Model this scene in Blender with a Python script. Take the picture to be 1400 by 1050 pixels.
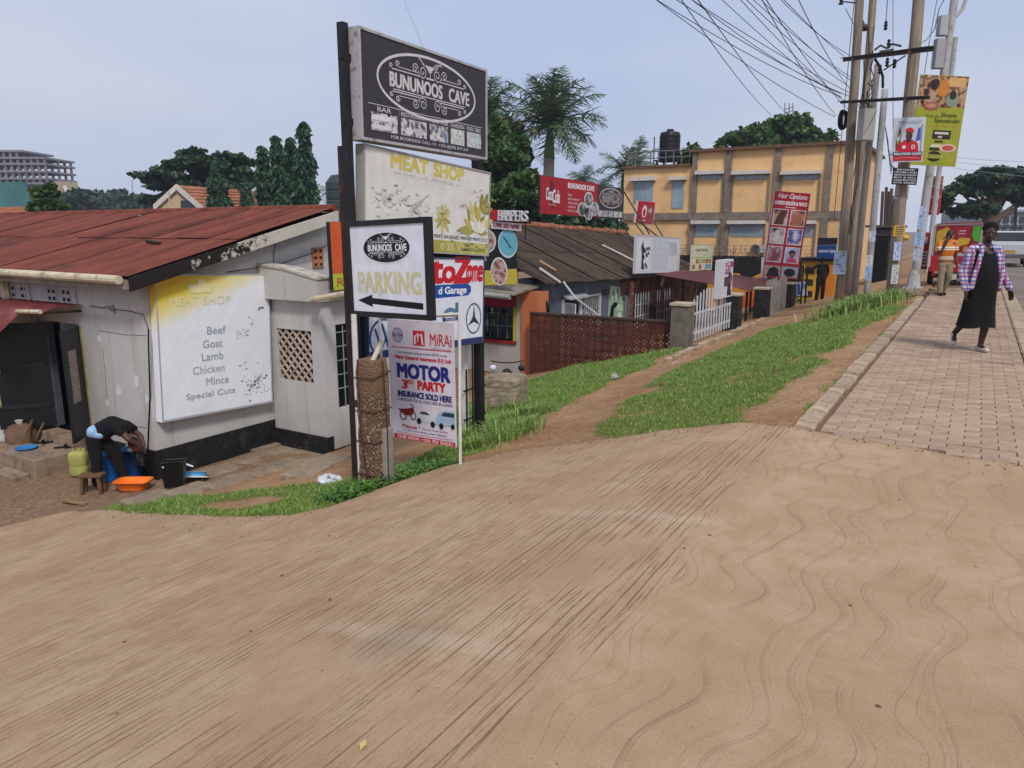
import bpy, math, random
import numpy as np
from mathutils import Vector, Matrix, noise as mnoise
for _o in list(bpy.data.objects): bpy.data.objects.remove(_o)
RND = random.Random(11)
C = bpy.context.scene.collection
SC = bpy.context.scene
PI = math.pi
rad = math.radians
# world axes: X runs along the street, Y to the left of it, Z up; the sidewalk is z = 0
# ---------------------------------------------------------------- camera, world, sun, exposure
FPX, HEAD, EYE = 1018.0, rad(31.7), 1.6
PITCH = math.atan(210 / FPX)
cam_d = bpy.data.cameras.new('camera'); cam = bpy.data.objects.new('camera', cam_d); C.objects.link(cam)
cam_d.sensor_width = 36; cam_d.lens = 36 * FPX / 1400; cam_d.clip_start = .05; cam_d.clip_end = 3000
cam.location = (0, 0, EYE)
cam.rotation_euler = (PI / 2 - PITCH, 0, HEAD - PI / 2)
SC.camera = cam
SUN_EL, SUN_AZ = rad(48), rad(228)          # azimuth measured from +X towards +Y
world = bpy.data.worlds.new('World'); SC.world = world; world.use_nodes = True
wt = world.node_tree; wt.nodes.clear()
w_out = wt.nodes.new('ShaderNodeOutputWorld'); w_bg = wt.nodes.new('ShaderNodeBackground')
w_sky = wt.nodes.new('ShaderNodeTexSky'); w_sky.sky_type = 'NISHITA'; w_sky.sun_disc = False
w_sky.sun_elevation = SUN_EL; w_sky.sun_rotation = PI / 2 - SUN_AZ; w_sky.air_density = 1.0; w_sky.dust_density = 3.0
w_mix = wt.nodes.new('ShaderNodeMix'); w_mix.data_type = 'RGBA'
w_tc = wt.nodes.new('ShaderNodeTexCoord'); w_map = wt.nodes.new('ShaderNodeMapping'); w_map.inputs['Scale'].default_value = (1, 1, 3.2)
w_n = wt.nodes.new('ShaderNodeTexNoise'); w_n.inputs['Scale'].default_value = 1.7; w_n.inputs['Detail'].default_value = 7; w_n.inputs['Roughness'].default_value = .5
w_r = wt.nodes.new('ShaderNodeValToRGB')
w_r.color_ramp.elements[0].position = .36; w_r.color_ramp.elements[0].color = (4.6, 5.5, 7.6, 1)
w_r.color_ramp.elements[1].position = .66; w_r.color_ramp.elements[1].color = (6.3, 6.65, 7.75, 1)
wt.links.new(w_tc.outputs['Generated'], w_map.inputs['Vector']); wt.links.new(w_map.outputs[0], w_n.inputs['Vector'])
wt.links.new(w_n.outputs['Fac'], w_r.inputs['Fac'])
w_mix.inputs['Factor'].default_value = .88                         # the veil of thin high cloud
wt.links.new(w_sky.outputs[0], w_mix.inputs['A']); wt.links.new(w_r.outputs[0], w_mix.inputs['B'])
wt.links.new(w_mix.outputs['Result'], w_bg.inputs['Color']); w_bg.inputs['Strength'].default_value = .0955
wt.links.new(w_bg.outputs[0], w_out.inputs['Surface'])
sun_d = bpy.data.lights.new('sun', 'SUN'); sun_d.energy = 2.2; sun_d.angle = rad(10); sun_d.color = (1, .955, .88)
sun = bpy.data.objects.new('sun', sun_d); C.objects.link(sun)
_sv = Vector((math.cos(SUN_EL) * math.cos(SUN_AZ), math.cos(SUN_EL) * math.sin(SUN_AZ), math.sin(SUN_EL)))
sun.rotation_euler = _sv.to_track_quat('Z', 'Y').to_euler(); sun.location = (0, 0, 30)
SC.view_settings.view_transform = 'Standard'; SC.view_settings.look = 'None'
SC.view_settings.exposure = 0.2; SC.view_settings.gamma = 1; SC.view_settings.use_curve_mapping = False
SC.render.engine = 'CYCLES'
SC.cycles.max_bounces = 6; SC.cycles.diffuse_bounces = 3; SC.cycles.glossy_bounces = 2; SC.cycles.transmission_bounces = 4
SC.cycles.transparent_max_bounces = 8; SC.cycles.volume_bounces = 0; SC.cycles.caustics_reflective = False; SC.cycles.caustics_refractive = False
SC.cycles.use_denoising = True
# ---------------------------------------------------------------- sight lines: where a point of the survey photo lies in the place
_sa, _ca = math.sin(HEAD), math.cos(HEAD)
def ray(px, py):
    u = (px - 700) / FPX; v = (py - 525) / FPX
    y = math.cos(PITCH) - v * math.sin(PITCH); z = -math.sin(PITCH) - v * math.cos(PITCH)
    return Vector((u * _sa + y * _ca, -u * _ca + y * _sa, z))
EYEV = Vector((0, 0, EYE))
def on_n(px, py, n): d = ray(px, py); return EYEV + d * (n / d.y)
def on_s(px, py, s): d = ray(px, py); return EYEV + d * (s / d.x)
def on_t(px, py, t): return EYEV + ray(px, py) * t
_TN = [-99, 1.15, 1.6, 2.2, 9.6, 10.1, 10.6, 999]; _TZ = [0, 0, -.06, -.21, -2.06, -2.19, -2.25, -2.25]
def terr(n): return float(np.interp(n, _TN, _TZ))
def on_h(px, py, ref, t):                    # at the level distance that the sight line through ref has at depth t
    k = lambda y: math.cos(PITCH) - (y - 525) / FPX * math.sin(PITCH)
    return on_t(px, py, t * k(ref[1]) / k(py))
def on_g(px, py):
    d = ray(px, py); t = 1.0
    while t < 300:
        p = EYEV + d * t
        if p.z < terr(p.y): return Vector((p.x, p.y, terr(p.y)))
        t += .02
    return p
# ---------------------------------------------------------------- mesh collector
class MB:
    def __init__(s): s.v = []; s.f = []; s.mi = []; s.M = None
    def add(s, vs, fs, mi=0):
        b = len(s.v)
        for p in vs:
            p = Vector(p)
            s.v.append(s.M @ p if s.M else p)
        for f in fs: s.f.append([b + i for i in f]); s.mi.append(mi)
        return s
    def box(s, x0, x1, y0, y1, z0, z1, mi=0):
        return s.add([(x0, y0, z0), (x1, y0, z0), (x1, y1, z0), (x0, y1, z0), (x0, y0, z1), (x1, y0, z1), (x1, y1, z1), (x0, y1, z1)],
                     [(0, 3, 2, 1), (4, 5, 6, 7), (0, 1, 5, 4), (1, 2, 6, 5), (2, 3, 7, 6), (3, 0, 4, 7)], mi)
    def cbox(s, c, d, mi=0): return s.box(c[0] - d[0] / 2, c[0] + d[0] / 2, c[1] - d[1] / 2, c[1] + d[1] / 2, c[2] - d[2] / 2, c[2] + d[2] / 2, mi)
    def quad(s, a, b, c, d, mi=0): return s.add([a, b, c, d], [(0, 1, 2, 3)], mi)
    def slab(s, pts, off, mi=0):                          # polygon pts swept by the vector off
        n = len(pts); off = Vector(off); P = [Vector(p) for p in pts]
        nrm = Vector((0, 0, 0))
        for i in range(n): nrm += (P[i] - P[0]).cross(P[(i + 1) % n] - P[0])
        if nrm.dot(off) > 0: P.reverse()
        Q = [p + off for p in P]
        fs = [tuple(range(n)), tuple(range(2 * n - 1, n - 1, -1))]
        for i in range(n): j = (i + 1) % n; fs.append((i, n + i, n + j, j))
        return s.add(P + Q, fs, mi)
    def tube(s, pts, r, n=6, mi=0, cap=True):
        pts = [Vector(p) for p in pts]; k = len(pts); rs = r if isinstance(r, (list, tuple)) else [r] * k
        vs = []; fs = []; ref = None
        for i, p in enumerate(pts):
            d = (pts[min(i + 1, k - 1)] - pts[max(i - 1, 0)])
            d = d.normalized() if d.length > 1e-9 else Vector((0, 0, 1))
            if ref is None: ref = Vector((1, 0, 0)) if abs(d.x) < .9 else Vector((0, 1, 0))
            a = d.cross(ref).normalized(); b = d.cross(a); ref = -b if False else b.cross(d).cross(d) if False else ref
            for j in range(n):
                t = 2 * PI * j / n
                vs.append(p + a * (rs[i] * math.cos(t)) + b * (rs[i] * math.sin(t)))
        for i in range(k - 1):
            for j in range(n):
                j2 = (j + 1) % n
                fs.append((i * n + j, i * n + j2, (i + 1) * n + j2, (i + 1) * n + j))
        if cap: fs.append(tuple(range(n - 1, -1, -1))); fs.append(tuple((k - 1) * n + j for j in range(n)))
        return s.add(vs, fs, mi)
    def lathe(s, prof, c=(0, 0, 0), n=16, mi=0, sx=1, sy=1):
        vs = []; fs = []; k = len(prof)
        for (r, z) in prof:
            for j in range(n):
                t = 2 * PI * j / n; vs.append((c[0] + r * sx * math.cos(t), c[1] + r * sy * math.sin(t), c[2] + z))
        for i in range(k - 1):
            for j in range(n):
                j2 = (j + 1) % n; fs.append((i * n + j, i * n + j2, (i + 1) * n + j2, (i + 1) * n + j))
        fs.append(tuple(range(n - 1, -1, -1))); fs.append(tuple((k - 1) * n + j for j in range(n)))
        return s.add(vs, fs, mi)
    def ell(s, c, r, mi=0, n=12, m=8, R=None):
        vs = []; fs = []
        for i in range(m + 1):
            a = -PI / 2 + PI * i / m
            for j in range(n):
                t = 2 * PI * j / n
                p = Vector((r[0] * math.cos(a) * math.cos(t), r[1] * math.cos(a) * math.sin(t), r[2] * math.sin(a)))
                vs.append((R @ p if R else p) + Vector(c))
        for i in range(m):
            for j in range(n):
                j2 = (j + 1) % n; fs.append((i * n + j, i * n + j2, (i + 1) * n + j2, (i + 1) * n + j))
        return s.add(vs, fs, mi)
    def cap(s, a, b, ra, rb, n=10): # tapered capsule: closed
        a = Vector(a); b = Vector(b); d = (b - a); L = max(d.length, 1e-6); d /= L; pts = []; rs = []
        for t in (-.98, -.8, -.45): pts.append(a + d * (t * ra)); rs.append(ra * math.sqrt(1 - t * t))
        pts += [a, b]; rs += [ra, rb]
        for t in (.45, .8, .98): pts.append(b + d * (t * rb)); rs.append(rb * math.sqrt(1 - t * t))
        return s.tube(pts, rs, n)
    def build(s, name, mats, parent=None, world=True, smooth=False, bevel=0, kind=None, label=None):
        me = bpy.data.meshes.new(name)
        vs = s.v
        if parent is not None and world:
            Mi = MW.get(parent.name, Matrix()).inverted(); vs = [Mi @ p for p in vs]
        me.from_pydata([tuple(p) for p in vs], [], s.f)
        if not isinstance(mats, (list, tuple)): mats = [mats]
        for m in mats: me.materials.append(m)
        if len(mats) > 1: me.polygons.foreach_set('material_index', s.mi)
        if smooth: me.polygons.foreach_set('use_smooth', [True] * len(me.polygons))
        me.update()
        o = bpy.data.objects.new(name, me); C.objects.link(o)
        if parent is not None: o.parent = parent; MW[o.name] = MW.get(parent.name, Matrix())
        if bevel:
            b = o.modifiers.new('bevel', 'BEVEL'); b.width = bevel; b.segments = 2; b.limit_method = 'ANGLE'; b.angle_limit = rad(40)
        if kind: o['kind'] = kind
        if label: o['label'] = label
        return o
MW = {}
def tag(o, label, cat, group=None):
    o['label'] = label; o['category'] = cat; o['kind'] = 'thing'
    if group: o['group'] = group
    return o
def thing(name, label, cat, loc=(0, 0, 0), rz=0, group=None, M=None):
    o = bpy.data.objects.new(name, None); C.objects.link(o); o.empty_display_size = .1
    Mx = M if M is not None else Matrix.Translation(loc) @ Matrix.Rotation(rz, 4, 'Z')
    o.matrix_world = Mx; MW[o.name] = Mx
    return tag(o, label, cat, group)
def inst(src, parent, loc=(0, 0, 0), rot=(0, 0, 0), name=None):     # a further piece sharing its mesh
    o = src.copy(); C.objects.link(o)
    if name: o.name = name
    if parent is not None: o.parent = parent; MW[o.name] = MW.get(parent.name, Matrix())
    o.location = loc; o.rotation_euler = rot
    return o
def copy_thing(root, M, label, group=None):
    r = root.copy(); C.objects.link(r); r.matrix_world = M; MW[r.name] = M; r['label'] = label
    if group: r['group'] = group
    for ch in root.children:
        c = ch.copy(); C.objects.link(c); c.parent = r
        for g in ch.children: d = g.copy(); C.objects.link(d); d.parent = c
    return r
# ---------------------------------------------------------------- materials
_mats = {}
class NT:
    def __init__(s, name):
        s.m = bpy.data.materials.new(name); s.m.use_nodes = True; s.t = s.m.node_tree
        s.b = s.t.nodes['Principled BSDF']; s.tc = s.t.nodes.new('ShaderNodeTexCoord')
    def n(s, typ, ins=None, **kw):
        x = s.t.nodes.new(typ)
        for k, v in kw.items(): setattr(x, k, v)
        for k, v in (ins or {}).items(): s.set(x.inputs[k], v)
        return x
    def set(s, sock, v):
        if isinstance(v, bpy.types.NodeSocket): s.t.links.new(v, sock)
        elif isinstance(v, bpy.types.Node): s.t.links.new(v.outputs[0], sock)
        else:
            if sock.type == 'RGBA' and len(v) == 3: v = (*v, 1)
            sock.default_value = v
    def math(s, op, a, b=None, c=None, clamp=False):
        x = s.n('ShaderNodeMath', operation=op); x.use_clamp = clamp
        s.set(x.inputs[0], a)
        if b is not None: s.set(x.inputs[1], b)
        if c is not None: s.set(x.inputs[2], c)
        return x.outputs[0]
    def mix(s, f, a, b, blend='MIX'):
        x = s.n('ShaderNodeMix', data_type='RGBA'); x.blend_type = blend
        s.set(x.inputs['Factor'], f); s.set(x.inputs['A'], a); s.set(x.inputs['B'], b); return x.outputs['Result']
    def noise(s, vec, scale, detail=3, rough=.55, dim='3D', w=None):
        x = s.n('ShaderNodeTexNoise'); x.noise_dimensions = dim
        if dim == '1D': s.set(x.inputs['W'], w)
        elif vec is not None: s.set(x.inputs['Vector'], vec)
        x.inputs['Scale'].default_value = scale; x.inputs['Detail'].default_value = detail; x.inputs['Roughness'].default_value = rough
        return x.outputs['Fac']
    def step(s, v, a, b, lo=0., hi=1.):
        x = s.n('ShaderNodeMapRange', interpolation_type='SMOOTHSTEP'); s.set(x.inputs[0], v)
        x.inputs[1].default_value = a; x.inputs[2].default_value = b; x.inputs[3].default_value = lo; x.inputs[4].default_value = hi
        return x.outputs[0]
    def scale(s, vec, k):
        x = s.n('ShaderNodeMapping'); s.set(x.inputs['Vector'], vec); x.inputs['Scale'].default_value = k; return x.outputs[0]
    def bump(s, h, strength, dist=.02):
        x = s.n('ShaderNodeBump'); s.set(x.inputs['Height'], h); x.inputs['Strength'].default_value = strength; x.inputs['Distance'].default_value = dist
        s.t.links.new(x.outputs[0], s.b.inputs['Normal'])
    def ramp(s, f, cols):
        x = s.n('ShaderNodeValToRGB'); s.set(x.inputs[0], f); e = x.color_ramp.elements
        while len(e) < len(cols): e.new(.5)
        for q, (p, c) in zip(e, cols): q.position = p; q.color = (*c, 1)
        return x.outputs[0]
    def out(s, col, rough=.7, spec=.3, metal=0):
        s.set(s.b.inputs['Base Color'], col); s.set(s.b.inputs['Roughness'], rough); s.b.inputs['Specular IOR Level'].default_value = spec
        s.b.inputs['Metallic'].default_value = metal; return s.m
def sc(c, k): return tuple(min(1, x * k) for x in c)
def hexc(h):
    h = h.lstrip('#'); return tuple(((int(h[i:i + 2], 16) / 255 + .055) / 1.055) ** 2.4 if int(h[i:i + 2], 16) > 10 else int(h[i:i + 2], 16) / 255 / 12.92 for i in (0, 2, 4))
def M(name, col, rough=.7, var=.18, scale=3., bump=.15, col2=None, metal=0, spec=.3, fine=40, rnd=0., t=(.5, .72)):
    if name in _mats: return _mats[name]
    if isinstance(col, str): col = hexc(col)
    if isinstance(col2, str): col2 = hexc(col2)
    k = NT(name); oc = k.tc.outputs['Object']
    a = k.noise(oc, scale, 5, .6); b = k.noise(oc, fine, 3, .6)
    c = k.mix(k.step(a, .3, .7), sc(col, 1 - var), sc(col, 1 + var))
    c = k.mix(k.step(b, .35, .65, 0, .35), c, k.mix(.5, c, sc(col, 1 - 1.6 * min(var, .5))))
    if col2: c = k.mix(k.step(k.noise(oc, scale * 1.7, 6, .65), t[0], t[1]), c, col2)
    if rnd:
        oi = k.n('ShaderNodeObjectInfo'); f = k.math('MULTIPLY_ADD', oi.outputs['Random'], 2 * rnd, 1 - rnd)
        hs = k.n('ShaderNodeHueSaturation', {'Color': c, 'Value': f}); c = hs.outputs[0]
    if bump: k.bump(k.math('ADD', k.math('MULTIPLY', a, .6), k.math('MULTIPLY', b, .4)), bump)
    _mats[name] = k.out(c, rough, spec, metal); return _mats[name]
def flat(col, rough=.55):                                          # printed ink / plain paint
    nm = 'print_' + (col if isinstance(col, str) else '_'.join('%.2f' % x for x in col))
    if nm in _mats: return _mats[nm]
    k = NT(nm); c = hexc(col) if isinstance(col, str) else col
    f = k.noise(k.tc.outputs['Object'], 6, 4, .6)
    _mats[nm] = k.out(k.mix(k.step(f, .3, .7), sc(c, .9), sc(c, 1.05)), rough, .25); return _mats[nm]
def photo_mat(name, cols, scale=7, seed=0):                        # printed photograph: loose patches of colour
    if name in _mats: return _mats[name]
    k = NT(name); mp = k.n('ShaderNodeMapping', {'Vector': k.tc.outputs['Object']}); mp.inputs['Location'].default_value = (seed * 3.1, 0, seed * 1.7)
    v = k.n('ShaderNodeTexVoronoi'); k.set(v.inputs['Vector'], mp.outputs[0]); v.inputs['Scale'].default_value = scale; v.feature = 'SMOOTH_F1'
    nz = k.noise(mp.outputs[0], scale * 1.1, 6, .75)
    f = k.math('ADD', k.math('MULTIPLY', v.outputs['Distance'], .55), k.math('MULTIPLY', nz, .75))
    cols = [hexc(c) for c in cols]; n = len(cols)
    c = k.ramp(f, [(.42 + .38 * i / max(1, n - 1), q) for i, q in enumerate(cols)])
    _mats[name] = k.out(c, .5, .3); return _mats[name]
def leaf_mat(name, a, b, c=None):
    if name in _mats: return _mats[name]
    k = NT(name); g = k.n('ShaderNodeNewGeometry'); r = g.outputs['Random Per Island']
    cols = [(0, hexc(a)), (.75, hexc(b))] + ([(1, hexc(c))] if c else [])
    col = k.ramp(r, cols); k.b.inputs['Subsurface Weight'].default_value = 0
    m = k.out(col, .55, .35)
    tr = k.n('ShaderNodeBsdfTranslucent', {'Color': col}); mx = k.n('ShaderNodeMixShader', {'Fac': .22})
    k.t.links.new(k.b.outputs[0], mx.inputs[1]); k.t.links.new(tr.outputs[0], mx.inputs[2])
    k.t.links.new(mx.outputs[0], k.t.nodes['Material Output'].inputs['Surface'])
    _mats[name] = m; return m
# ---------------------------------------------------------------- lettering
_tx = {}
def text_geo(txt, bold=0.0):
    key = (txt, bold)
    if key in _tx: return _tx[key]
    cu = bpy.data.curves.new('lettering', 'FONT'); cu.body = txt; cu.resolution_u = 3;  cu.fill_mode = 'FRONT'
    o = bpy.data.objects.new('lettering', cu); C.objects.link(o)
    bpy.context.view_layer.update()
    ev = o.evaluated_get(bpy.context.evaluated_depsgraph_get()); me = ev.to_mesh()
    V = np.array([v.co[:2] for v in me.vertices]) if len(me.vertices) else np.zeros((0, 2)); Fs = [tuple(p.vertices) for p in me.polygons]
    ev.to_mesh_clear(); bpy.data.objects.remove(o); bpy.data.curves.remove(cu)
    if len(V):
        mn = V.min(0); mx = V.max(0); V = (V - mn) / np.maximum(mx - mn, 1e-6)
    _tx[key] = (V, Fs); return _tx[key]
def frame_px(bl, tl, br, plane, val, tr=None):
    if plane == 'n': a, b, c = on_n(*bl, val), on_n(*tl, val), on_n(*br, val)
    elif plane == 's': a, b, c = on_s(*bl, val), on_s(*tl, val), on_s(*br, val)
    else: a, b, c = on_t(*bl, val[0]), on_h(*tl, bl, val[0]), on_h(*br, (br[0], bl[1]), val[1])
    X = (c - a); w = X.length; X /= w; Z = (b - a); Z = Z - X * Z.dot(X); h = Z.length; Z /= h; Y = Z.cross(X)
    if tr is not None:
        d = on_n(*tr, val) if plane == 'n' else on_s(*tr, val) if plane == 's' else on_h(*tr, (br[0], bl[1]), val[1])
        h = (h + (d - c).dot(Z)) / 2
    Mx = Matrix((( X.x, Y.x, Z.x, a.x), (X.y, Y.y, Z.y, a.y), (X.z, Y.z, Z.z, a.z), (0, 0, 0, 1)))
    return Mx, w, h
class Board:
    """A sign board: local x to the right, z up, front face at y = 0, depth into +y; print sits just proud of the face."""
    def __init__(s, name, label, cat, Mwh, depth=.03, face='#e8e8ea', edge=None, frame=None, fw=.03, group=None, facemat=None):
        s.Mx, s.w, s.h = Mwh; s.d = depth
        s.root = thing(name, label, cat, M=s.Mx, group=group); s.lay = {}; s.k = 0
        MB().box(0, s.w, .001, depth, 0, s.h).build('panel', facemat or edge or flat(face), s.root, world=False)
        if edge: MB().box(fw if frame else .004, s.w - (fw if frame else .004), -.002, .0, fw if frame else .004, s.h - (fw if frame else .004)).build('face', facemat or flat(face), s.root, world=False)
        if frame:
            w, h = s.w, s.h
            for b in ((-.004, fw, -.004, h + .004), (w - fw, w + .004, -.004, h + .004), (fw, w - fw, -.004, fw), (fw, w - fw, h - fw, h + .004)):
                MB().box(b[0], b[1], -.012, depth + .004, b[2], b[3]).build('frame', frame, s.root, world=False)
    def X(s, f): return f * s.w
    def Z(s, f): return (1 - f) * s.h
    def mb(s, col, name, lv):
        key = (col, name, lv)
        if key not in s.lay: s.lay[key] = MB()
        return s.lay[key], -.003 - .0022 * lv
    def rect(s, x0, y0, x1, y1, col, lv=0, name='panel_print'):
        m, y = s.mb(col, name, lv); m.add([(s.X(x0), y, s.Z(y1)), (s.X(x1), y, s.Z(y1)), (s.X(x1), y, s.Z(y0)), (s.X(x0), y, s.Z(y0))], [(0, 1, 2, 3)]); return s
    def poly(s, pts, col, lv=0, name='shape_print'):
        m, y = s.mb(col, name, lv); P = [(s.X(a), y, s.Z(b)) for a, b in pts]
        ar = sum(P[i][0] * P[(i + 1) % len(P)][2] - P[(i + 1) % len(P)][0] * P[i][2] for i in range(len(P)))
        if ar < 0: P.reverse()
        m.add(P, [tuple(range(len(P)))]); return s
    def ell(s, cx, cy, rx, ry, col, lv=0, n=36, name='shape_print'):
        return s.poly([(cx + rx * math.cos(2 * PI * i / n), cy + ry * math.sin(2 * PI * i / n)) for i in range(n)], col, lv, name)
    def stroke(s, pts, wd, col, lv=0, closed=False, name='line_print'):
        m, y = s.mb(col, name, lv); P = [Vector((s.X(a), s.Z(b))) for a, b in pts]; n = len(P)
        L = []
        for i in range(n):
            a = P[(i - 1) % n] if closed else P[max(i - 1, 0)]; b = P[(i + 1) % n] if closed else P[min(i + 1, n - 1)]
            d = b - a; d = d.normalized() if d.length > 1e-9 else Vector((1, 0)); q = Vector((-d.y, d.x)) * wd / 2; L.append((P[i] + q, P[i] - q))
        vs = [(p.x, y, p.y) for ab in L for p in ab]; fs = []
        for i in range(n if closed else n - 1):
            j = (i + 1) % n; fs.append((2 * i + 1, 2 * j + 1, 2 * j, 2 * i))
        m.add(vs, fs); return s
    def ring(s, cx, cy, rx, ry, wd, col, lv=0, n=48):
        return s.stroke([(cx + rx * math.cos(2 * PI * i / n), cy + ry * math.sin(2 * PI * i / n)) for i in range(n)], wd, col, lv, True)
    def text(s, t, x0, y0, x1, y1, col, lv=1, bold=.012, shear=0., tilt=0.):
        V, Fs = text_geo(t); m, y = s.mb(col, 'lettering', lv)
        a, b = s.X(x0), s.X(x1); c, d = s.Z(y1), s.Z(y0); ex = bold * (d - c) * 1.5
        for q_, (dx, dz) in enumerate(((0, 0),) if bold < .003 else ((-1, 0), (1, 0)) if bold < .013 else ((-1, -.7), (1, -.7), (-1, .7), (1, .7))):
            m.add([(a + u * (b - a) + dx * ex + shear * v * (d - c), y - .0003 * q_, c + v * (d - c) + dz * ex + tilt * u * (b - a)) for u, v in V], Fs)
        return s
    def pic(s, x0, y0, x1, y1, mat, lv=0):
        m, y = s.mb(mat.name, 'picture_print', lv); s.lay[(mat.name, 'picture_print', lv)] = m
        m.add([(s.X(x0), y, s.Z(y1)), (s.X(x1), y, s.Z(y1)), (s.X(x1), y, s.Z(y0)), (s.X(x0), y, s.Z(y0))], [(0, 1, 2, 3)]); return s
    def done(s):
        for (col, name, lv), m in s.lay.items():
            m.build(name, _mats[col] if col in _mats else flat(col), s.root, world=False, kind='stuff' if name in ('fleck_print', 'leaf_print', 'peeled_paint_print') else None)
        return s.root
def spiral(cx, cy, r, turns, a0, asp=1.0, sgn=1, n=22):
    return [(cx + r * (1 - .85 * i / n) * math.cos(a0 + sgn * 2 * PI * turns * i / n), cy + asp * r * (1 - .85 * i / n) * math.sin(a0 + sgn * 2 * PI * turns * i / n)) for i in range(n + 1)]
# ================================================================= THE SETTING
def vnoise(x, y, seed=0):
    x = np.asarray(x, float); y = np.asarray(y, float); xi = np.floor(x).astype(np.int64); yi = np.floor(y).astype(np.int64); fx = x - xi; fy = y - yi
    def h(a, b):
        q = (a * 374761393 + b * 668265263 + seed * 974711) & 0x7fffffff; q = ((q ^ (q >> 13)) * 1274126177) & 0x7fffffff; return ((q ^ (q >> 16)) & 0xffff) / 65535.
    fx = fx * fx * (3 - 2 * fx); fy = fy * fy * (3 - 2 * fy)
    return (h(xi, yi) * (1 - fx) + h(xi + 1, yi) * fx) * (1 - fy) + (h(xi, yi + 1) * (1 - fx) + h(xi + 1, yi + 1) * fx) * fy
def fbm(x, y, seed=0): return .55 * vnoise(x, y, seed) + .28 * vnoise(x * 2.1, y * 2.1, seed + 1) + .17 * vnoise(x * 4.3, y * 4.3, seed + 2)
_EN = [-9, -3, -.42, .51, 1.0, 1.29, 1.73, 2.4, 3.08, 3.86, 4.06, 4.34, 4.46, 4.55, 4.62, 4.7, 5.0, 5.74, 6.87, 8.01, 9.29, 10.34, 10.49, 10.62, 11, 13]
_ES = [5.8, 5.95, 6.02, 6.17, 6.24, 6.3, 6.5, 6.48, 6.34, 6.2, 6.03, 5.8, 5.5, 5.1, 4.7, 4.46, 4.34, 4.36, 4.58, 4.77, 5.05, 5.08, 4.71, 4.32, 3.4, .5]
def edge(n): return np.interp(n, _EN, _ES)
def terr_np(n): return np.interp(n, _TN, _TZ)
def path_c(s): return np.interp(s, [6, 7, 8.8, 11, 13.2, 16, 19, 24, 30], [3.55, 3.85, 4.35, 4.65, 4.85, 4.75, 4.7, 4.75, 4.6])
def path_h(s): return np.interp(s, [6, 8.8, 13, 19, 30], [.5, .42, .42, .62, .95])
def grass_amt(s, n):
    s = np.asarray(s, float); n = np.asarray(n, float)
    nz = fbm(s * 1.3, n * 1.3, 3); nz2 = fbm(s * 4, n * 4, 9)
    wob = (nz - .5) * .9 + (nz2 - .5) * .35
    sm = lambda v, a, b: np.clip((v - a) / (b - a), 0, 1)
    pc = path_c(s); ph = path_h(s)
    d0 = np.interp(s, [6, 14, 16, 18], [1.62, 1.55, 1.25, 1.2])
    main = sm(n + wob * .35, d0 - .05, d0 + .14) * sm(pc - ph - n + wob * .6, -.05, .22) * sm(18.6 - s + wob * 3, 0, 1)
    left = sm(n - pc - ph + wob * .7, -.02, .25)
    lim = np.where(s < 16.5, 8.6, 5.45); left *= sm(lim - n + wob * .3, 0, .25) * sm(25 - s + wob * 3, 0, 1.2)
    yard = sm(s - np.interp(n, [4.9, 5.6, 7], [5.2, 7.8, 9.2]), -.15, .15); left *= np.where(n > 4.9, yard, 1)
    patch = sm(n, 4.3, 4.45) * sm(9.9 - n + wob, 0, .3) * sm(np.interp(n, [4.3, 6, 8, 10], [6.0, 5.75, 5.55, 5.5]) + wob * .35 - s, 0, .16)
    hole = 1 - np.exp(-(((s - 4.98) / .34) ** 2 + ((n - 6.55) / 1.05) ** 2) * 1.1)
    patch *= sm(hole + wob * .5, .3, .62)
    edge_kerb = .5 * sm(n, 1.14, 1.17) * sm(1.27 - n + wob * .12, 0, .06) * sm(nz2 - .42, 0, .15) * sm(17 - s, 0, 1)
    g = np.maximum.reduce([main * np.clip(.34 + nz * 1.2 + (nz2 - .5) * .9, .12, 1), left, patch, edge_kerb])
    return np.clip(g, 0, 1) * (s > edge(n) + .0)
# -- the ground sheet
def axis(lo, far, fine0, fine1, st, hi): return np.array(lo + list(np.arange(fine0, fine1 + 1e-6, st)) + hi)
SA = axis([-600, -200, -60, -20, -8, -2, 1, 3], None, 4, 30, .1, [31, 33, 36, 40, 50, 70, 110, 200, 400, 900, 2000])
NA = axis([-900, -300, -100, -40, -15, -6, -2.5, -1.2, -.95, -.6, 0, .6], None, 1.0, 11.4, .1, [11.8, 12.6, 14, 17, 22, 30, 45, 80, 150, 300, 900])
S2, N2 = np.meshgrid(SA, NA, indexing='ij')
G2 = grass_amt(S2, N2)
Zg = terr_np(N2) - .022 + (fbm(S2 * 2.2, N2 * 2.2, 5) - .5) * .05 * ((N2 > 1.3) & (S2 > 3.9) & (S2 < 31)) + G2 * .02
Zg -= .07 * (S2 < edge(N2) - .12) + .12 * (N2 < 1.05) + .12 * (N2 < -.7)
Zg -= .055 * np.exp(-((N2 - path_c(S2)) / np.maximum(path_h(S2), .1)) ** 2) * ((S2 > 6.3) & (S2 < 31))
wy = np.clip((S2 - 5.9) / .8, 0, 1) * np.clip((N2 - 8.0) / .9, 0, 1) * np.clip((13 - S2) / 1.5, 0, 1); Zg = Zg * (1 - wy) + np.minimum(Zg, -2.262 + (vnoise(S2 * 3, N2 * 3, 7) - .5) * .02) * wy     # the level ground before the shop
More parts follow.
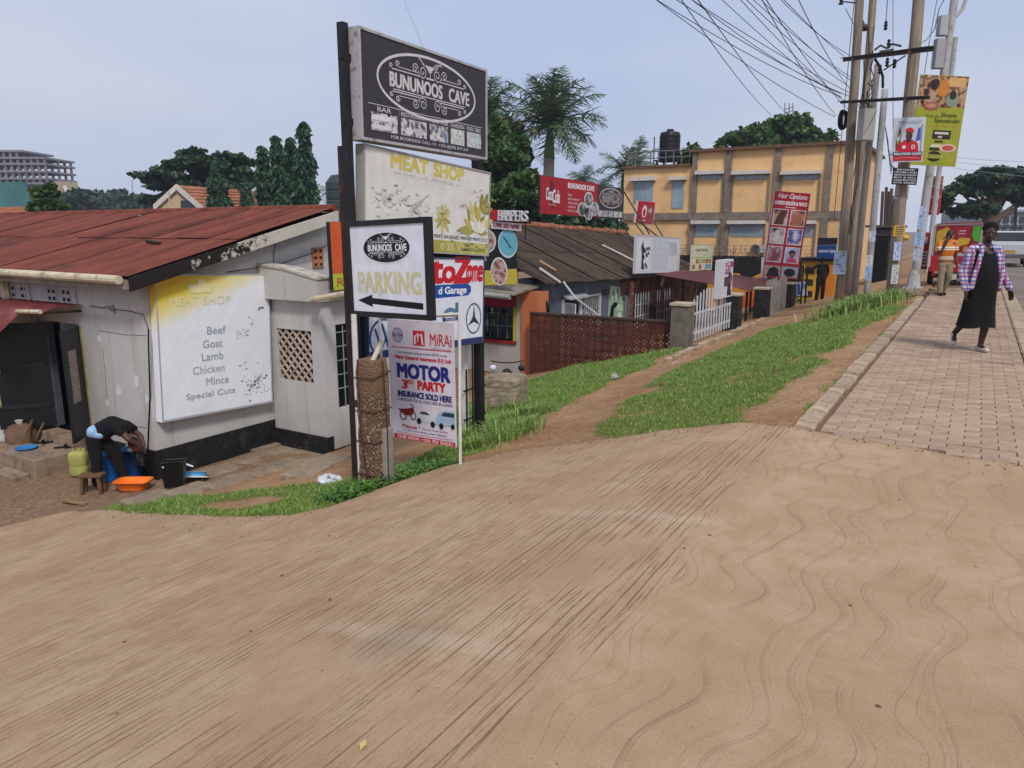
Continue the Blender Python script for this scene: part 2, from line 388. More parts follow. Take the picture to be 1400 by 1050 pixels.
def grid_mesh(name, X, Y, Z, mat):
    a, b = X.shape; me = bpy.data.meshes.new(name)
    V = np.stack([X, Y, Z], -1).reshape(-1, 3)
    i = np.arange(a - 1)[:, None] * b + np.arange(b - 1)[None, :]
    Fq = np.stack([i, i + b, i + b + 1, i + 1], -1).reshape(-1, 4)
    me.vertices.add(len(V)); me.vertices.foreach_set('co', V.ravel()); me.loops.add(Fq.size); me.loops.foreach_set('vertex_index', Fq.ravel())
    me.polygons.add(len(Fq)); me.polygons.foreach_set('loop_start', np.arange(len(Fq)) * 4); me.polygons.foreach_set('loop_total', np.full(len(Fq), 4))
    me.polygons.foreach_set('use_smooth', np.ones(len(Fq), bool)); me.update(calc_edges=True); me.materials.append(mat)
    o = bpy.data.objects.new(name, me); C.objects.link(o); return o
k = NT('ground'); oc = k.tc.outputs['Object']
at = k.n('ShaderNodeAttribute', attribute_name='cover')
n1 = k.noise(oc, 1.1, 5, .6); n2 = k.noise(oc, 14, 4, .65); n3 = k.noise(oc, 90, 2, .6)
dirt = k.mix(k.step(n1, .35, .68), hexc('#9a7454'), hexc('#ad8c6a')); dirt = k.mix(k.step(n2, .45, .7, 0, .55), dirt, hexc('#7a573e'))
dirt = k.mix(k.step(n3, .6, .72, 0, .6), dirt, hexc('#b09a7e'))
sep = k.n('ShaderNodeSeparateXYZ', {0: oc})
yard = k.mix(k.step(n2, .4, .66), hexc('#7b6450'), hexc('#957a60'))
dirt = k.mix(k.step(k.math('ADD', sep.outputs['Y'], k.math('MULTIPLY', n1, 1.2)), 9.2, 10.6), dirt, yard)
gr = k.mix(n2, hexc('#5a6a30'), hexc('#74703f'))
gf = k.step(k.math('ADD', at.outputs['Fac'], k.math('MULTIPLY_ADD', n2, .5, -.25)), .3, .7)
k.bump(k.math('ADD', k.math('MULTIPLY', n2, .6), k.math('MULTIPLY', n3, .5)), .8, .03)
ground = grid_mesh('ground', S2, N2, Zg, k.out(k.mix(gf, dirt, gr), .95, .1)); ground['kind'] = 'structure'
ca = ground.data.attributes.new('cover', 'FLOAT', 'POINT'); ca.data.foreach_set('value', G2.ravel().astype(np.float32))
# -- the concrete driveway: broom swirls on the walking side, drag grooves down the slope
k = NT('concrete_driveway'); oc = k.tc.outputs['Object']; sep = k.n('ShaderNodeSeparateXYZ', {0: oc}); sx, sy = sep.outputs['X'], sep.outputs['Y']
lo = k.noise(oc, .9, 5, .6); mid = k.noise(oc, 5, 5, .65); hi = k.noise(oc, 95, 4, .8)
right = k.step(k.math('ADD', sy, k.math('MULTIPLY_ADD', k.noise(oc, 2.2, 2), .3, -.15)), 1.06, 1.16, 1, 0)
# swirls: lines of constant p
ph1 = k.noise(None, 1.0, 2, .5, '1D', k.math('MULTIPLY', sy, 1.7))
wv = k.math('SINE', k.math('ADD', k.math('MULTIPLY', sx, 7.6), k.math('MULTIPLY', ph1, 5)))
wv2 = k.math('SINE', k.math('MULTIPLY_ADD', sx, 13.7, 1.3)); nzw = k.noise(oc, 1.3, 1)
p = k.math('ADD', k.math('MULTIPLY_ADD', wv, .055, sy), k.math('ADD', k.math('MULTIPLY', wv2, .014), k.math('MULTIPLY', nzw, .13)))
fine = k.noise(None, 150, 2, .7, '1D', p); broad = k.noise(None, 17, 3, .6, '1D', p)
swl = k.math('MULTIPLY', k.math('MULTIPLY', k.step(fine, .5, .7), k.step(broad, .5, .66)), k.math('MULTIPLY', k.step(k.noise(oc, 1.6, 3), .34, .56), right))
# grooves: noise stretched along X, broken into strokes
wob = k.noise(k.scale(oc, (3, 3, 0)), 1, 3, .6); wv_ = k.n('ShaderNodeCombineXYZ', {0: sx, 1: k.math('MULTIPLY_ADD', wob, .035, sy)}).outputs[0]
gv = k.scale(wv_, (1.1, 21, 0)); gv2 = k.scale(wv_, (2.6, 66, 0)); g1 = k.noise(gv, 1, 4, .55); g2 = k.noise(gv2, 1, 4, .6)
pres = k.noise(k.scale(oc, (1.3, 1.6, 0)), 1, 4, .6); left = k.math('SUBTRACT', 1, right)
gln = k.step(k.math('SINE', k.math('MULTIPLY', k.math('MULTIPLY_ADD', k.noise(k.scale(oc, (1.2, 4, 0)), 1, 2), .07, sy), 2 * PI / .047)), .80, .97)
gr1 = k.math('MULTIPLY', k.math('MULTIPLY', gln, k.step(g1, .46, .56)), k.step(pres, .36, .5)); gr2 = k.math('MULTIPLY', k.step(g2, .58, .66, 0, .6), k.step(pres, .36, .6))
grv = k.math('MULTIPLY', k.math('MULTIPLY', k.math('MAXIMUM', gr1, gr2), left), k.step(k.noise(oc, 45, 3, .7), .3, .55, .35, 1))
rip = k.math('MULTIPLY', k.noise(k.scale(oc, (1.2, 60, 0)), 1, 2, .6), left)
col = k.mix(k.step(lo, .3, .7), hexc('#ab8d70'), hexc('#bba082')); col = k.mix(k.step(mid, .38, .7, 0, .6), col, hexc('#a48466'))
col = k.mix(k.step(hi, .5, .7, 0, .6), col, hexc('#8d7052'))
col = k.mix(k.step(k.noise(k.scale(oc, (.5, .35, 0)), 1, 5, .65), .56, .76, 0, .5), col, hexc('#93765c'))
for s0, n0, n1_ in ((3.93, .95, 2.3), (2.25, 1.25, 2.75)):           # scraped pale bands across the slab
    bd = k.math('ABSOLUTE', k.math('SUBTRACT', sx, k.math('MULTIPLY_ADD', sy, .1, s0 - .16)))
    bm = k.math('MULTIPLY', k.step(k.math('ADD', bd, k.math('MULTIPLY', mid, .07)), .05, .13, 1, 0), k.math('MULTIPLY', k.step(sy, n0, n0 + .2), k.step(sy, n1_ - .4, n1_, 1, 0)))
    col = k.mix(k.math('MULTIPLY', k.math('MULTIPLY', bm, .45), k.step(hi, .35, .6)), col, hexc('#c6b7a0'))
col = k.mix(k.math('MULTIPLY', swl, .28), col, hexc('#7a5c42')); col = k.mix(k.math('MULTIPLY', grv, .52), col, hexc('#664c38'))
oily = k.n('ShaderNodeVectorMath', {0: oc, 1: (2.25, 1.95, -.2)}, operation='DISTANCE').outputs['Value']
col = k.mix(k.math('MULTIPLY', k.step(k.math('ADD', oily, k.math('MULTIPLY', mid, .3)), .12, .5, 1, 0), .35), col, hexc('#7d6f66'))
hgt = k.math('SUBTRACT', k.math('ADD', k.math('MULTIPLY', hi, .3), k.math('MULTIPLY', mid, .25)), k.math('ADD', k.math('MULTIPLY', grv, .85), k.math('ADD', k.math('MULTIPLY', swl, .22), k.math('MULTIPLY', rip, .25))))
k.bump(hgt, .75, .02)
m_conc = k.out(col, .92, .15)
na = np.unique(np.concatenate([np.arange(-9, 13, .1), np.arange(4.3, 4.75, .02), np.arange(10.2, 10.8, .03)])); fr = np.concatenate([np.linspace(0, .9, 50), np.linspace(.91, 1, 14)])
E2 = edge(na) + (vnoise(na * 3, na * 0, 4) - .5) * .07 + (vnoise(na * 14, na * 0, 8) - .5) * .03
SS = -5 + (E2[None, :] + 5) * fr[:, None]; NN = np.repeat(na[None, :], len(fr), 0)
ZZ = terr_np(NN) + .012 + (vnoise(SS * .8, NN * .8, 2) - .5) * .03 * (NN > 1.6) + (vnoise(SS * .5, NN * .5, 6) - .5) * .008
# rounded lip, then the slab's edge down into the soil
SS = np.vstack([SS, E2[None, :] + .012, E2[None, :] + .014]); NN = np.vstack([NN, na[None, :], na[None, :]]); ZZ = np.vstack([ZZ, ZZ[-1:] - .012, ZZ[-1:] - .16])
drive = grid_mesh('driveway', SS, NN, ZZ, m_conc); drive['kind'] = 'structure'
# -- sidewalk
M_PAV = M('paver', '#aa917a', .9, .14, 6, .5, '#927a65', rnd=.13, fine=120)
base = MB().box(5.95, 24, -.62, 1.0, -.3, -.014)
base.box(24, 300, -.62, 1.0, -.3, 0); side = base.build('sidewalk', M('paver_bed', '#735c48', .95, .2, 8, .5), kind='structure')
def paver_mb(w, l, h=.05):
    z = .006; pts = []
    for i in range(5): pts.append((-w / 2 + (z if i % 2 else -z), -l / 2 + l * i / 4))
    for i in range(4, -1, -1): pts.append((w / 2 + (z if i % 2 else -z), -l / 2 + l * i / 4))
    m = MB(); n = len(pts); c = .004; ins = [(p[0] * .93, p[1] * .965) for p in pts]
    vs = [(a, b, -h) for a, b in pts] + [(a, b, -c) for a, b in pts] + [(a, b, 0) for a, b in ins]; fs = [tuple(range(2 * n, 3 * n))]
    for r in (0, 1):
        for i in range(n): j = (i + 1) % n; fs.append((r * n + i, r * n + j, (r + 1) * n + j, (r + 1) * n + i))
    vs = vs[:]; m.add(vs, [tuple(reversed(f)) for f in fs]); m.f = [list(reversed(f)) for f in m.f]; return m
PW, PL = .1125, .225; protos = None; cnt = 0; far_pv = MB(); r_ = random.Random(5)
pm = paver_mb(PW - .006, PL - .006); hm_ = paver_mb(PW - .006, PL / 2 - .006); hproto = None
for i in range(int((24 - 6.0) / PW)):
    s = 6.05 + i * PW; off = (i % 2) * PL / 2
    for j in range(9):
        n = -.62 + off + j * PL
        half = n < -.62 + .1 - .001 or n > 1.0 - .1 + .001
        if half and not (-.63 < n < 1.01): continue
        if half: n += PL / 4 if n < 0 else -PL / 4
        if s < edge(n) + .05: continue
        dz = r_.uniform(-.005, .004); rx, ry, rz = r_.gauss(0, .012), r_.gauss(0, .012), r_.gauss(0, .014)
        if cnt < 300:
            if half and hproto is None: hproto = hm_.build('paver', M_PAV, side); hproto.location = (s, n, dz)
            elif half: inst(hproto, side, (s, n, dz), (rx, ry, rz))
            elif protos is None: protos = pm.build('paver', M_PAV, side); protos.location = (s, n, dz); protos.rotation_euler = (rx, ry, rz)
            else: inst(protos, side, (s, n, dz), (rx, ry, rz))
            cnt += 1
        else:
            T = Matrix.Translation((s, n, dz)) @ Matrix.Rotation(rz, 4, 'Z') @ Matrix.Rotation(rx, 4, 'X')
            b0 = len(far_pv.v); src_ = hm_ if half else pm; far_pv.v += [T @ p for p in src_.v]; far_pv.f += [[b0 + q for q in f] for f in src_.f]; far_pv.mi += [0] * len(src_.f)
k = NT('paver_far'); oc = k.tc.outputs['Object']; g = k.n('ShaderNodeNewGeometry')
c0 = k.mix(g.outputs['Random Per Island'], hexc('#937b67'), hexc('#b09a86')); c0 = k.mix(k.step(k.noise(oc, 1.5, 4), .4, .7, 0, .4), c0, hexc('#8a7260'))
far_pv.build('paver', k.out(c0, .9, .15), side, kind='stuff')
M_KERB = M('kerb_concrete', '#a8947c', .92, .2, 5, .6, '#7d6a55', rnd=.1, fine=70)
kerb = MB().box(6.24, 20.4, 1.02, 1.12, -.3, -.09).build('kerb', M_KERB, kind='structure')
def kerb_mb(L, w, h, sd):
    q = random.Random(sd); m = MB(); k_ = 7; prof = [(-w / 2, -.2), (-w / 2, h - .02), (-w / 2 + .018, h), (w / 2 - .02, h), (w / 2, h - .02), (w / 2, -.2)]; vs = []; fs = []
    for i in range(k_):
        for a, b in prof: vs.append((L * i / (k_ - 1) - L / 2, a + q.gauss(0, .004), b + (q.gauss(0, .0035) if b > 0 else 0)))
    for i in range(k_ - 1):
        for j in range(5): fs.append((i * 6 + j, (i + 1) * 6 + j, (i + 1) * 6 + j + 1, i * 6 + j + 1))
    fs += [tuple(range(6)), tuple((k_ - 1) * 6 + j for j in range(5, -1, -1))]; m.add(vs, fs); m.f = [list(reversed(f)) for f in m.f]; return m
s = 6.28; i = 0
while s < 20:
    L = r_.uniform(.7, 1.0); o = kerb_mb(L - .012, .16, .035, i).build('kerb_stone', M_KERB, kerb); o.location = (s + L / 2, 1.075 + r_.gauss(0, .008), r_.gauss(0, .008)); o.rotation_euler = (r_.gauss(0, .02), r_.gauss(0, .008), r_.gauss(0, .012)); s += L; i += 1
kr = MB().box(5.9, 300, -.9, -.63, -.4, -.11).build('road_kerb', M_KERB, kind='structure')
kp = kerb_mb(.97, .26, .012, 99).build('kerb_stone', M_KERB, kr)
for i in range(40):
    o = kp if i == 0 else inst(kp, kr)
    o.location = (6.4 + i, -.765, r_.gauss(0, .004)); o.rotation_euler = (r_.gauss(0, .01), 0, r_.gauss(0, .004))
k = NT('asphalt'); oc = k.tc.outputs['Object']; a = k.noise(oc, 1.2, 5, .6); b = k.noise(oc, 160, 2)
k.bump(b, .4, .01); road = MB().box(-60, 900, -8.5, -.905, -.5, -.13).build('road', k.out(k.mix(k.step(a, .3, .7), hexc('#6e655e'), hexc('#857a70')), .9, .2), kind='structure')
edg = MB().tube([on_g(1046, 436) - Vector((0, 0, .12)), on_g(990, 459) - Vector((0, 0, .12)), on_g(918, 492) - Vector((0, 0, .12))], .06, 6).build('path_edging', M_KERB, kind='structure')
for i in range(19):
    f = i / 18; p = on_g(1044 - 128 * f + r_.uniform(-2, 2), 437 + 54 * f); L = r_.uniform(.22, .5); m = MB(); m.M = Matrix.Translation((p.x, p.y, p.z + .0)) @ Matrix.Rotation(r_.uniform(-.12, .12), 4, 'Z') @ Matrix.Rotation(r_.uniform(-.1, .1), 4, 'X'); m.box(-L / 2, L / 2, -.06, .06, -.08, r_.uniform(.03, .07)); m.build('edging_stone', M_KERB, edg, bevel=.015)
# -- flagstones and concrete slabs along the shop front
M_SLAB = M('slab_concrete', '#8f7d69', .92, .22, 3, .6, '#6f5f50', rnd=.12)
walk = MB().box(5.75, 9.6, 9.0, 10.55, -2.6, -2.262).build('shop_walk', M_SLAB, kind='structure')
for (px, py, L, W, rz) in ((205, 684, .6, .5, -.05), (262, 672, .62, .48, .05), (318, 660, .6, .5, .1), (345, 640, .7, .5, .0), (385, 628, .7, .45, .03),
                          (420, 645, .55, .42, .2), (300, 640, .62, .45, -.04), (360, 610, .7, .4, .02), (445, 632, .5, .4, -.1)):
    p = on_g(px, py); m = MB(); q = random.Random(int(px))
    pts = [(-L / 2, -W / 2), (-L / 6, -W / 2 - q.uniform(-.03, .03)), (L / 2, -W / 2), (L / 2 + q.uniform(-.03, .03), W / 5), (L / 2 - .02, W / 2), (-L / 2 + q.uniform(0, .06), W / 2)]
    m.slab([(a, b, 0) for a, b in pts], (0, 0, .06)); o = m.build('flagstone', M_SLAB, walk, bevel=.008)
    wz = min(1, max(0, (p.x - 5.9) / .8)) * min(1, max(0, (p.y - 8.0) / .9)); o.location = (p.x, p.y, p.z * (1 - wz) - 2.25 * wz - .035 + q.uniform(0, .012)); o.rotation_euler = (q.gauss(0, .02) + (.2 if p.y < 9.8 else 0) * 0, q.gauss(0, .02), rz)
# -- grass blades
def blades(name, count, region, hfun, mat, wide=1.0, seed=1):
    g = np.random.default_rng(seed); S = g.uniform(region[0], region[1], count); N = g.uniform(region[2], region[3], count)
    a = grass_amt(S, N); keep = g.uniform(0, 1, count) < a * np.clip(.35 + 1.1 * fbm(S * 3, N * 3, 21), 0, 1); S, N, a = S[keep], N[keep], a[keep]; n = len(S)
    si = np.clip(np.searchsorted(SA, S) - 1, 0, len(SA) - 2); ni = np.clip(np.searchsorted(NA, N) - 1, 0, len(NA) - 2)
    Z = np.minimum.reduce([Zg[si, ni], Zg[si + 1, ni], Zg[si, ni + 1], Zg[si + 1, ni + 1]]) - .004
    H = hfun(S, N, g) * (.45 + .55 * a); th = g.uniform(0, 2 * PI, n); ln = g.uniform(.15, .75, n) * H; w = g.uniform(.0025, .0048, n) * wide * (1 + S / 16)
    dx, dy = np.cos(th), np.sin(th); q = g.uniform(0, 2 * PI, n); wx, wy = np.cos(q) * w, np.sin(q) * w
    V = np.empty((n, 5, 3)); mx, my = S + dx * ln * .35, N + dy * ln * .35
    V[:, 0] = np.stack([S - wx, N - wy, Z], -1); V[:, 1] = np.stack([S + wx, N + wy, Z], -1)
    V[:, 2] = np.stack([mx + wx * .8, my + wy * .8, Z + H * .6], -1); V[:, 3] = np.stack([mx - wx * .8, my - wy * .8, Z + H * .6], -1)
    V[:, 4] = np.stack([S + dx * ln, N + dy * ln, Z + H], -1)
    b = np.arange(n) * 5; me = bpy.data.meshes.new(name); me.vertices.add(n * 5); me.vertices.foreach_set('co', V.ravel())
    Q = np.stack([b, b + 1, b + 2, b + 3, b + 3, b + 2, b + 4], -1); me.loops.add(n * 7); me.loops.foreach_set('vertex_index', Q.ravel())
    me.polygons.add(2 * n); ls = np.stack([np.arange(n) * 7, np.arange(n) * 7 + 4], -1).ravel(); me.polygons.foreach_set('loop_start', ls); me.polygons.foreach_set('loop_total', np.tile([4, 3], n))
    me.update(calc_edges=True); me.materials.append(mat); o = bpy.data.objects.new(name, me); C.objects.link(o); o['kind'] = 'stuff'; return o
M_GRASS = leaf_mat('grass_blades', '#5b7d33', '#87a650', '#b8ad76')
def hf(S, N, g):
    base_ = g.uniform(.015, .045, len(S)) * (1 + .6 * (fbm(S * 1.7, N * 1.7, 31) > .55))
    return np.where(N > 5, base_ * 1.25, base_)
blades('grass', 420000, (4.2, 14, 1.14, 9.9), hf, M_GRASS, 1, 1)
blades('grass', 190000, (14, 25, 1.14, 8.8), lambda S, N, g: hf(S, N, g) * 1.3, M_GRASS, 1.0, 2)
def tuft(name, spots, hlo, hhi, mat, seed, per=90, wd=.008, spread=.16):
    g = random.Random(seed); m = MB()
    for (s, n) in spots:
        for _ in range(per):
            a = g.uniform(0, 2 * PI); r = abs(g.gauss(0, spread)); x, y = s + r * math.cos(a), n + r * math.sin(a)
            if x < edge(y) + .01: continue
            z = terr(y) - .03; h = g.uniform(hlo, hhi); b = g.uniform(0, 2 * PI); l = h * g.uniform(.4, 1.1); w = wd * g.uniform(.6, 1.2); c, d = math.cos(b), math.sin(b)
            P = [(x - d * w, y + c * w, z), (x + d * w, y - c * w, z), (x + c * l * .4 + d * w, y + d * l * .4 - c * w, z + h * .75), (x + c * l * .4 - d * w, y + d * l * .4 + c * w, z + h * .75), (x + c * l, y + d * l, z + h * .8)]
            m.add(P, [(0, 1, 2, 3), (3, 2, 4)])
    return m.build(name, mat, kind='stuff')
sp = []
for (px, py) in ((640, 600), (655, 585), (675, 590), (690, 600), (705, 592), (720, 586), (660, 565), (700, 560), (735, 565), (690, 578), (715, 570), (650, 612)): p = on_g(px, py); sp.append((p.x, p.y))
tuft('tall_grass', sp, .1, .24, M_GRASS, 3, 110, .006)
sp = []
for (px, py) in ((1150, 425), (1165, 420), (1180, 416), (1200, 415), (1215, 412), (1140, 432), (1175, 425), (1195, 420)): p = on_g(px, py); sp.append((p.x, p.y))
tuft('tall_grass', sp, .15, .42, M_GRASS, 4, 160, .012, .35)
def weeds(name, region, count, mat, lo=.02, hi=.045, top=.12, seed=2):
    g = random.Random(seed); m = MB()
    for _ in range(count):
        s, n = g.uniform(*region[:2]), g.uniform(*region[2:])
        if s < edge(n) + .02: continue
        z = terr(n) + g.uniform(0, top) * g.random(); a = g.uniform(0, 2 * PI); L = g.uniform(lo, hi); t = g.uniform(-.5, .7); c, d = math.cos(a), math.sin(a); w = L * .42
        m.add([(s, n, z), (s + c * L * .5 - d * w, n + d * L * .5 + c * w, z + L * t * .6), (s + c * L, n + d * L, z + L * t), (s + c * L * .5 + d * w, n + d * L * .5 - c * w, z + L * t * .6)], [(0, 1, 2, 3)])
    return m.build(name, mat, kind='stuff')
M_WEED = leaf_mat('weed_leaf', '#365a22', '#5f8a36', '#7da04a')
weeds('ground_cover', (4.7, 5.95, 4.15, 5.15), 5200, M_WEED)
weeds('ground_cover', (4.6, 5.1, 4.5, 4.95), 700, M_WEED, .03, .06, .14, 5)

# -- loose grit, crumbs of soil and dry bits lying about
def scatter(name, pts, mat, lo, hi, seed):
    g = random.Random(seed); m = MB()
    for (s, n) in pts:
        r = lo + (hi - lo) * g.random() ** 3; z = terr(n) + (.013 if s < edge(n) else -.01); a = g.uniform(0, PI); c, d = math.cos(a) * r, math.sin(a) * r; h = r * g.uniform(.4, .9); e = g.uniform(.5, .9)
        m.add([(s + c, n + d, z), (s - d * e, n + c * e, z), (s - c, n - d, z), (s + d * e, n - c * e, z), (s + g.gauss(0, r * .2), n + g.gauss(0, r * .2), z + h)], [(0, 1, 4), (1, 2, 4), (2, 3, 4), (3, 0, 4)])
    return m.build(name, mat, kind='stuff')
g_ = random.Random(77); A_ = [(g_.uniform(1.2, 6.3), g_.uniform(-1, 6)) for _ in range(230)] + [(edge(n) - abs(g_.gauss(0, .14)), n) for n in [g_.uniform(-1, 10.3) for _ in range(700)]] + [(path_c(s) * 0 + s, path_c(s) + g_.gauss(0, .5)) for s in [g_.uniform(6.3, 16) for _ in range(700)]] + [(s, 1.35 + g_.gauss(0, .14)) for s in [g_.uniform(6.3, 14) for _ in range(500)]] + [(g_.uniform(4.2, 9), g_.uniform(9.2, 13)) for _ in range(420)]
scatter('gravel', [p for i, p in enumerate(A_) if i % 2], M('grit_dark', '#6b4f3a', .95), .004, .014, 1); scatter('gravel', [p for i, p in enumerate(A_) if not i % 2], M('grit_pale', '#b09a80', .95), .004, .016, 2)
# ================================================================= THE MEAT SHOP
GZ = -2.25
def wall_mat(name, base, dirt, low):
    k = NT(name); oc = k.tc.outputs['Object']; z = k.n('ShaderNodeSeparateXYZ', {0: oc}).outputs['Z']
    a = k.noise(oc, 1.3, 6, .65); b = k.noise(oc, 9, 5, .65); st = k.noise(k.scale(oc, (5, 5, .35)), 1, 5, .6)
    c = k.mix(k.step(a, .3, .7), hexc(base), sc(hexc(base), .86)); c = k.mix(k.step(st, .52, .72, 0, .35), c, hexc(dirt)); c = k.mix(k.step(b, .6, .75, 0, .3), c, hexc(dirt))
    c = k.mix(k.math('MULTIPLY', k.step(k.math('ADD', z, k.math('MULTIPLY', a, .7)), low, low + .8, 1, 0), .6), c, hexc(dirt))
    k.bump(k.math('ADD', b, k.math('MULTIPLY', k.noise(oc, 60, 3), .4)), .25); _mats[name] = k.out(c, .85, .2); return _mats[name]
W_SHOP = wall_mat('shop_wall', '#bfbcba', '#8f8276', .1)
W_BLK = M('black_paint', '#1b1b1d', .6, .25, 3, .3, '#3a3632', fine=20)
k = NT('flaking_white_board'); oc = k.tc.outputs['Object']; fx = k.n('ShaderNodeSeparateXYZ', {0: oc}).outputs['X']; fn = k.noise(oc, 7, 6, .7)
k.bump(fn, .4); W_FASC = k.out(k.mix(k.step(k.math('ADD', fn, k.math('MULTIPLY', fx, -.13)), .25, .33), k.mix(k.noise(oc, 3, 4), hexc('#d2ccc0'), hexc('#aba498')), hexc('#26221f')), .8, .2)
M_PIPE = M('cream_pipe', '#c9bda0', .5, .15, 3, .1, '#8f8064')
M_DARK = flat('#0b0b0c')
M_DOOR = M('black_steel', '#101113', .45, .25, 3, .15, spec=.4)
s0, nF = 6.64, 10.70                        # near corner of the shop
E0 = on_s(175, 380, 6.3); eave_s, eave_z = 6.3, .93
rid = on_n(450, 288, 10.45); rid_s, rid_z = rid.x, rid.z
slope = (rid_z - eave_z) / (rid_s - eave_s)
rz_at = lambda s: eave_z + slope * (s - eave_s)
sh = thing('shop_building', 'low grey rendered shop with rusty red iron roof, behind the faded meat price banner', 'building', (s0, nF, GZ))
# front wall (faces the yard) with the doorway left open
dn0, dn1 = 12.5, 13.5; dtop = .06
m = MB(); zt = rz_at(s0) - .06
m.box(s0, s0 + .2, nF, dn0, GZ + .45, zt); m.box(s0, s0 + .2, dn1, 26, GZ + .45, zt); m.box(s0, s0 + .2, dn0, dn1, dtop + .02, zt)
m.build('wall', W_SHOP, sh)
# gable wall towards the street, following the roof
m = MB(); s1 = rid_s + .25
m.slab([(s0 + .2, nF, GZ + .45), (s1, nF, GZ + .45), (s1, nF, rz_at(rid_s) - .08), (s0 + .2, nF, rz_at(s0 + .2) - .08)], (0, .2, 0)); m.build('wall', W_SHOP, sh)
m = MB(); m.box(s0 - .03, 9.02, nF - .03, nF + .2, GZ - .1, GZ + .45); m.box(s0 - .03, s0 + .2, nF + .2, dn0, GZ - .1, GZ + .45); m.box(s0 - .03, s0 + .2, dn1, 26, GZ - .1, GZ + .45); m.build('plinth', W_BLK, sh)
MB().box(10.9, 11.1, nF + .2, 26, GZ, rz_at(rid_s) - .25).build('rear_wall', W_SHOP, sh)
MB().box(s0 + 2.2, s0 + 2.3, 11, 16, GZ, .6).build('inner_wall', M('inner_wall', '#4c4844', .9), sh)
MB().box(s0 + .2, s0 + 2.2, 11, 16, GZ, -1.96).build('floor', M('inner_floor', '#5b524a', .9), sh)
# roof: corrugated sheets in two laps
k = NT('rusty_red_iron'); oc = k.n('ShaderNodeNewGeometry').outputs['Position']; a = k.noise(k.scale(oc, (.5, 3.2, .5)), 1, 6, .65); b = k.noise(oc, 2.2, 5, .65); oi = k.n('ShaderNodeObjectInfo')
c = k.mix(k.step(a, .35, .66), hexc('#6e382d'), hexc('#82493a')); c = k.mix(k.step(k.noise(k.scale(oc, (.7, 1.6, 1)), 1, 6, .7), .45, .7, 0, .85), c, hexc('#4a2c26')); c = k.mix(k.step(k.noise(oc, 11, 4, .7), .6, .72, 0, .5), c, hexc('#9a5b45'))
hsv = k.n('ShaderNodeHueSaturation', {'Color': c, 'Value': k.math('MULTIPLY_ADD', oi.outputs['Random'], .16, .92)}); M_ROOF = k.out(hsv.outputs[0], .85, .15)
def corr_sheet(L, W, per=.076, amp=.009, sub=3):
    m = MB(); k_ = int(W / per * sub); vs = []; fs = []
    for i in range(k_ + 1):
        y = W * i / k_; z = amp * math.sin(2 * PI * y / per); vs += [(0, y, z), (L, y, z)]
    for i in range(k_): fs.append((2 * i, 2 * i + 1, 2 * i + 3, 2 * i + 2))
    return m.add(vs, fs)
ang = math.atan(slope); Ls = (rid_s + .12 - eave_s) / math.cos(ang)
proto = corr_sheet(Ls * .53, .84).build('roof_sheet', M_ROOF, sh, world=False, smooth=True); first = True; q = random.Random(3)
MB().slab([(eave_s + .05, 10.45, eave_z - .03), (rid_s + .1, 10.45, rid_z - .03), (rid_s + .1, 23, rid_z - .03), (eave_s + .05, 23, eave_z - .03)], (0, 0, -.03)).build('roof_deck', M('deck_brown', '#3a2620', .9), sh)
for row in range(2):
    for i in range(16):
        o = proto if first else inst(proto, sh); first = False
        d = row * Ls * .47; lift = .012 * row + .008 * (i % 2)
        o.location = (eave_s + d * math.cos(ang) - s0 + q.gauss(0, .012), 10.42 + i * .8 - nF, eave_z + d * math.sin(ang) + lift + .02 - GZ)
        o.rotation_euler = (q.gauss(0, .006), -ang, q.gauss(0, .004))
MB().tube([(rid_s + .1, 10.4, rid_z + .05), (rid_s + .1, 23.2, rid_z + .05)], .07, 8).build('ridge_cap', M_ROOF, sh)
MB().slab([(eave_s - .0, 10.36, eave_z - .2), (rid_s + .15, 10.36, rid_z - .2), (rid_s + .15, 10.36, rid_z + .0), (eave_s, 10.36, eave_z + .0)], (0, .04, 0)).build('bargeboard', W_FASC, sh)
MB().box(eave_s - .02, eave_s + .02, 10.42, 23, eave_z - .17, eave_z - .03).build('fascia', M('grey_board', '#8c8378', .85, .2, 3, .3, '#544a40'), sh)
MB().tube([(eave_s - .08, 10.5, eave_z - .03), (eave_s - .08, 23, eave_z + .0)], .065, 10).build('gutter', M_PIPE, sh)
MB().tube([(7.9, 12.0, rz_at(7.9) + .05), (8.02, 12.55, rz_at(8.02) + .05)], .03, 6).build('loose_batten', M('old_iron', '#2b211d', .8), sh)
# pilaster strips and vents over the door
for n in (12.45, 13.9, 14.9): MB().box(s0 - .025, s0 - .001, n, n + .12, .35, eave_z - .2).build('pilaster', W_SHOP, sh)
for n in (12.75, 13.2, 14.1, 14.55):
    v = MB().box(s0 - .012, s0 - .002, n - .14, n + .14, .42, .68).build('vent_block', W_SHOP, sh); m = MB()
    for a in (-.07, .07):
        for b in (.48, .6): m.box(s0 - .016, s0 - .012, n + a - .04, n + a + .04, b - .03, b + .03)
    m.build('vent_hole', M_DARK, v)
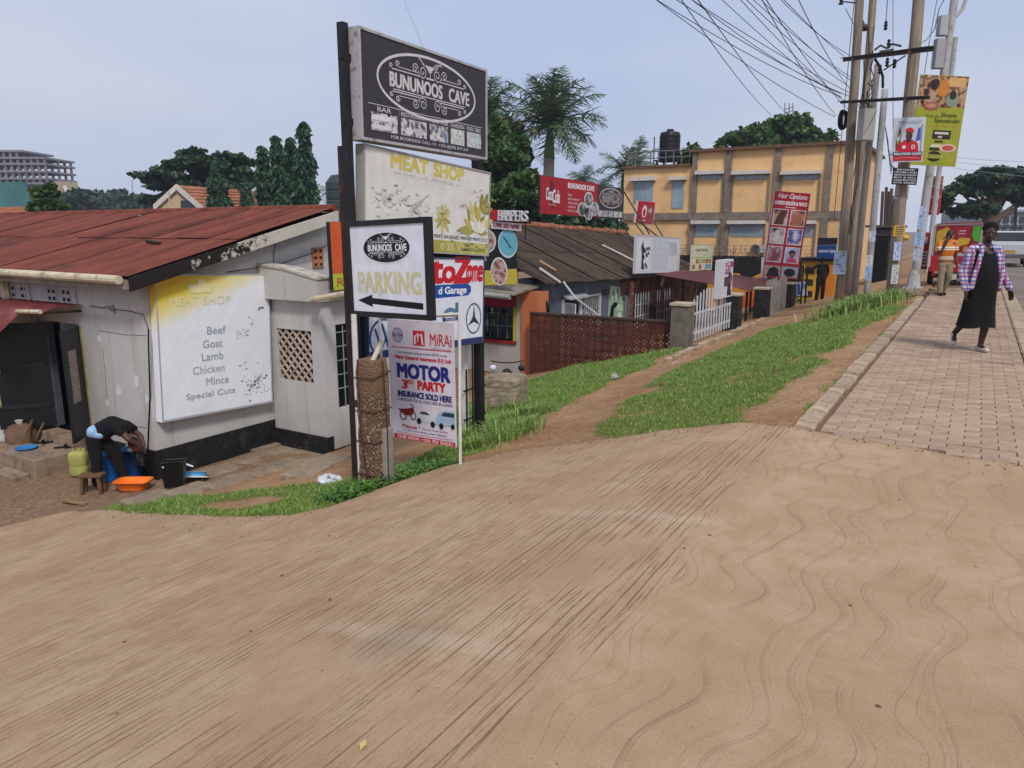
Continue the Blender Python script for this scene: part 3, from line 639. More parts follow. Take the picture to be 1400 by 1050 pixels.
# double door leaves swung outward
z0 = GZ + .50
def leaf(hx, hy, ang_, w, name='door_leaf'):
    u = Vector((-math.sin(ang_), -math.cos(ang_), 0)) if False else Vector((math.cos(ang_), math.sin(ang_), 0)); p = Vector((hx, hy, z0)); nrm = Vector((-u.y, u.x, 0)); m = MB(); h = dtop - z0
    m.slab([p, p + u * w, p + u * w + Vector((0, 0, h)), p + Vector((0, 0, h))], nrm * .04); d = m.build(name, M_DOOR, sh)
    return d, p, u, nrm, h
dl, p, u, nr, h = leaf(s0 - .03, dn1, rad(146), .84)      # left leaf half open
for zz in (.35, 1.05, 1.75):
    m = MB(); a = p + u * .06 + Vector((0, 0, zz)); a = a + nr * .041; m.slab([a, a + u * .72, a + u * .72 + Vector((0, 0, .07)), a + Vector((0, 0, .07))], nr * .02); m.build('rail', M('steel_rail', '#24272b', .4, .2), dl)
m = MB(); a = p + u * .72 + Vector((0, 0, 1.0)); a = a + nr * .04; m.tube([a, a + nr * .07, a + nr * .07 + Vector((0, 0, .1)), a + Vector((0, 0, .1))], .012, 6); m.build('handle', M('chrome', '#a8a8a8', .3, .1, metal=1), dl)
dr, p, u, nr, h = leaf(s0 - .03, dn0, rad(222), .72)       # right leaf wide open along the sight line
pa = p + u * .5 + Vector((0, 0, .6)) + nr * -.003
m = MB(); a = p + u * .28 + nr * .041 + Vector((0, 0, .62))
m.slab([a, a + u * .3, a + u * .3 + Vector((0, 0, .85)), a + Vector((0, 0, .85))], nr * .003)
ps = m.build('door_notice', photo_mat('notice_print', ['#3a3a3c', '#a9a6a2', '#8a5a58', '#c5c2bd'], 16), dr)
m = MB(); a = p - Vector((0, 0, 0)); m.box(s0 - .05, s0 + .05, dn1 - .1, dn1, z0, dtop); m.build('door_post', M('grey_steel', '#4a5157', .5), sh)
MB().box(s0 - .02, s0 + .22, dn0 - .08, dn0 + .0, GZ + .3, dtop).build('door_jamb', M('beige_paint', '#9b8a6c', .8, .2, 3, .2, '#7d6e58'), sh)
MB().box(s0 - .02, s0 + .22, dn1, dn1 + .35, GZ + .45, dtop).build('door_jamb', _mats['beige_paint'], sh)
# landing and step
M_STEP = M('worn_step', '#8f7c69', .9, .2, 3, .4, '#6b5746')
L0 = on_s(110, 650, 5.6)
m = MB(); m.box(5.62, s0 - .031, 12.35, 14.6, GZ - .1, GZ + .28); m.build('landing', M_STEP, sh, bevel=.015)
MB().box(6.33, s0 - .032, 12.55, 13.5, GZ + .282, GZ + .45).build('step', M_STEP, sh, bevel=.012)
MB().box(5.35, 5.61, 12.5, 14.9, GZ - .1, GZ + .06).build('kerb_step', M_STEP, sh, bevel=.02)
# awning over the door: a barrel of maroon iron
m = MB(); prof = [(s0 - .03, .38), (s0 - .35, .37), (s0 - .7, .33), (s0 - .9, .22), (s0 - 1.02, .06), (s0 - 1.06, -.12)]; vs = []; fs = []; ny = 62; a0, a1 = 12.3, 16.6
for j in range(ny + 1):
    y = a0 + (a1 - a0) * j / ny; w = .012 * math.sin(2 * PI * j / 3.); cut = 6 if y > 13.9 else 4
    for i, (x, z) in enumerate(prof):
        if y < 13.05: x = s0 - (s0 - x) * .6; z = .38 - (.38 - z) * .25
        vs.append((x, y, z + w + (.04 if i else .04)))
for j in range(ny):
    for i in range(5): fs.append((j * 6 + i, j * 6 + i + 1, (j + 1) * 6 + i + 1, (j + 1) * 6 + i))
m.add(vs, fs); aw = m.build('awning', M('maroon_iron', '#6d2f30', .55, .2, 3, .1, '#8a4c48'), sh, smooth=True)
MB().tube([(s0 - .66, 13.02, .33), (s0 - .66, 12.3, .36)], .035, 8).build('gutter', M_PIPE, aw)
MB().tube([(s0 - .03, 12.32, .32), (s0 - .66, 12.32, .34)], .02, 6).build('bracket', M('old_iron', '#2b211d'), aw)
MB().tube([(s0 - .06, 14.62, .3), (s0 - .06, 14.62, .8)], .08, 8).build('downpipe', M_PIPE, sh)
# scars of white filler and the cable on the front wall
for (px, py, r) in ((136, 463, .06), (162, 534, .09), (187, 522, .08), (201, 547, .07), (147, 552, .06)):
    p = on_s(px, py, s0 - .003); q = random.Random(px); m = MB(); P = [(p.x, p.y + r * q.uniform(.6, 1.1) * math.cos(t), p.z + r * 1.3 * q.uniform(.6, 1.1) * math.sin(t)) for t in [2 * PI * i / 11 for i in range(11)]]
    m.slab(P, (-.003, 0, 0)); m.build('filler_patch', flat('#cfcfd0', .9), sh)
pts = [on_s(x, y, s0 - .02) for x, y in ((122, 418), (140, 421), (155, 418), (158, 428), (148, 422), (175, 425), (196, 430), (203, 450), (203, 470), (205, 540), (202, 615))]
MB().tube(pts, .006, 5).build('cable', M_DARK, sh)
MB().tube(pts[7:], .012, 5).build('conduit', M_DARK, sh)
for (a, b) in (((135, 452), (202, 459)), ((140, 475), (146, 545)), ((138, 572), (200, 585))):
    MB().tube([on_s(*a, s0 - .002), on_s((a[0] + b[0]) / 2 + 1, (a[1] + b[1]) / 2 + 2, s0 - .002), on_s(*b, s0 - .002)], .0035, 4).build('wall_crack', M('crack', '#4a4038'), sh)
# porch wing with lattice window, standing forward of the gable
wS, wn0 = 9.0, 9.34
wl = [on_s(377, 447, wS), on_s(429, 447, wS), on_s(429, 525, wS)]; ya, yb = 10.48, 9.62; za, zb = -1.02, -.1
m = MB(); m.box(wS, wS + .15, wn0, yb, GZ + .3, .43); m.box(wS, wS + .15, ya, nF - .032, GZ + .3, .43); m.box(wS, wS + .15, yb, ya, zb, .43); m.box(wS, wS + .15, yb, ya, GZ + .3, za)
m.build('porch_wall', W_SHOP, sh)
MB().box(wS - .03, wS + .12, wn0 - .02, nF - .033, GZ - .1, GZ + .299).build('plinth', W_BLK, sh)
m = MB(); m.slab([(wS - .16, wn0 - .08, .43), (wS - .16, nF - .002, .43), (wS - .16, nF - .002, 1.0), (wS - .16, wn0 + .7, .95), (wS - .16, wn0 - .08, .80)], (.3, 0, 0)); m.box(wS + .14, wS + 1.8, wn0 - .08, wn0 + .04, .43, .78); m.build('parapet', W_SHOP, sh)
MB().slab([(wS - .18, wn0 - .10, .802), (wS - .18, wn0 + .7, .952), (wS - .18, nF - .003, 1.002), (wS - .18, nF - .003, 1.04), (wS - .18, wn0 + .7, .99), (wS - .18, wn0 - .10, .84)], (.34, 0, 0)).build('coping', M('coping', '#bdb6aa', .9, .2, 4, .4, '#6e6256'), sh)
M_TERRA = M('terracotta', '#8a4f3b', .85, .2, 8, .3, '#5d3527', rnd=.15)
M_LATW = M('lattice_white', '#b3a49a', .8, .2, 6, .3, '#8a6a5a')
lat = MB().box(wS + .06, wS + .068, yb, ya, za, zb).build('window_lattice', flat('#3a1d16'), sh)
def lattice_bars(y0, y1, z0_, z1_, x, step_, w, d):
    m = MB()
    for sg in (1, -1):
        c = -(z1_ - z0_)
        while c < (y1 - y0):
            # line y = y0 + c + t, z rising (sg=1) or falling
            t0 = max(0, -c); t1 = min(z1_ - z0_, (y1 - y0) - c)
            if t1 - t0 > .03:
                A = (y0 + c + t0, (z0_ + t0) if sg > 0 else (z1_ - t0)); B = (y0 + c + t1, (z0_ + t1) if sg > 0 else (z1_ - t1)); xx = x + (0.0 if sg > 0 else .003)
                nv = Vector((0, -(B[1] - A[1]), B[0] - A[0])).normalized() * w / 2
                m.slab([Vector((xx, *A)) + nv, Vector((xx, *B)) + nv, Vector((xx, *B)) - nv, Vector((xx, *A)) - nv], (d, 0, 0))
            c += step_
    return m
lattice_bars(yb, ya, za, zb, wS + .02, .17, .03, .03).build('lattice_bar', M_LATW, lat)
m = MB(); m.box(wS + .15, wS + 1.9, wn0, wn0 + .12, GZ + .05, GZ + .75); m.box(wS + .15, wS + .3, wn0 + .0, wn0 + .14, GZ + .75, .43); m.box(wS + 1.3, wS + 1.9, wn0, wn0 + .12, GZ + .75, .43); m.box(wS + .3, wS + 1.3, wn0, wn0 + .12, -.0, .43); m.build('porch_side_wall', W_SHOP, sh)
bk = MB().box(wS + .3, wS + 1.3, wn0 + .1, wn0 + .11, GZ + .75, 0).build('barred_window', M_DARK, sh); m = MB()
for i in range(6): m.box(wS + .32 + i * .18, wS + .335 + i * .18, wn0 + .03, wn0 + .045, GZ + .75, 0)
for i in range(5): m.box(wS + .3, wS + 1.3, wn0 + .035, wn0 + .05, GZ + 1.1 + i * .25, GZ + 1.115 + i * .25)
m.build('window_bar', M('bar_grey', '#8f9a98', .6), bk)
MB().box(wS + .1, wS + 1.9, wn0 + .1, nF, .30, .42).build('porch_roof', M('red_tin', '#5e342c', .8), sh)
MB().tube([on_s(426, 410, 8.78), on_s(476, 401, 8.55)], .05, 9).build('gutter', M_PIPE, sh)
# terracotta vent block high on the gable
p0, p1 = on_n(428, 366, nF - .02), on_n(441, 338, nF - .02)
vb = MB().box(p0.x, p1.x, nF - .03, nF - .001, p0.z, p1.z).build('terracotta_vent', M('terracotta_pale', '#b0764e', .85, .2, 6, .3), sh); m = MB()
for i in range(2):
    for j in range(3): m.box(p0.x + (i * .5 + .15) * (p1.x - p0.x), p0.x + (i * .5 + .35) * (p1.x - p0.x), nF - .034, nF - .03, p0.z + (j / 3 + .08) * (p1.z - p0.z), p0.z + (j / 3 + .22) * (p1.z - p0.z))
m.build('vent_hole', M_DARK, vb)
MB().tube([on_n(376, 372, nF - .015), on_n(374, 350, nF - .015), on_n(377, 330, nF - .015)], .008, 4).build('cable', M_DARK, sh)
MB().tube([on_n(310, 372, nF - .02), on_n(380, 362, nF - .05), on_n(430, 345, nF - .1), on_n(470, 322, nF - .3)], .007, 4).build('cable', M_DARK, sh)
# ---- the price banner on the gable
k = NT('price_banner'); oc = k.tc.outputs['Object']; sep = k.n('ShaderNodeSeparateXYZ', {0: oc}); bx, bz = sep.outputs['X'], sep.outputs['Z']
f = k.math('ADD', k.math('MULTIPLY_ADD', bx, -.40, k.math('MULTIPLY', bz, 1.0)), k.math('MULTIPLY_ADD', k.noise(oc, 1.3, 3), .25, -.12))
c = k.ramp(k.math('MULTIPLY', f, .4), [(0, hexc('#e6e9f1')), (.55, hexc('#e6e9f1')), (.66, hexc('#e6dc9c')), (.76, hexc('#e0c030')), (.87, hexc('#d69a1c')), (.94, hexc('#b0602a'))])
c = k.mix(k.step(k.noise(oc, 2, 4), .55, .8, 0, .25), c, hexc('#b9bcc4'))
fold = k.noise(k.scale(oc, (3.2, 1, 1.4)), 1, 2); diag = k.noise(None, 3.4, 2, .5, '1D', k.math('SUBTRACT', bx, k.math('MULTIPLY', bz, .8)))
k.bump(k.math('ADD', fold, k.math('MULTIPLY', diag, .6)), .22, .05); _mats['price_banner'] = k.out(c, .45, .35)
B = Board('price_banner', 'faded white price banner with yellow top listing Beef, Goat and Lamb, on the grey gable', 'banner', frame_px((222, 578), (207, 380), (373, 550), 'n', nF - .16, (367, 370)), .15, facemat=_mats['price_banner'])
for x0, y0, x1, y1 in ((0, 0, .012, 1), (.988, 0, 1, 1), (.012, 0, .988, .01), (.012, .985, .988, 1)): B.rect(x0, y0, x1, y1, '#a9a9ae', 0, 'hem')
for t, a, b, y in (('Beef', .40, .565, .425), ('Goat', .36, .53, .52), ('Lamb', .345, .535, .61), ('Chicken', .265, .54, .70), ('Mince', .375, .575, .79), ('Special Cuts', .2, .63, .885)):
    B.text(t, a, y - .055, b, y, '#98a4ae' if t != 'Chicken' else '#aab3bb', 1, .004)
B.text('MEAT SHOP', .1, .155, .62, .215, '#e3dcae', 1, .0); B.poly([(.25, .07), (.48, .07), (.45, .13), (.27, .13)], '#e4d9a0', 1); B.ell(.37, .06, .035, .03, '#e4d9a0', 2)
q = random.Random(8)
for (cx, cy, n_, sp_, cl) in ((.8, .335, 4, .03, '#3d4046'), (.9, .25, 4, .025, '#4a4d54'), (.72, .43, 26, .05, '#c3c5ca'), (.83, .83, 50, .08, '#9a9da3'), (.83, .86, 16, .075, '#35383e'), (.77, .67, 5, .04, '#9fa2a8')):
    for _ in range(n_):
        x, y = cx + q.gauss(0, sp_ * .75), cy + q.gauss(0, sp_ * .5); a = q.uniform(-.6, .2); l = q.uniform(.005, .017)
        B.poly([(x - l, y - a * l), (x, y - l * .35 - a * l * .3), (x + l, y + a * l), (x + l * .2, y + l * .3)], cl, 2, 'fleck_print')
B.done()
# ---- another roof and its wall at far left, same row
an = thing('tiled_house', 'low house with old orange tiled roof, just beyond the red iron roof at far left', 'building', (16, 24, GZ))
a, b, c_, d = on_s(-60, 330, 15), on_s(64, 284, 20), on_s(-60, 286, 20), on_s(75, 318, 15)
M_TILE = M('old_clay_tile', '#a0613f', .9, .25, 2, .4, '#6d4530', rnd=.2)
m = MB(); m.box(15, 20, b.y + .2, b.y + 14, GZ, 1.0); m.build('wall', W_SHOP, an)
ez, rz = 1.15, b.z; tl = MB()
tl.slab([(0, -.16, 0), (.62, -.16, .0), (.62, -.05, .05), (.62, .05, .05), (.62, .16, 0), (0, .16, 0), (0, .05, .05), (0, -.05, .05)], (0, 0, -.02)); ang2 = math.atan2(rz - ez, 5.0); pr = None; Lr = math.hypot(5, rz - ez)
for i in range(11):
    for j in range(20):
        if pr is None: pr = tl.build('roof_tile', M_TILE, an, world=False); o = pr
        else: o = inst(pr, an)
        dd = i * Lr / 11; o.location = (15 - 16 + dd * math.cos(ang2), b.y + .2 + j * .31 - 24, ez + dd * math.sin(ang2) + .03 - GZ); o.rotation_euler = (q.gauss(0, .02), -ang2 + .03, q.gauss(0, .02))
MB().slab([(15, b.y + .05, ez), (20, b.y + .05, rz), (20, b.y + 14, rz), (15, b.y + 14, ez)], (0, 0, -.08)).build('roof', M_TILE, an)
MB().slab([(20, b.y + .05, rz), (25, b.y + .05, ez), (25, b.y + 14, ez), (20, b.y + 14, rz)], (0, 0, -.08)).build('roof', M_TILE, an)
# ================================================================= YARD THINGS
def jerrycan(name, label, M4, col, h=.4):
    t = thing(name, label, 'jerrycan', M=M4); w, d = h * .62, h * .5; m = MB()
    for i in range(1): pass
    prof = [(.93, 0), (1, .03), (1, .35), (.97, .37), (1, .39), (1, .78), (.86, .88), (.6, .93), (0.02, .935)]
    vs = []; n = 16
    for r, z in prof:
        for j in range(n):
            a = 2 * PI * j / n; ca_, sa_ = math.cos(a), math.sin(a); e = (abs(ca_) ** 5 + abs(sa_) ** 5) ** (-1 / 5); vs.append((ca_ * e * w / 2 * r, sa_ * e * d / 2 * r, z * h))
    fs = [tuple(range(n - 1, -1, -1))]
    for i in range(len(prof) - 1):
        for j in range(n): j2 = (j + 1) % n; fs.append((i * n + j, i * n + j2, (i + 1) * n + j2, (i + 1) * n + j))
    fs.append(tuple((len(prof) - 1) * n + j for j in range(n))); m.add(vs, fs); mt = M('plastic_' + col, col, .5, .15, 5, .08, rnd=0)
    m.build('body', mt, t, world=False, smooth=True)
    MB().tube([(-w * .28, 0, h * .88), (-w * .22, 0, h * .99), (w * .12, 0, h * .99), (w * .2, 0, h * .88)], .016, 7).build('handle', mt, t, world=False, smooth=True)
    MB().lathe([(.03, 0), (.03, .05), (.026, .055)], (w * .33, 0, h * .88), 10).build('lid', M('lid_' + col, col, .5), t, world=False)
    return t
def at_g(px, py, rz=0): p = on_g(px, py); return Matrix.Translation(p) @ Matrix.Rotation(rz, 4, 'Z')
jerrycan('jerrycan', 'yellow green plastic jerrycan standing beside the shop landing, by the bending person', at_g(110, 649, -.9), '#a0a05a', .43)
jerrycan('jerrycan', 'cream jerrycan half hidden at the far left beyond the black door', Matrix.Translation(on_s(3, 556, 6.0)) @ Matrix.Rotation(.4, 4, 'Z'), '#b5a87c', .38)
def basin(name, label, M4, rx, ry, h, col, rim=.02, cat='basin', sq=2.0, n=28, t_=.8):
    t = thing(name, label, cat, M=M4); m = MB(); prof = [(t_ * .99, 0), (t_, .005), (.97, h), (1.0 + rim * 3, h + .004), (1.0 + rim * 3, h - .012 + .02), (.95, h), (t_ * .97, .012)]
    vs = []
    for r, z in prof:
        for j in range(n):
            a = 2 * PI * j / n; c, s = math.cos(a), math.sin(a); e = (abs(c) ** sq + abs(s) ** sq) ** (-1 / sq); vs.append((c * e * rx * r, s * e * ry * r, z))
    fs = [tuple(range(n - 1, -1, -1))]
    for i in range(len(prof) - 1):
        for j in range(n): j2 = (j + 1) % n; fs.append((i * n + j, i * n + j2, (i + 1) * n + j2, (i + 1) * n + j))
    fs.append(tuple((len(prof) - 1) * n + j for j in range(n))); m.add(vs, fs); m.build('body', M('plastic_' + col, col, .35, .08, 5, .04, spec=.5), t, world=False, smooth=True)
    return t
VR = HEAD - PI / 2                          # turning a thing so its local x runs to the viewer's right
basin('orange_basin', 'rectangular bright orange plastic basin on the dirt by the feet of the bending person', at_g(183, 668, VR), .25, .16, .13, '#f0761a', .025, sq=6, t_=.74)
t = basin('blue_tub', 'tall blue plastic tub between the legs of the bending person', at_g(150, 656, VR), .15, .15, .42, '#0f5fae', .015, 'tub', t_=.92)
t = basin('blue_tub', 'dark blue tub of washing under the hands of the bending person', at_g(180, 651, VR), .2, .19, .40, '#123f86', .02, 'tub', t_=.85)
c = thing('washing', 'heap of wet dark and pale washing sticking out of the dark blue tub', 'laundry', M=at_g(180, 651, VR)); m = MB(); q = random.Random(2)
for i in range(9): m.ell((q.uniform(-.13, .13), q.uniform(-.1, .1), .40 + q.uniform(0, .07)), (q.uniform(.05, .09), q.uniform(.05, .08), q.uniform(.03, .06)), i % 3, 9, 6)
m.build('cloth', [flat('#17181c'), flat('#b9c0c8'), flat('#31557d')], c, world=False, smooth=True)
# black crate-like bucket
t = thing('black_bucket', 'square black plastic bucket against the black plinth, right of the orange basin', 'bucket', M=at_g(240, 663, VR + .25)); m = MB(); w = .155
vs = [(a * w * k_, b * w * k_, z) for z, k_ in ((0, .84), (.33, 1), (.36, 1.06), (.36, .96), (.04, .8)) for a, b in ((-1, -1), (1, -1), (1, 1), (-1, 1))]
fs = [(3, 2, 1, 0), (16, 17, 18, 19)] + [(i * 4 + j, i * 4 + (j + 1) % 4, i * 4 + 4 + (j + 1) % 4, i * 4 + 4 + j) for i in range(4) for j in range(4)]
m.add(vs, fs).build('body', M('black_plastic', '#0d0d0f', .4, .1, 4, .05, spec=.45), t, world=False, bevel=.008)
MB().tube([(-w, -.02, .35), (-w * .5, -.07, .375), (w * .5, -.07, .375), (w, -.02, .35)], .008, 6).build('handle', M('grey_plastic', '#3c3c40'), t, world=False)
MB().ell((-w * .75, -w * 1.02, .33), (.015, .01, .015), 0, 8, 5).build('button', flat('#c9c9cc'), t, world=False)
t = basin('wash_basin', 'pale blue basin with white rim tilted against the black plinth, beside the black bucket', at_g(265, 652, VR) @ Matrix.Rotation(-.35, 4, 'X'), .2, .16, .07, '#57aee0', .03)
MB().lathe([(.21, 0), (.222, .0), (.222, .02), (.2, .025)], (0, 0, -.012), 28).build('base_rim', flat('#d5d9dd'), t, world=False)
t = thing('hand_brush', 'white and black scrubbing brush lying across the pale blue basin', 'brush', M=at_g(262, 648, VR) @ Matrix.Translation((-.05, 0, .13))); MB().tube([(-.16, 0, .1), (-.1, 0, .06), (.1, -.03, 0)], [.02, .018, .012], 7).build('grip', flat('#d9dade'), t, world=False); MB().box(-.18, .02, .02, .06, .09, .12).build('head', flat('#17171a'), t, world=False)
t = thing('wooden_stool', 'small rough wooden stool on the dirt in front of the bending person', 'stool', M=at_g(128, 672, VR + .1)); M_WOOD = M('old_wood', '#6d5138', .85, .25, 6, .4, '#463322')
MB().box(-.17, .17, -.1, .1, .24, .275).build('seat', M_WOOD, t, world=False, bevel=.006)
for a in (-.12, .12):
    for b in (-.06, .06): MB().slab([(a * 1.15 - .022, b * 1.2 - .022, -.01), (a * 1.15 + .022, b * 1.2 - .022, -.01), (a * 1.15 + .022, b * 1.2 + .022, -.01), (a * 1.15 - .022, b * 1.2 + .022, -.01)], (-a * .2, -b * .2, .25)).build('leg', M_WOOD, t, world=False)
t = thing('wood_offcut', 'short pale plank lying on the dirt at the driveway edge, left of the grass', 'plank', M=at_g(102, 688, VR - .35)); MB().box(-.22, .22, -.035, .035, 0, .03).build('plank', M('pale_wood', '#8d7354', .85, .2, 5, .3), t, world=False, bevel=.004)
def sandals(px, py, lab, s_=5.9, zt=GZ + .28, rz=0, col='#101012', grp=None):
    p = on_g(px, py); d = ray(px, py); tt = (zt - EYE) / d.z; p = EYEV + d * tt - Vector((.16, .1, 0))
    for i, (dx, dy, r) in enumerate(((-.07, 0, rz), (.07, .04, rz + .5))):
        t = thing('sandal', lab[i], 'sandal', M=Matrix.Translation(p) @ Matrix.Rotation(VR, 4, 'Z') @ Matrix.Translation((dx, dy, 0)) @ Matrix.Rotation(r, 4, 'Z'), group=grp)
        m = MB(); m.slab([(-.12, -.025, 0), (-.08, -.04, 0), (.02, -.035, 0), (.1, -.045, 0), (.13, 0, 0), (.1, .045, 0), (.02, .035, 0), (-.08, .04, 0), (-.12, .025, 0)], (0, 0, .02)); m.build('sole', M('rubber_' + col, col, .7), t, world=False)
        MB().tube([(.03, -.04, .015), (.05, -.02, .055), (.05, .02, .055), (.03, .04, .015)], .015, 6).build('strap', M('rubber_' + col, col, .7), t, world=False)
sandals(70, 602, ['left one of the pair of dark sandals in the middle of the landing', 'right one of the pair of dark sandals in the middle of the landing'], grp='sandals left on the landing')
sandals(100, 608, ['black slipper on the landing nearest the step edge, left of its pair', 'black slipper on the landing beside the bending person'], rz=.3, grp='sandals left on the landing')
M_SACK = M('woven_sack', '#a6a4a2', .8, .2, 5, .5, '#6d5a48')
for i, (px, py, r, lab) in enumerate(((12, 602, (.34, .26, .26), 'bulging pale sack slumped on the ground at the far left of the yard'), (28, 590, (.28, .22, .30), 'brownish sack standing between the far left wall and the black door'), (4, 575, (.3, .26, .34), 'stuffed grey sack leaning on the wall at the left edge of the photo'))):
    p = on_s(px, py, 6.1); o = thing('sack', lab, 'sack', (p.x, p.y, GZ + .05), VR, 'sacks by the shop door'); m = MB(); m.ell((0, 0, r[2] * .85), r, 0, 14, 9); q = random.Random(i)
    m.v = [v + Vector((q.gauss(0, .015), q.gauss(0, .015), q.gauss(0, .015))) for v in m.v]; m.build('sack', M_SACK if i != 1 else M('brown_sack', '#6e5644', .85, .25, 5, .5), o, world=False, smooth=True)
    MB().lathe([(.09, 0), (.04, .06), (.07, .13), (.02, .14)], (0, 0, r[2] * 1.6), 9).build('tied_neck', M_SACK, o, world=False, smooth=True)
p = on_s(34, 598, 5.9); basin('pot_cover', 'flat blue plastic cover lying by the sacks left of the landing', Matrix.Translation((p.x, p.y, GZ + .28)), .16, .16, .03, '#2f7fc0', .02, 'pot cover')
for (a, b, lab) in (((44, 575), (36, 592), 'stick propped under the left black door leaf, left one'), ((60, 578), (50, 598), 'stick propped under the left black door leaf, right one')):
    t = thing('prop_stick', lab, 'stick', on_s(*b, 6.0)); MB().tube([on_s(*b, 6.0), on_s(*a, 6.25)], .02, 6).build('stick', M_WOOD, t)
t = thing('plastic_bag', 'crumpled clear white plastic bag on the grass near the concrete post', 'plastic bag', M=at_g(451, 660, VR)); m = MB(); q = random.Random(4); m.ell((0, 0, .03), (.13, .08, .045), 0, 14, 8); m.v = [v + Vector((q.gauss(0, .014), q.gauss(0, .012), q.gauss(0, .012))) for v in m.v]; m.build('bag', M('bag_white', '#c9ccd2', .3, .1, 20, .3, spec=.5), t, world=False)
for i, (px, py, r, lab) in enumerate(((840, 518, .085, 'pale grey rough stone lying on the grass bank'), (905, 527, .04, 'small brown stone on the bare footpath'), (1060, 508, .04, 'small brown clod in the middle of the grass strip'), (15, 652, .05, 'small dark stone in the dirt yard at far left'), (310, 676, .03, 'small whitish pebble in the bare patch of the front grass'))):
    t = thing('stone', lab, 'stone', M=at_g(px, py)); m = MB(); m.ell((0, 0, r * .4), (r * 1.2, r * .9, r * .75), 0, 9, 6); q = random.Random(i); m.v = [v * (1 + q.gauss(0, .1)) for v in m.v]; m.build('stone', M('stone_%d' % (i == 0), '#a39d92' if i == 0 else '#7a5f4a', .9, .25, 12, .5, '#6b6259'), t, world=False)
t = thing('leaf_litter', 'small pale yellow dry leaf on the concrete near the bottom of the photo', 'leaf', M=at_g(497, 1027, .4)); MB().add([(-.025, 0, .016), (0, -.012, .02), (.03, .002, .016), (0, .013, .02)], [(0, 1, 2, 3)]).build('leaf', flat('#c9b070'), t, world=False)
# ================================================================= SIGN GROUP BY THE DRIVEWAY
M_POST = M('black_post', '#17171b', .5, .2, 6, .15, '#3b302a', t=(.6, .75), spec=.4)
M_RUST = M('rusty_post', '#332420', .7, .25, 6, .3, '#54382c')
M_WHT = M('white_steel', '#c9c7c4', .5, .12, 5, .1, '#8a6a54', t=(.62, .72))
NS = 5.2
def post(name, label, pxa, pxb, n, w, mat, zlo=None, cat='post', dy=0):
    a, b = on_n(*pxa, n), on_n(*pxb, n); zl = zlo if zlo is not None else terr(n) - .3
    t = thing(name, label, cat, (b.x, n + dy, zl)); MB().box(b.x - w / 2, b.x + w / 2, n + dy - w / 2, n + dy + w / 2, zl, a.z).build('post', mat, t); return t
# two rails of posts
t = post('sign_post', 'tall black square steel post carrying the dark lightbox sign at its near left edge', (459, 28), (487, 480), NS + .08, .075, M_POST)
for z in (3.2, 2.62): MB().box(5.47, 5.72, NS + .04, NS + .08, z - .03, z + .03).build('bracket', M_POST, t)
pb = on_n(484, 260, NS + .16); t = thing('sign_post', 'rusty brown steel post just behind the left edge of the faded meat shop sign', 'post', (pb.x, NS + .2, -1.3)); MB().box(5.52, 5.62, NS + .12, NS + .2, -1.3, 2.4).build('post', M_RUST, t)
t = thing('sign_post', 'dark steel post at the right edges of the meat shop and car garage signs', 'post', (7.86, NS + .1, -1.5)); MB().box(7.8, 7.9, NS + .1, NS + .2, -1.6, 2.5).build('post', M_POST, t)
DARKG = '#3a373d'; SIL = '#c9c5c8'
k = NT('lightbox_side'); oc = k.tc.outputs['Object']; M_SIDE = k.out(k.mix(k.step(k.noise(oc, 9, 5, .7), .5, .7), hexc('#a9a8ac'), hexc('#71695f')), .5, .4)
B = Board('lightbox_sign', 'large dark grey lightbox sign with an oval cocktail logo, highest of the sign group', 'sign', frame_px((494, 190), (481, 32), (665, 218), 'n', NS - .05, (661, 95)), .16, DARKG, M_SIDE, M_SIDE, .022)
def cave_logo(B, cx, cy, rx, ry, ink, bg, lw, oval=True, lv=1, tb=.014, filled=False):
    if filled: B.ell(cx, cy, rx, ry, bg, lv - 1)
    B.ring(cx, cy, rx, ry, lw * (2.2 if not filled else 1.6), ink, lv)
    B.text('BUNUNOOS', cx - rx * .78, cy - ry * .22, cx + rx * .25, cy + ry * .22, ink, lv, tb); B.text('CAVE', cx + rx * .40, cy - ry * .22, cx + rx * .86, cy + ry * .22, ink, lv, tb)
    gy = cy - ry * .33                                             # cocktail glass
    B.poly([(cx - rx * .16, cy - ry * .74), (cx + rx * .17, cy - ry * .74), (cx + rx * .0, gy - ry * .2)], ink, lv)
    B.stroke([(cx - rx * .24, cy - ry * .95), (cx, gy - ry * .18), (cx, gy - ry * .02)], lw, ink, lv); B.stroke([(cx + rx * .24, cy - ry * .95), (cx, gy - ry * .18)], lw, ink, lv)
    B.stroke([(cx - rx * .08, gy), (cx + rx * .08, gy)], lw * 1.4, ink, lv); B.stroke([(cx + rx * .06, cy - ry * .72), (cx + rx * .14, cy - ry * .86), (cx + rx * .26, cy - ry * .86)], lw * .8, ink, lv)
    asp = ry / rx * B.h / B.w; A = rx * B.w / (ry * B.h) * ry / rx
    for sg in (1, -1):
        for vs in (1, -1):
            y0 = cy - ry * .33 if vs > 0 else cy + ry * .36
            B.stroke([(cx + sg * rx * .16, y0), (cx + sg * rx * .74, y0)], lw * .9, ink, lv); B.stroke([(cx + sg * rx * .22, y0 - vs * ry * .1), (cx + sg * rx * .62, y0 - vs * ry * .1)], lw * .6, ink, lv)
            ar = B.w / B.h
            for (ox, oy, r, tn, a0) in ((.15, .17, .085, 1.6, 0), (.30, .22, .06, 1.4, PI), (.64, .18, .04, 1.3, PI), (.76, .08, .03, 1.2, PI)):
                B.stroke(spiral(cx + sg * rx * ox, y0 - vs * ry * oy, rx * r, tn, a0 if sg > 0 else PI - a0, ar, sg * vs), lw * .8, ink, lv)
    if vs: B.stroke([(cx - rx * .72, cy + ry * .29), (cx + rx * .76, cy + ry * .29)], lw * .8, ink, lv)
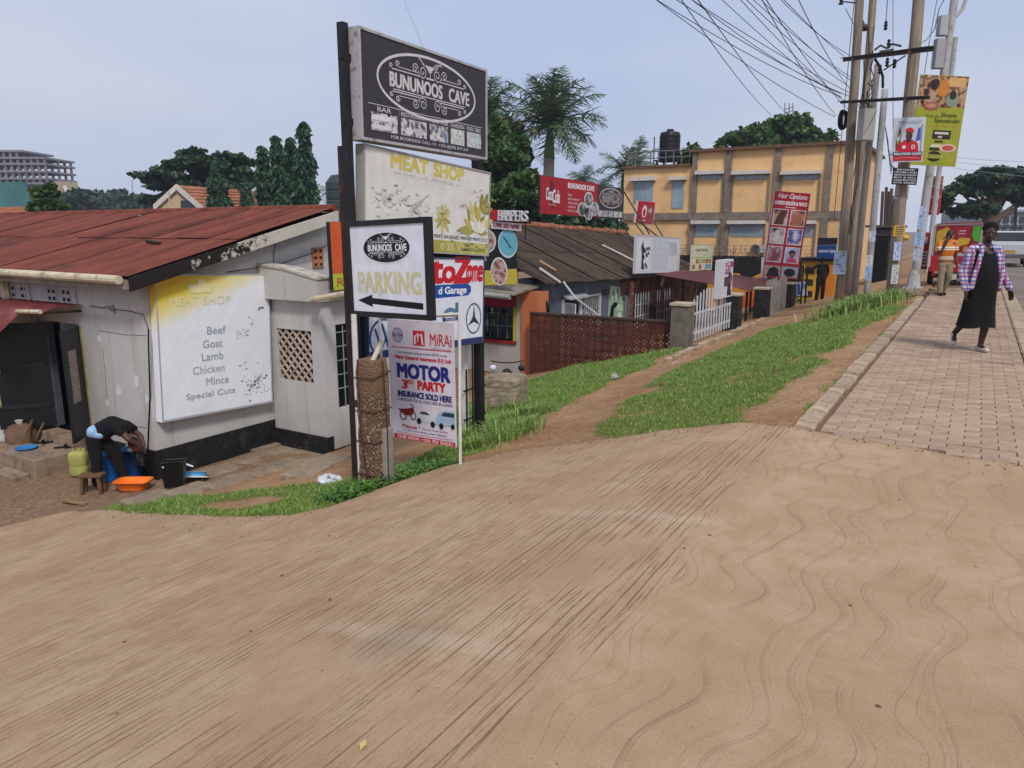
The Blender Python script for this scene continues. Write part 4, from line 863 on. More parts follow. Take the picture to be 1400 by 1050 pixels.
cave_logo(B, .5, .385, .385, .305, SIL, DARKG, .012, lv=1, tb=.03)
B.stroke([(.05, .655), (.95, .655)], .006, SIL, 0)
xs = [.055, .26, .48, .655, .80, .955]; nm = ['BAR', 'RESTAURANT', 'PORK HUB', 'GARDEN', 'POOL TABLE']
for i, t_ in enumerate(nm):
    a, b = xs[i] + .012, xs[i + 1] - .012; c = (a + b) / 2; hw = min((b - a) * .48, .0125 * len(t_) + .01)
    B.text(t_, c - hw, .672, c + hw, .715, SIL, 0, .012); B.pic(a, .73, b, .895, photo_mat('mono_print_%d' % i, ['#2c2b2e', '#77757a', '#b9b7ba', '#d6d4d6', '#55535a'] if i < 3 else ['#8e9698', '#c6cac9', '#a5acab', '#d9dcda', '#6b7072'], 17, i), 0)
    if i: B.stroke([(xs[i], .66), (xs[i], .73)], .005, '#8f8c90', 0)
for i, (y0, y1, cl) in enumerate(((.75, .8, '#dcdadc'), (.84, .88, '#d2d0d2'))): B.rect(.075, y0, .2, y1, cl, 1)
B.ell(.33, .85, .03, .035, '#cfcdd0', 1); B.ell(.41, .84, .03, .035, '#bdbbbe', 1); B.rect(.615, .8, .635, .89, '#5b86b5', 1); B.poly([(.835, .79), (.945, .8), (.945, .84), (.835, .85)], '#b6c6c6', 1)
B.text('FOR BOOKINGS CALL / 0 : +256 (0)782 019 219', .2, .915, .82, .955, SIL, 0, .012); B.done()
# meat shop sign
SG = '#d6d4cf'
B = Board('meat_shop_sign', 'sun-bleached pale meat shop sign with faded yellow letters, under the dark lightbox', 'sign', frame_px((497, 340), (492, 205), (667, 350), 'n', NS, (668, 228)), .1, SG, M('dull_frame', '#9b9993', .6, .15, 6, .15), M('dull_frame', '#9b9993'), .014)
YL = '#c9b95e'
B.text('MEAT', .18, .03, .45, .17, YL, 0, .05); B.text('SHOP', .5, .03, .75, .17, YL, 0, .05)
B.text('Fresh, Safe, Affordable', .27, .19, .66, .245, '#b7b4a4', 0, .0); B.stroke([(.2, .215), (.25, .215)], .008, '#b0ad9c', 0); B.stroke([(.68, .225), (.72, .225)], .008, '#b0ad9c', 0)
q = random.Random(12)
def petals(cx, cy, n_, L, cols, lv, spread=PI, a0=-PI / 2, wd=.34):
    for i in range(n_):
        a = a0 + (i / max(1, n_ - 1) - .5) * spread + q.gauss(0, .08); l = L * q.uniform(.7, 1.1); ar = B.w / B.h; ux, uy = math.cos(a), math.sin(a); x = lambda t, s_: cx + ux * l * t - uy * l * s_ * wd; y = lambda t, s_: cy + (uy * l * t + ux * l * s_ * wd) * ar
        B.poly([(x(0, 0), y(0, 0)), (x(.4, .5), y(.4, .5)), (x(.75, .35), y(.75, .35)), (x(1, 0), y(1, 0)), (x(.75, -.35), y(.75, -.35)), (x(.4, -.5), y(.4, -.5))], cols[i % len(cols)], lv + (i % 2), 'leaf_print')
petals(.87, .72, 9, .17, ['#a39a55', '#b8ad62', '#8c8344', '#c9c07c'], 0, 2.9, -PI / 2); petals(.9, .74, 5, .11, ['#e4e2da', '#d9d6c9'], 2, 2.0, -PI / 2); petals(.94, .5, 5, .13, ['#8f8848', '#a69c58'], 2, 1.8, -PI / 2 + .3)
petals(.575, .62, 9, .085, ['#b5ab68', '#c4bb80', '#a29858'], 0, 5.6, PI / 2); petals(.575, .56, 4, .06, ['#cfc79a', '#b5ac70'], 2, 2, -PI / 2)
for (cx, cy, n_, sp_) in ((.15, .52, 34, .05), (.2, .44, 22, .06), (.35, .55, 24, .05), (.13, .78, 9, .05), (.78, .45, 10, .03), (.8, .9, 14, .05), (.66, .84, 5, .03), (.9, .3, 16, .06), (.74, .75, 6, .02)):
    for _ in range(n_):
        x, y = cx + q.gauss(0, sp_), cy + q.gauss(0, sp_ * .8); l = q.uniform(.006, .024); a = q.uniform(-1, 1.2)
        B.poly([(x - l, y - a * l), (x, y - l * .3), (x + l, y + a * l), (x, y + l * .25)], q.choice(['#9d998e', '#b4b0a6', '#8a867c', '#aca99f']) if q.random() < .85 else '#4e4c48', 3, 'fleck_print')
for i in range(7): B.stroke([(.29 + i * .022, .72 - i * .05), (.33 + i * .022, .50 - i * .02)], .006, '#aeaba0', 3)
B.text('GOAT\'S MEAT, SAUSAGES, MINCED MEAT E.T.C', .4, .79, .985, .835, '#2b2a28', 1, .012); B.rect(.0, .855, 1, .99, '#b9b266', 0); B.poly([(.4, .855), (.69, .855), (.735, .99), (.4, .99)], '#a9a04f', 1); B.stroke([(.69, .855), (.735, .99)], .02, '#cdc78c', 2)
B.text('0 25', .56, .885, .67, .96, '#d2cd9f', 2, .02); B.text('Also', .78, .87, .82, .9, '#3e3d30', 2, .0); B.text('Available On', .735, .915, .855, .955, '#35342a', 2, .006); B.text('Glovo', .865, .89, .965, .96, '#55803f', 2, .004); B.ring(.977, .878, .012, .02, .006, '#55803f', 2, 16); B.done()
# car garage sign
B = Board('car_garage_sign', 'white car garage sign with big red letters and round badges, behind the parking sign', 'sign', frame_px((503, 492), (500, 352), (660, 468), 'n', NS + .02, (660, 352)), .1, '#dcdee8', M_SIDE, M('navy_edge', '#3a4158', .5), .012)
RED = '#c3212c'; BL = '#1f4f9c'
B.text('A', .20, .02, .36, .26, RED, 0, .06, .1); B.text('u', .37, .09, .485, .265, RED, 0, .03, .1); B.text('t', .50, .04, .59, .27, RED, 0, .06, .08); B.text('o', .595, .1, .705, .27, RED, 0, .06, .08); B.text('Z', .70, .0, .84, .27, RED, 1, .06, .1); B.text('one', .82, .09, .98, .265, RED, 0, .06, .1)
B.poly([(.3, .30), (.83, .29), (.865, .32), (.87, .38), (.84, .425), (.3, .45)], BL, 0); B.text('d Garage', .56, .32, .82, .42, '#e6e8ee', 1, .03)
B.ring(.9, .7, .075, .175, .016, '#2f4560', 0); B.ring(.9, .7, .068, .16, .006, '#6d8199', 0)
for a in (-PI / 2, PI / 6, 5 * PI / 6): B.poly([(.9 + .07 * math.cos(a), .7 + .163 * math.sin(a)), (.9 + .014 * math.cos(a + PI / 2.2), .7 + .032 * math.sin(a + PI / 2.2)), (.9, .7), (.9 + .014 * math.cos(a - PI / 2.2), .7 + .032 * math.sin(a - PI / 2.2))], '#33485f', 1)
B.poly([(.9, .7), (.9 + .06 * math.cos(PI / 6), .7 + .14 * math.sin(PI / 6)), (.9, .735), (.9 + .06 * math.cos(5 * PI / 6), .7 + .14 * math.sin(5 * PI / 6))], '#1c2836', 2)
B.ell(.67, .66, .075, .11, '#5d7f94', 0); B.ell(.668, .675, .05, .075, '#dfe3ea', 1); B.rect(.57, .70, .77, .9, '#dcdee8', 2); B.rect(.715, .5, .745, .65, '#4f7186', 1); B.rect(.6, .665, .745, .70, '#22335f', 3); B.text('FUSO', .625, .672, .72, .695, '#dfe3ea', 4, .01)
B.ring(.115, .8, .10, .185, .03, '#1c5a96', 0); B.stroke([(.05, .70), (.1, .93), (.13, .8)], .03, '#1c5a96', 1); B.stroke([(.10, .66), (.15, .9)], .03, '#1c5a96', 1)
B.rect(0.012, .925, .988, .99, '#2e3a66', 3); B.done()
# parking sign: swung out on the near post
WF = '#dcdeea'
B = Board('parking_sign', 'white parking sign in a black frame with oval logo and left-pointing arrow', 'sign', frame_px((481, 431), (477, 304), (590, 438), 't', (7.05, 6.35), (584, 296)), .05, WF, M_POST, M_POST, .045)
cave_logo(B, .5, .28, .29, .155, '#e6e7ee', '#1e1f27', .004, lv=1, tb=.028, filled=True)
q = random.Random(6)
B.text('PARKING', .12, .53, .90, .745, '#cbc696', 0, .028)
for i in range(70):
    x, y = q.uniform(.1, .92), q.uniform(.53, .75); l = q.uniform(.008, .03); B.poly([(x, y), (x + l * .3, y + l * q.uniform(-.5, .5)), (x + l * .2, y + l * 1.8), (x - l * .25, y + l)], WF, 1, 'peeled_paint_print')
B.poly([(.10, .83), (.30, .765), (.29, .80), (.915, .835), (.915, .90), (.29, .865), (.30, .90)], '#15161c', 0); B.done()
# insurance poster on a white frame
B = Board('insurance_poster', 'white motor insurance poster with MOTOR 3RD PARTY text, in front of the concrete post', 'poster', frame_px((536, 597), (521, 440), (624, 612), 's', 5.80, (626, 437)), .012, '#d3ccd8')
B.ring(.16, .125, .075, .055, .012, '#7d7a90', 0); B.ell(.16, .125, .055, .04, '#a5a2b6', 0); B.rect(.08, .115, .24, .135, '#6f6c84', 1); B.text('FICO', .13, .118, .19, .132, '#dcd9e4', 2, .01)
B.rect(.40, .08, .575, .20, RED, 0); B.stroke([(.43, .19), (.43, .13), (.47, .10), (.485, .18), (.485, .12), (.53, .105), (.545, .19)], .02, '#e2d9e0', 1)
B.text('MiRAi', .655, .095, .97, .19, RED, 0, .004); B.text('GENERAL INSURANCE', .67, .205, .96, .218, '#a79fae', 0, .0)
B.rect(.06, .222, .97, .229, RED, 0); B.text('First Insurance Company Limited (FICO) is now', .14, .255, .9, .28, '#3a3765', 0, .008)
B.text('Mirai General Insurance (U) Ltd', .11, .29, .95, .33, RED, 0, .03); B.text('MOTOR', .14, .36, .93, .475, '#232c7d', 0, .045); B.text('3', .2, .495, .28, .565, RED, 0, .05); B.text('RD', .285, .487, .385, .522, RED, 0, .02); B.text('PARTY', .45, .49, .86, .56, RED, 0, .05)
B.text('INSURANCE SOLD HERE', .13, .588, .95, .636, '#2a2c6d', 0, .04); B.text('COMPULSORY FOR ALL ROAD USERS IN UGANDA', .12, .648, .965, .673, '#4a3860', 0, .01)
# motorcycle, saloon and minibus printed on it
B.ring(.2, .795, .05, .037, .012, '#17171a', 0); B.ring(.36, .79, .04, .03, .01, '#17171a', 0); B.poly([(.12, .745), (.26, .735), (.36, .72), (.38, .745), (.33, .79), (.22, .79)], '#7d1620', 1); B.stroke([(.34, .74), (.37, .715), (.33, .69)], .01, '#1c1c1e', 1)
B.poly([(.38, .80), (.40, .765), (.47, .735), (.58, .735), (.66, .765), (.73, .785), (.735, .835), (.40, .825)], '#c9cbd1', 0); B.poly([(.46, .762), (.49, .742), (.57, .742), (.62, .765)], '#343a44', 1); B.ell(.45, .825, .035, .026, '#1d1d20', 1); B.ell(.66, .838, .035, .026, '#1d1d20', 1)
B.poly([(.70, .79), (.76, .73), (.85, .708), (.985, .708), (.985, .83), (.72, .835)], '#9db4cb', 1); B.poly([(.79, .755), (.83, .722), (.985, .722), (.985, .755)], '#2f3b4d', 2); B.ell(.79, .84, .032, .025, '#1c1c20', 2); B.ell(.96, .832, .028, .022, '#1c1c20', 2)
B.text('Please !', .18, .868, .46, .90, RED, 0, .015); B.text('Do not accept liability', .5, .878, .88, .9, '#a14554', 0, .006); B.text('In case of accidents, please contact', .2, .91, .86, .93, '#2c2d66', 0, .01); B.text('Mirai General Insurance (U) Ltd of Sure MLIYT', .1, .938, .95, .955, RED, 0, .006)
B.rect(.04, .962, .985, 1.0, RED, 0); B.text('OUR NOW: +256 703 354251', .1, .968, .95, .995, '#e5dfe6', 1, .014); B.done()
r0 = B.root; fr = thing('poster_frame', 'thin white square tube frame with legs holding the insurance poster', 'frame', (5.81, 4.2, -.8)); pts = [on_s(x, y, 5.82) for x, y in ((519, 434), (628, 430), (629, 626), (537, 640))]
for (a, b, nme) in ((pts[0], pts[1], 'top_rail'), (pts[1], pts[2] - Vector((0, 0, .15)), 'leg'), (pts[0], Vector((5.83, pts[0].y - .0, terr(5.0) - .2)), 'leg')):
    MB().tube([a, b], .019, 4).build(nme, M_WHT, fr)
# broken reinforced concrete post and its wires
k = NT('aggregate'); oc = k.tc.outputs['Object']; v = k.n('ShaderNodeTexVoronoi'); k.set(v.inputs['Vector'], oc); v.inputs['Scale'].default_value = 62; zz = k.n('ShaderNodeSeparateXYZ', {0: oc}).outputs['Z']
cc = k.ramp(v.outputs['Color'], [(0, hexc('#5e4636')), (.35, hexc('#785f47')), (.65, hexc('#6d5d4f')), (.85, hexc('#a8957c')), (.96, hexc('#d9cdb9'))]); cc = k.mix(k.step(v.outputs['Distance'], .55, .8), cc, hexc('#5a4030'))
cc = k.mix(k.step(k.math('ADD', zz, k.math('MULTIPLY', k.noise(oc, 6, 4), .2)), 1.0, 1.1), cc, hexc('#7d654e')); k.bump(k.math('SUBTRACT', 1, v.outputs['Distance']), .9, .02); M_AGG = k.out(cc, .9, .2)
pb = on_g(508, 668); pbx = 5.22; pby = 4.80
cp = thing('concrete_post', 'broken square concrete post with exposed pebbles and rusty wires, between the signs and driveway', 'post', (pbx, pby, terr(pby)))
def rough_post(w, d, h, seed, lean=0):
    q = random.Random(seed); m = MB(); kx, kz = 5, 16; vs = []; fs = []; ring = 4 * kx
    for iz in range(kz + 1):
        z = -.3 + (h + .3) * iz / kz
        for j in range(ring):
            sd, t = divmod(j, kx); t = t / kx - .5; x, y = [(t, -.5), (.5, t), (-t, .5), (-.5, -t)][sd]; c = .008 if abs(x) > .45 and abs(y) > .45 else 0
            f = 1 + q.gauss(0, .018) - c * 2; g = 1 - (.1 * max(0, (z / h - .93) / .07)); zo = (q.gauss(0, .012) if iz == kz else 0)
            vs.append((x * w * f * g + lean * z, y * d * f * g, z + zo))
    for iz in range(kz):
        for j in range(ring): j2 = (j + 1) % ring; fs.append((iz * ring + j, iz * ring + j2, (iz + 1) * ring + j2, (iz + 1) * ring + j))
    fs.append(tuple(kz * ring + j for j in range(ring))); return m.add(vs, fs)
PH = 1.26
rough_post(.235, .235, PH, 3).build('post_core', M_AGG, cp, world=False)
m = MB(); 
for z in (.15, .48, .78, 1.1):
    q = random.Random(int(z * 50)); c = .128; m.tube([(-c, -c, z), (c, -c, z + q.gauss(0, .02)), (c, c, z + .02), (-c, c, z), (-c, -c, z + .003)], .006, 5)
for x in (.03,): m.tube([(x - .15 if x > 0 else -.147, -.02, 0), (-.15, -.01 + x, .6), (-.148, .0 + x, PH + .02)], .007, 5)
m.tube([(.02, -.15, 0), (.03, -.152, .6), (.0, -.148, PH)], .007, 5); m.build('tie_wire', M('rust_wire', '#4a2f24', .9), cp, world=False)
MB().box(-.02, .13, -.15, .08, 0, .6).build('mortar_patch', M('mortar', '#85807a', .9, .2, 9, .5), cp, world=False, bevel=.03)
t = thing('plastic_pipe', 'short broken white plastic pipe stuck in the top of the concrete post', 'pipe', (pbx, pby, terr(pby) + PH)); a = Vector((pbx, pby + .02, terr(pby) + PH - .08)); dv = on_t(524, 470, 7.0) - on_t(512, 495, 7.0); MB().tube([a, a + dv.normalized() * .28], .024, 8).build('pipe', flat('#cfc3ac'), t)
t = thing('thin_post', 'slim rust-spotted white pole standing left against the broken concrete post', 'post', (pbx + .1, pby + .3, -1.2)); a = on_t(484, 425, 7.25); b = on_t(494, 672, 7.3); MB().tube([(b.x, b.y, terr(b.y) - .2), (b.x, b.y, a.z)], .027, 8).build('pole', M_WHT, t); MB().tube([(b.x, b.y, -.05), (b.x, b.y, .02)], .034, 8).build('clamp', M_RUST, t)
MB().tube([on_n(578, 64, NS), on_t(548, -10, 12)], .006, 4).build('stay_wire', flat('#8f96a4'), kind=None); tag(bpy.data.objects['stay_wire'], 'thin pale stay wire rising from the top of the dark lightbox sign', 'wire')
# black iron fence piece under the garage sign
fe = thing('iron_railing', 'black iron railing piece between the poster frame and the dark steel post', 'railing', (7.2, 5.3, -1.5))
for px, py0, py1 in ((638, 505, 600), (646, 470, 598), (652, 520, 590), (659, 500, 585)):
    a = on_n(px, py0, 5.4); b = on_n(px + 1, py1, 5.4); MB().tube([(b.x, 5.4, -1.5), (b.x, 5.4, a.z)], .012, 6).build('bar', M_POST, fe)
for py in (535, 575): a, b = on_n(634, py, 5.41), on_n(664, py - 6, 5.41); MB().tube([(a.x, 5.41, a.z), (b.x, 5.41, a.z)], .012, 6).build('rail', M_POST, fe)
t = thing('thin_post', 'white painted pole behind the iron railing, beside the dark steel post', 'post', (7.75, 5.45, -1.6)); MB().box(7.64, 7.70, 5.42, 5.48, -1.6, .25).build('pole', M_WHT, t)
# rough concrete block by the bank
p = on_g(690, 540); t = thing('concrete_block', 'big rough concrete block with mossy top at the left end of the grass bank', 'concrete block', (10.6, 6.3, terr(6.3))); m = MB(); q = random.Random(9)
c = on_t(690, 527, 12.2); bk = rough_post(.5, .62, .42, 31); bk.M = None
o = bk.build('block', M('block_concrete', '#8f826c', .9, .25, 6, .7, '#6a6048'), t, world=False); t.matrix_world = Matrix.Translation((c.x, c.y, c.z - .25)) @ Matrix.Rotation(.2, 4, 'Z'); MW[t.name] = t.matrix_world.copy()
# ================================================================= THE ROW OF SHOPS BELOW THE BANK
W_GREYBLUE = wall_mat('blue_grey_wall', '#636a78', '#4b4640', -1.9)
W_KIOSK = wall_mat('kiosk_wall', '#b3aca6', '#7f7468', -2.0)
W_ORANGE = wall_mat('orange_wall', '#c87850', '#8a5a40', -1.6)
M_WFR = M('white_frame', '#c3c6cc', .5, .1, 5, .05)
M_GLASS = M('dark_glass', '#23282c', .15, .2, 2, .02, spec=.6)
KS = 17.0
hs_ = thing('snack_kiosk', 'small pale kiosk with orange pillar and red-trimmed window, left of the terracotta screen wall', 'kiosk', (KS, 10, GZ))
MB().box(KS, KS + .2, 10.2, 10.36, GZ, -.05).add([], []).box(KS, KS + .2, 10.36, 13.5, GZ, -1.4).box(KS, KS + .2, 11.9, 13.5, -1.4, -.05).box(KS, KS + .2, 10.36, 11.9, -.28, -.05).build('wall', W_KIOSK, hs_)
MB().box(KS - .04, KS + .5, 9.66, 10.2, GZ, .02).build('orange_pillar', W_ORANGE, hs_)
w = MB().box(KS + .1, KS + .12, 10.45, 11.9, -1.3, -.3).build('window', M_GLASS, hs_); m = MB()
for n in (10.7, 11.0, 11.35, 11.7): m.box(KS + .07, KS + .1, n - .012, n + .012, -1.3, -.3)
for z in (-.62, -.95): m.box(KS + .06, KS + .1, 10.45, 11.9, z - .01, z + .01)
m.build('window_bar', flat('#6a766c'), w); m = MB(); q = random.Random(3)
for i in range(26): m.cbox((KS + .05, q.uniform(10.5, 11.7), q.choice([-1.22, -.88, -.55])), (.04, q.uniform(.05, .1), q.uniform(.08, .18)), i % 3)
m.build('goods', [flat('#4d5a50'), flat('#8a9a8c'), flat('#2f3f38')], w, kind='stuff')
MB().box(KS - .03, KS - .002, 10.36, 10.45, -1.4, -.28).build('window_trim', flat('#b5a83e'), w)
MB().box(KS - .05, KS - .002, 10.36, 11.9, -1.42, -1.33).build('window_sill', flat('#8c2227'), w)
MB().box(KS - .05, KS - .002, 10.36, 11.9, -.42, -.06).build('name_board', flat('#9c1f3a'), hs_)
MB().slab([(KS - .9, 9.9, -.02), (KS + .4, 9.9, .1), (KS + .4, 13.6, .35), (KS - .9, 13.6, .22)], (0, 0, .05)).build('awning', M('dull_tin', '#8c8272', .7, .2, 3, .2, '#5f5548'), hs_)
MB().tube([(KS - .9, 10.0, -.06), (KS - .9, 13.4, .1)], .07, 8).build('shutter_roll', M('white_roll', '#9d9b99', .6), hs_)
# menu board with round pictures and the HAMPERS sign above it
B = Board('menu_board', 'black and yellow board with round food pictures, standing on the kiosk awning', 'sign', frame_px((660, 390), (658, 311), (708, 388), 's', 16.2, (708, 315)), .04, '#26262a')
B.rect(0, .73, 1, 1, '#c8b443', 0); B.ell(.18, .2, .29, .22, '#c9cdca', 1); B.ell(.18, .2, .25, .19, 'food_a', 2); photo_mat('food_a', ['#5e3a34', '#8d5b52', '#c2a59b', '#3d2a28'], 6, 1)
B.ell(.79, .27, .27, .26, '#c3d2d3', 1); B.ell(.8, .26, .25, .23, '#6db0c4', 2); B.stroke([(.68, .14), (.86, .33)], .03, '#1d2f49', 3); B.stroke([(.8, .33), (.92, .36)], .02, '#22324a', 3); B.ell(.5, .76, .24, .255, '#d2d4cf', 1); B.ell(.5, .765, .21, .225, 'food_b', 2); photo_mat('food_b', ['#4a2b2a', '#9a6a66', '#d2b4ae', '#6e4240'], 8, 4)
B.text('25', .02, .48, .16, .56, '#d5d5d8', 2, .01); B.done()
B = Board('florist_sign', 'small white flowers and printing sign below the raised block letters', 'sign', frame_px((671, 312), (671, 302), (712, 316), 's', 16.15, (712, 306)), .03, '#cfc8cb'); B.text('FLOWERS  CAKES  PRINTING', .08, .2, .95, .8, '#8e2734', 0, .02); B.done()
t = thing('raised_letters', 'raised white block letters with one red panel, above the small florist sign', 'sign letters', M=frame_px((671, 301), (671, 286), (723, 303), 's', 16.1, (723, 289))[0]); Mx, w_, h_ = frame_px((671, 301), (671, 286), (723, 303), 's', 16.1, (723, 289))
MB().box(0, .2 * w_, 0, .1, 0, h_).build('red_panel', flat('#b3202c'), t, world=False)
for i, chh in enumerate('HAMPERS'):
    V, Fs = text_geo(chh); x0 = (.21 + i * .112) * w_; cw = .105 * w_; m = MB(); [m.add([(x0 + dx * cw + u * cw * .92, -.02 - .001 * dx, v * h_) for u, v in V], Fs) for dx in (0, .04, .08)]; mm = MB(); mm.box(x0 + .004, x0 + cw, .03, .06, h_ * .08, h_ * .92)
    l = m.build('letter', flat('#c9c9cc'), t, world=False); so = l.modifiers.new('solid', 'SOLIDIFY'); so.thickness = .06; so.offset = 0
MB().box(0, w_, .11, .14, -.05, .0).build('rail', M_POST, t, world=False); MB().box(w_ * .85, w_ * .87, .11, .14, -.45, 0).build('stay', M_POST, t, world=False)
# orange and yellow sign between the shop and the near post
B = Board('restaurant_sign', 'orange and yellow-green sign part hidden behind the black sign post', 'sign', frame_px((456, 397), (454, 301), (500, 392), 'n', 9.0, (500, 305)), .08, '#cf5a32', M_POST)
B.rect(0, .76, 1, 1, '#b5bb3a', 0); B.text('REST', .12, .82, .9, .95, '#a8482c', 1, .01); B.stroke([(.35, .42), (.5, .34), (.56, .6), (.42, .66)], .03, '#d8cfc9', 1, True); B.done()
# terracotta breeze block screen
SW = 16.6; sw = thing('screen_wall', 'terracotta breeze block screen wall with diamond openings, running down from the grey gate pillar', 'wall', (SW, 5.85, GZ)); bw = .2; nb = 19; rows = 9
def breeze_mb():
    m = MB(); d = .085; t_ = .02; h = bw / 2
    for a in ((-h, -h + t_ / 2), (h - t_ / 2, h)): m.box(0, d, a[0], a[1], -h, h)
    for a in ((-h, -h + t_ / 2), (h - t_ / 2, h)): m.box(0, d, -h + t_ / 2, h - t_ / 2, a[0], a[1])
    for sg in (1, -1):
        for o_ in (-h, 0, h):
            y0, y1 = max(-h, -h + o_), min(h, h + o_); A = Vector((.004 * sg, y0, sg * (y0 - o_))); Bp = Vector((.004 * sg, y1, sg * (y1 - o_))); nv = Vector((0, -(Bp - A).z, (Bp - A).y)).normalized() * .009; m.slab([A + nv, Bp + nv, Bp - nv, A - nv], (d - .01, 0, 0))
    return m
bp = None; q = random.Random(17); M_BRZ = M('breeze_terracotta', '#673a2c', .85, .25, 6, .3, '#43251c', rnd=.22)
for i in range(nb):
    for j in range(rows):
        if bp is None: bp = breeze_mb().build('breeze_block', M_BRZ, sw, world=False); o = bp
        else: o = inst(bp, sw)
        o.location = (q.gauss(0, .004), (i + .5) * (bw + .003), -0.03 + (j + .5) * (bw - .004)); o.rotation_euler = (q.gauss(0, .008), 0, 0)
MB().box(SW - .02, SW + .11, 5.82, 9.7, -.51, -.46).build('coping', M('screen_coping', '#4b3a33', .9), sw)
MB().box(SW - .02, SW + .11, 5.82, 9.7, GZ - .3, GZ - .03).build('footing', M('screen_footing', '#5a4a3e', .9, .2, 4, .4), sw)
# gate pillars along the boundary
M_PIL = M('grey_pillar', '#6e675c', .85, .2, 3, .3, '#4b453d'); M_PILB = M('black_pillar', '#201f1f', .75, .25, 3, .2, '#4a443d')
def pillar(name, label, pxl, pxr, pyt, pyb, mat, s_=None, capc='#b0a28c', n=5.6):
    a, b = on_n(pxl, pyt, n), on_n(pxr, pyt, n); c = on_n((pxl + pxr) / 2, (pyt + pyb) / 2, n); w = .42; zt = on_n((pxl + pxr) / 2, pyt + 4, n).z; sx_ = c.x
    t = thing(name, label, 'pillar', (sx_, n, terr(n) - .2)); MB().box(sx_ - w / 2, sx_ + w / 2, n - w / 2 + .04, n + w / 2 + .04, terr(n) - .4, zt - .07).build('shaft', mat, t, bevel=.012)
    MB().box(sx_ - w / 2 - .03, sx_ + w / 2 + .03, n - w / 2 + .01, n + w / 2 + .07, zt - .068, zt).build('cap', M('pillar_cap', capc, .85, .2, 5, .3), t, bevel=.01); return sx_
px0 = pillar('gate_pillar', 'grey square pillar at the top end of the terracotta screen wall', 919, 951, 410, 472, M_PIL)
px1 = pillar('gate_pillar', 'black and grey pillar right behind the tilted white salon lightbox', 995, 1013, 397, 438, M_PILB)
px2 = pillar('gate_pillar', 'tall black pillar with pale cap below the hair salon board', 1034, 1054, 389, 428, M_PILB)
px3 = pillar('gate_pillar', 'black pillar with pale cap between the grey pickets and the person in black', 1071, 1086, 382, 409, M_PILB)
# white bowed picket gate
gt = thing('picket_gate', 'white steel gate of pickets with a bowed top, between the grey pillar and the lightbox', 'gate', (px0, 5.6, -1.2)); npk = 15; sA, sB = px0 + .3, px1 - .35; pk = None
zb_ = lambda f: -1.0 + .0 * f
for i in range(npk):
    f = (i + .5) / npk; s = sA + (sB - sA) * f; top = -.12 + .42 * math.sin(PI * min(1, f * 1.1)) - .22 * f; MB().box(s - .022, s + .022, 5.58, 5.605, zb_(f), top).build('picket', M_WFR, gt)
for z in (-.82, -.35): MB().box(sA - .06, sB + .06, 5.607, 5.63, z - .025, z + .025).build('rail', M_WFR, gt)
B = Board('salon_lightbox', 'narrow tilted white lightbox with magenta hair pictures on the white picket gate', 'sign', frame_px((984, 409), (986, 357), (1000, 405), 'n', 5.45, (1003, 353)), .16, '#c9c5cc', flat('#c5c8cc'))
B.rect(.3, .08, .75, .38, '#8a2f5c', 0); B.text('HT', .32, .1, .72, .34, '#d9c9d2', 1, .02); B.rect(.28, .45, .6, .7, '#5b3547', 0); B.rect(.6, .06, .97, .2, '#a33167', 1); B.poly([(.55, .95), (.6, .4), (.8, .32), (.95, .5), (.85, .75), (.95, .96)], '#35303a', 1); B.poly([(.72, .5), (.82, .45), (.85, .6), (.74, .66)], '#8f6a63', 2); B.done()
# grey picket fence
gp = thing('picket_fence', 'weathered pale picket fence between the two black pillars', 'fence', (px2, 5.6, -1)); q = random.Random(5); a = px2 + .3; b = px3 - .3; n_ = 12
for i in range(n_): s = a + (b - a) * (i + .5) / n_; MB().box(s - .05, s + .05, 5.6, 5.63, -1.2, .02 + q.uniform(-.06, .06)).build('picket', M('weathered_white', '#9c958c', .85, .25, 4, .3), gp)
for z in (-.9, -.25): MB().box(a, b, 5.632, 5.66, z - .03, z + .03).build('rail', _mats['weathered_white'], gp)
# ---------------- grey house with the dark sheet roof
hh = thing('shop_house', 'blue-grey low house with dark corrugated roof and terracotta ridge, behind the screen wall', 'building', (17.5, 10, GZ)); hA, hB = 17.45, 31.0; hn = 10.0
ez = lambda s: .22 - .027 * (s - 17.5); rz_ = lambda s: 1.86 - .036 * (s - 20); rn = 13.6
m = MB(); op = [(18.95, 20.0, -2.2, -.36), (20.1, 21.4, -1.4, -.36), (24.2, 25.6, -1.8, -.55), (26.3, 27.8, -1.8, -.55)]
c0 = hA
for (a, b, z0_, z1_) in op: m.box(c0, a, hn, hn + .2, GZ, ez(a) + .02); m.box(a, b, hn, hn + .2, GZ, z0_); m.box(a, b, hn, hn + .2, z1_, ez(a) + .02); c0 = b
m.box(c0, 23.0 if c0 < 23 else hB, hn, hn + .2, GZ, .0); m.build('wall', W_GREYBLUE, hh)
MB().box(hA, hA + .2, hn + .2, 17, GZ, .3).build('end_wall', W_GREYBLUE, hh)
MB().box(hA + .2, hB, hn + 1.4, hn + 1.5, GZ, .2).build('inner_wall', M('inner_wall', '#4c4844'), hh)
ar = MB(); P = [on_s(726, 400, 17.4), on_s(732, 408, 17.4), on_s(737, 420, 17.4), on_s(739, 432, 17.4)]; MB().tube([(17.4, 9.9, .05), (17.4, 9.75, -.12), (17.4, 9.62, -.4), (17.4, 9.58, -.7)], .045, 7).build('drain_pipe', M_DARK, hh)
wf = MB().box(18.9, 18.98, hn - .06, hn - .001, -2.2, -.33).box(19.97, 20.05, hn - .06, hn - .001, -2.2, -.33).box(18.98, 19.97, hn - .06, hn - .001, -.36, -.28).build('door_frame', M_WFR, hh)
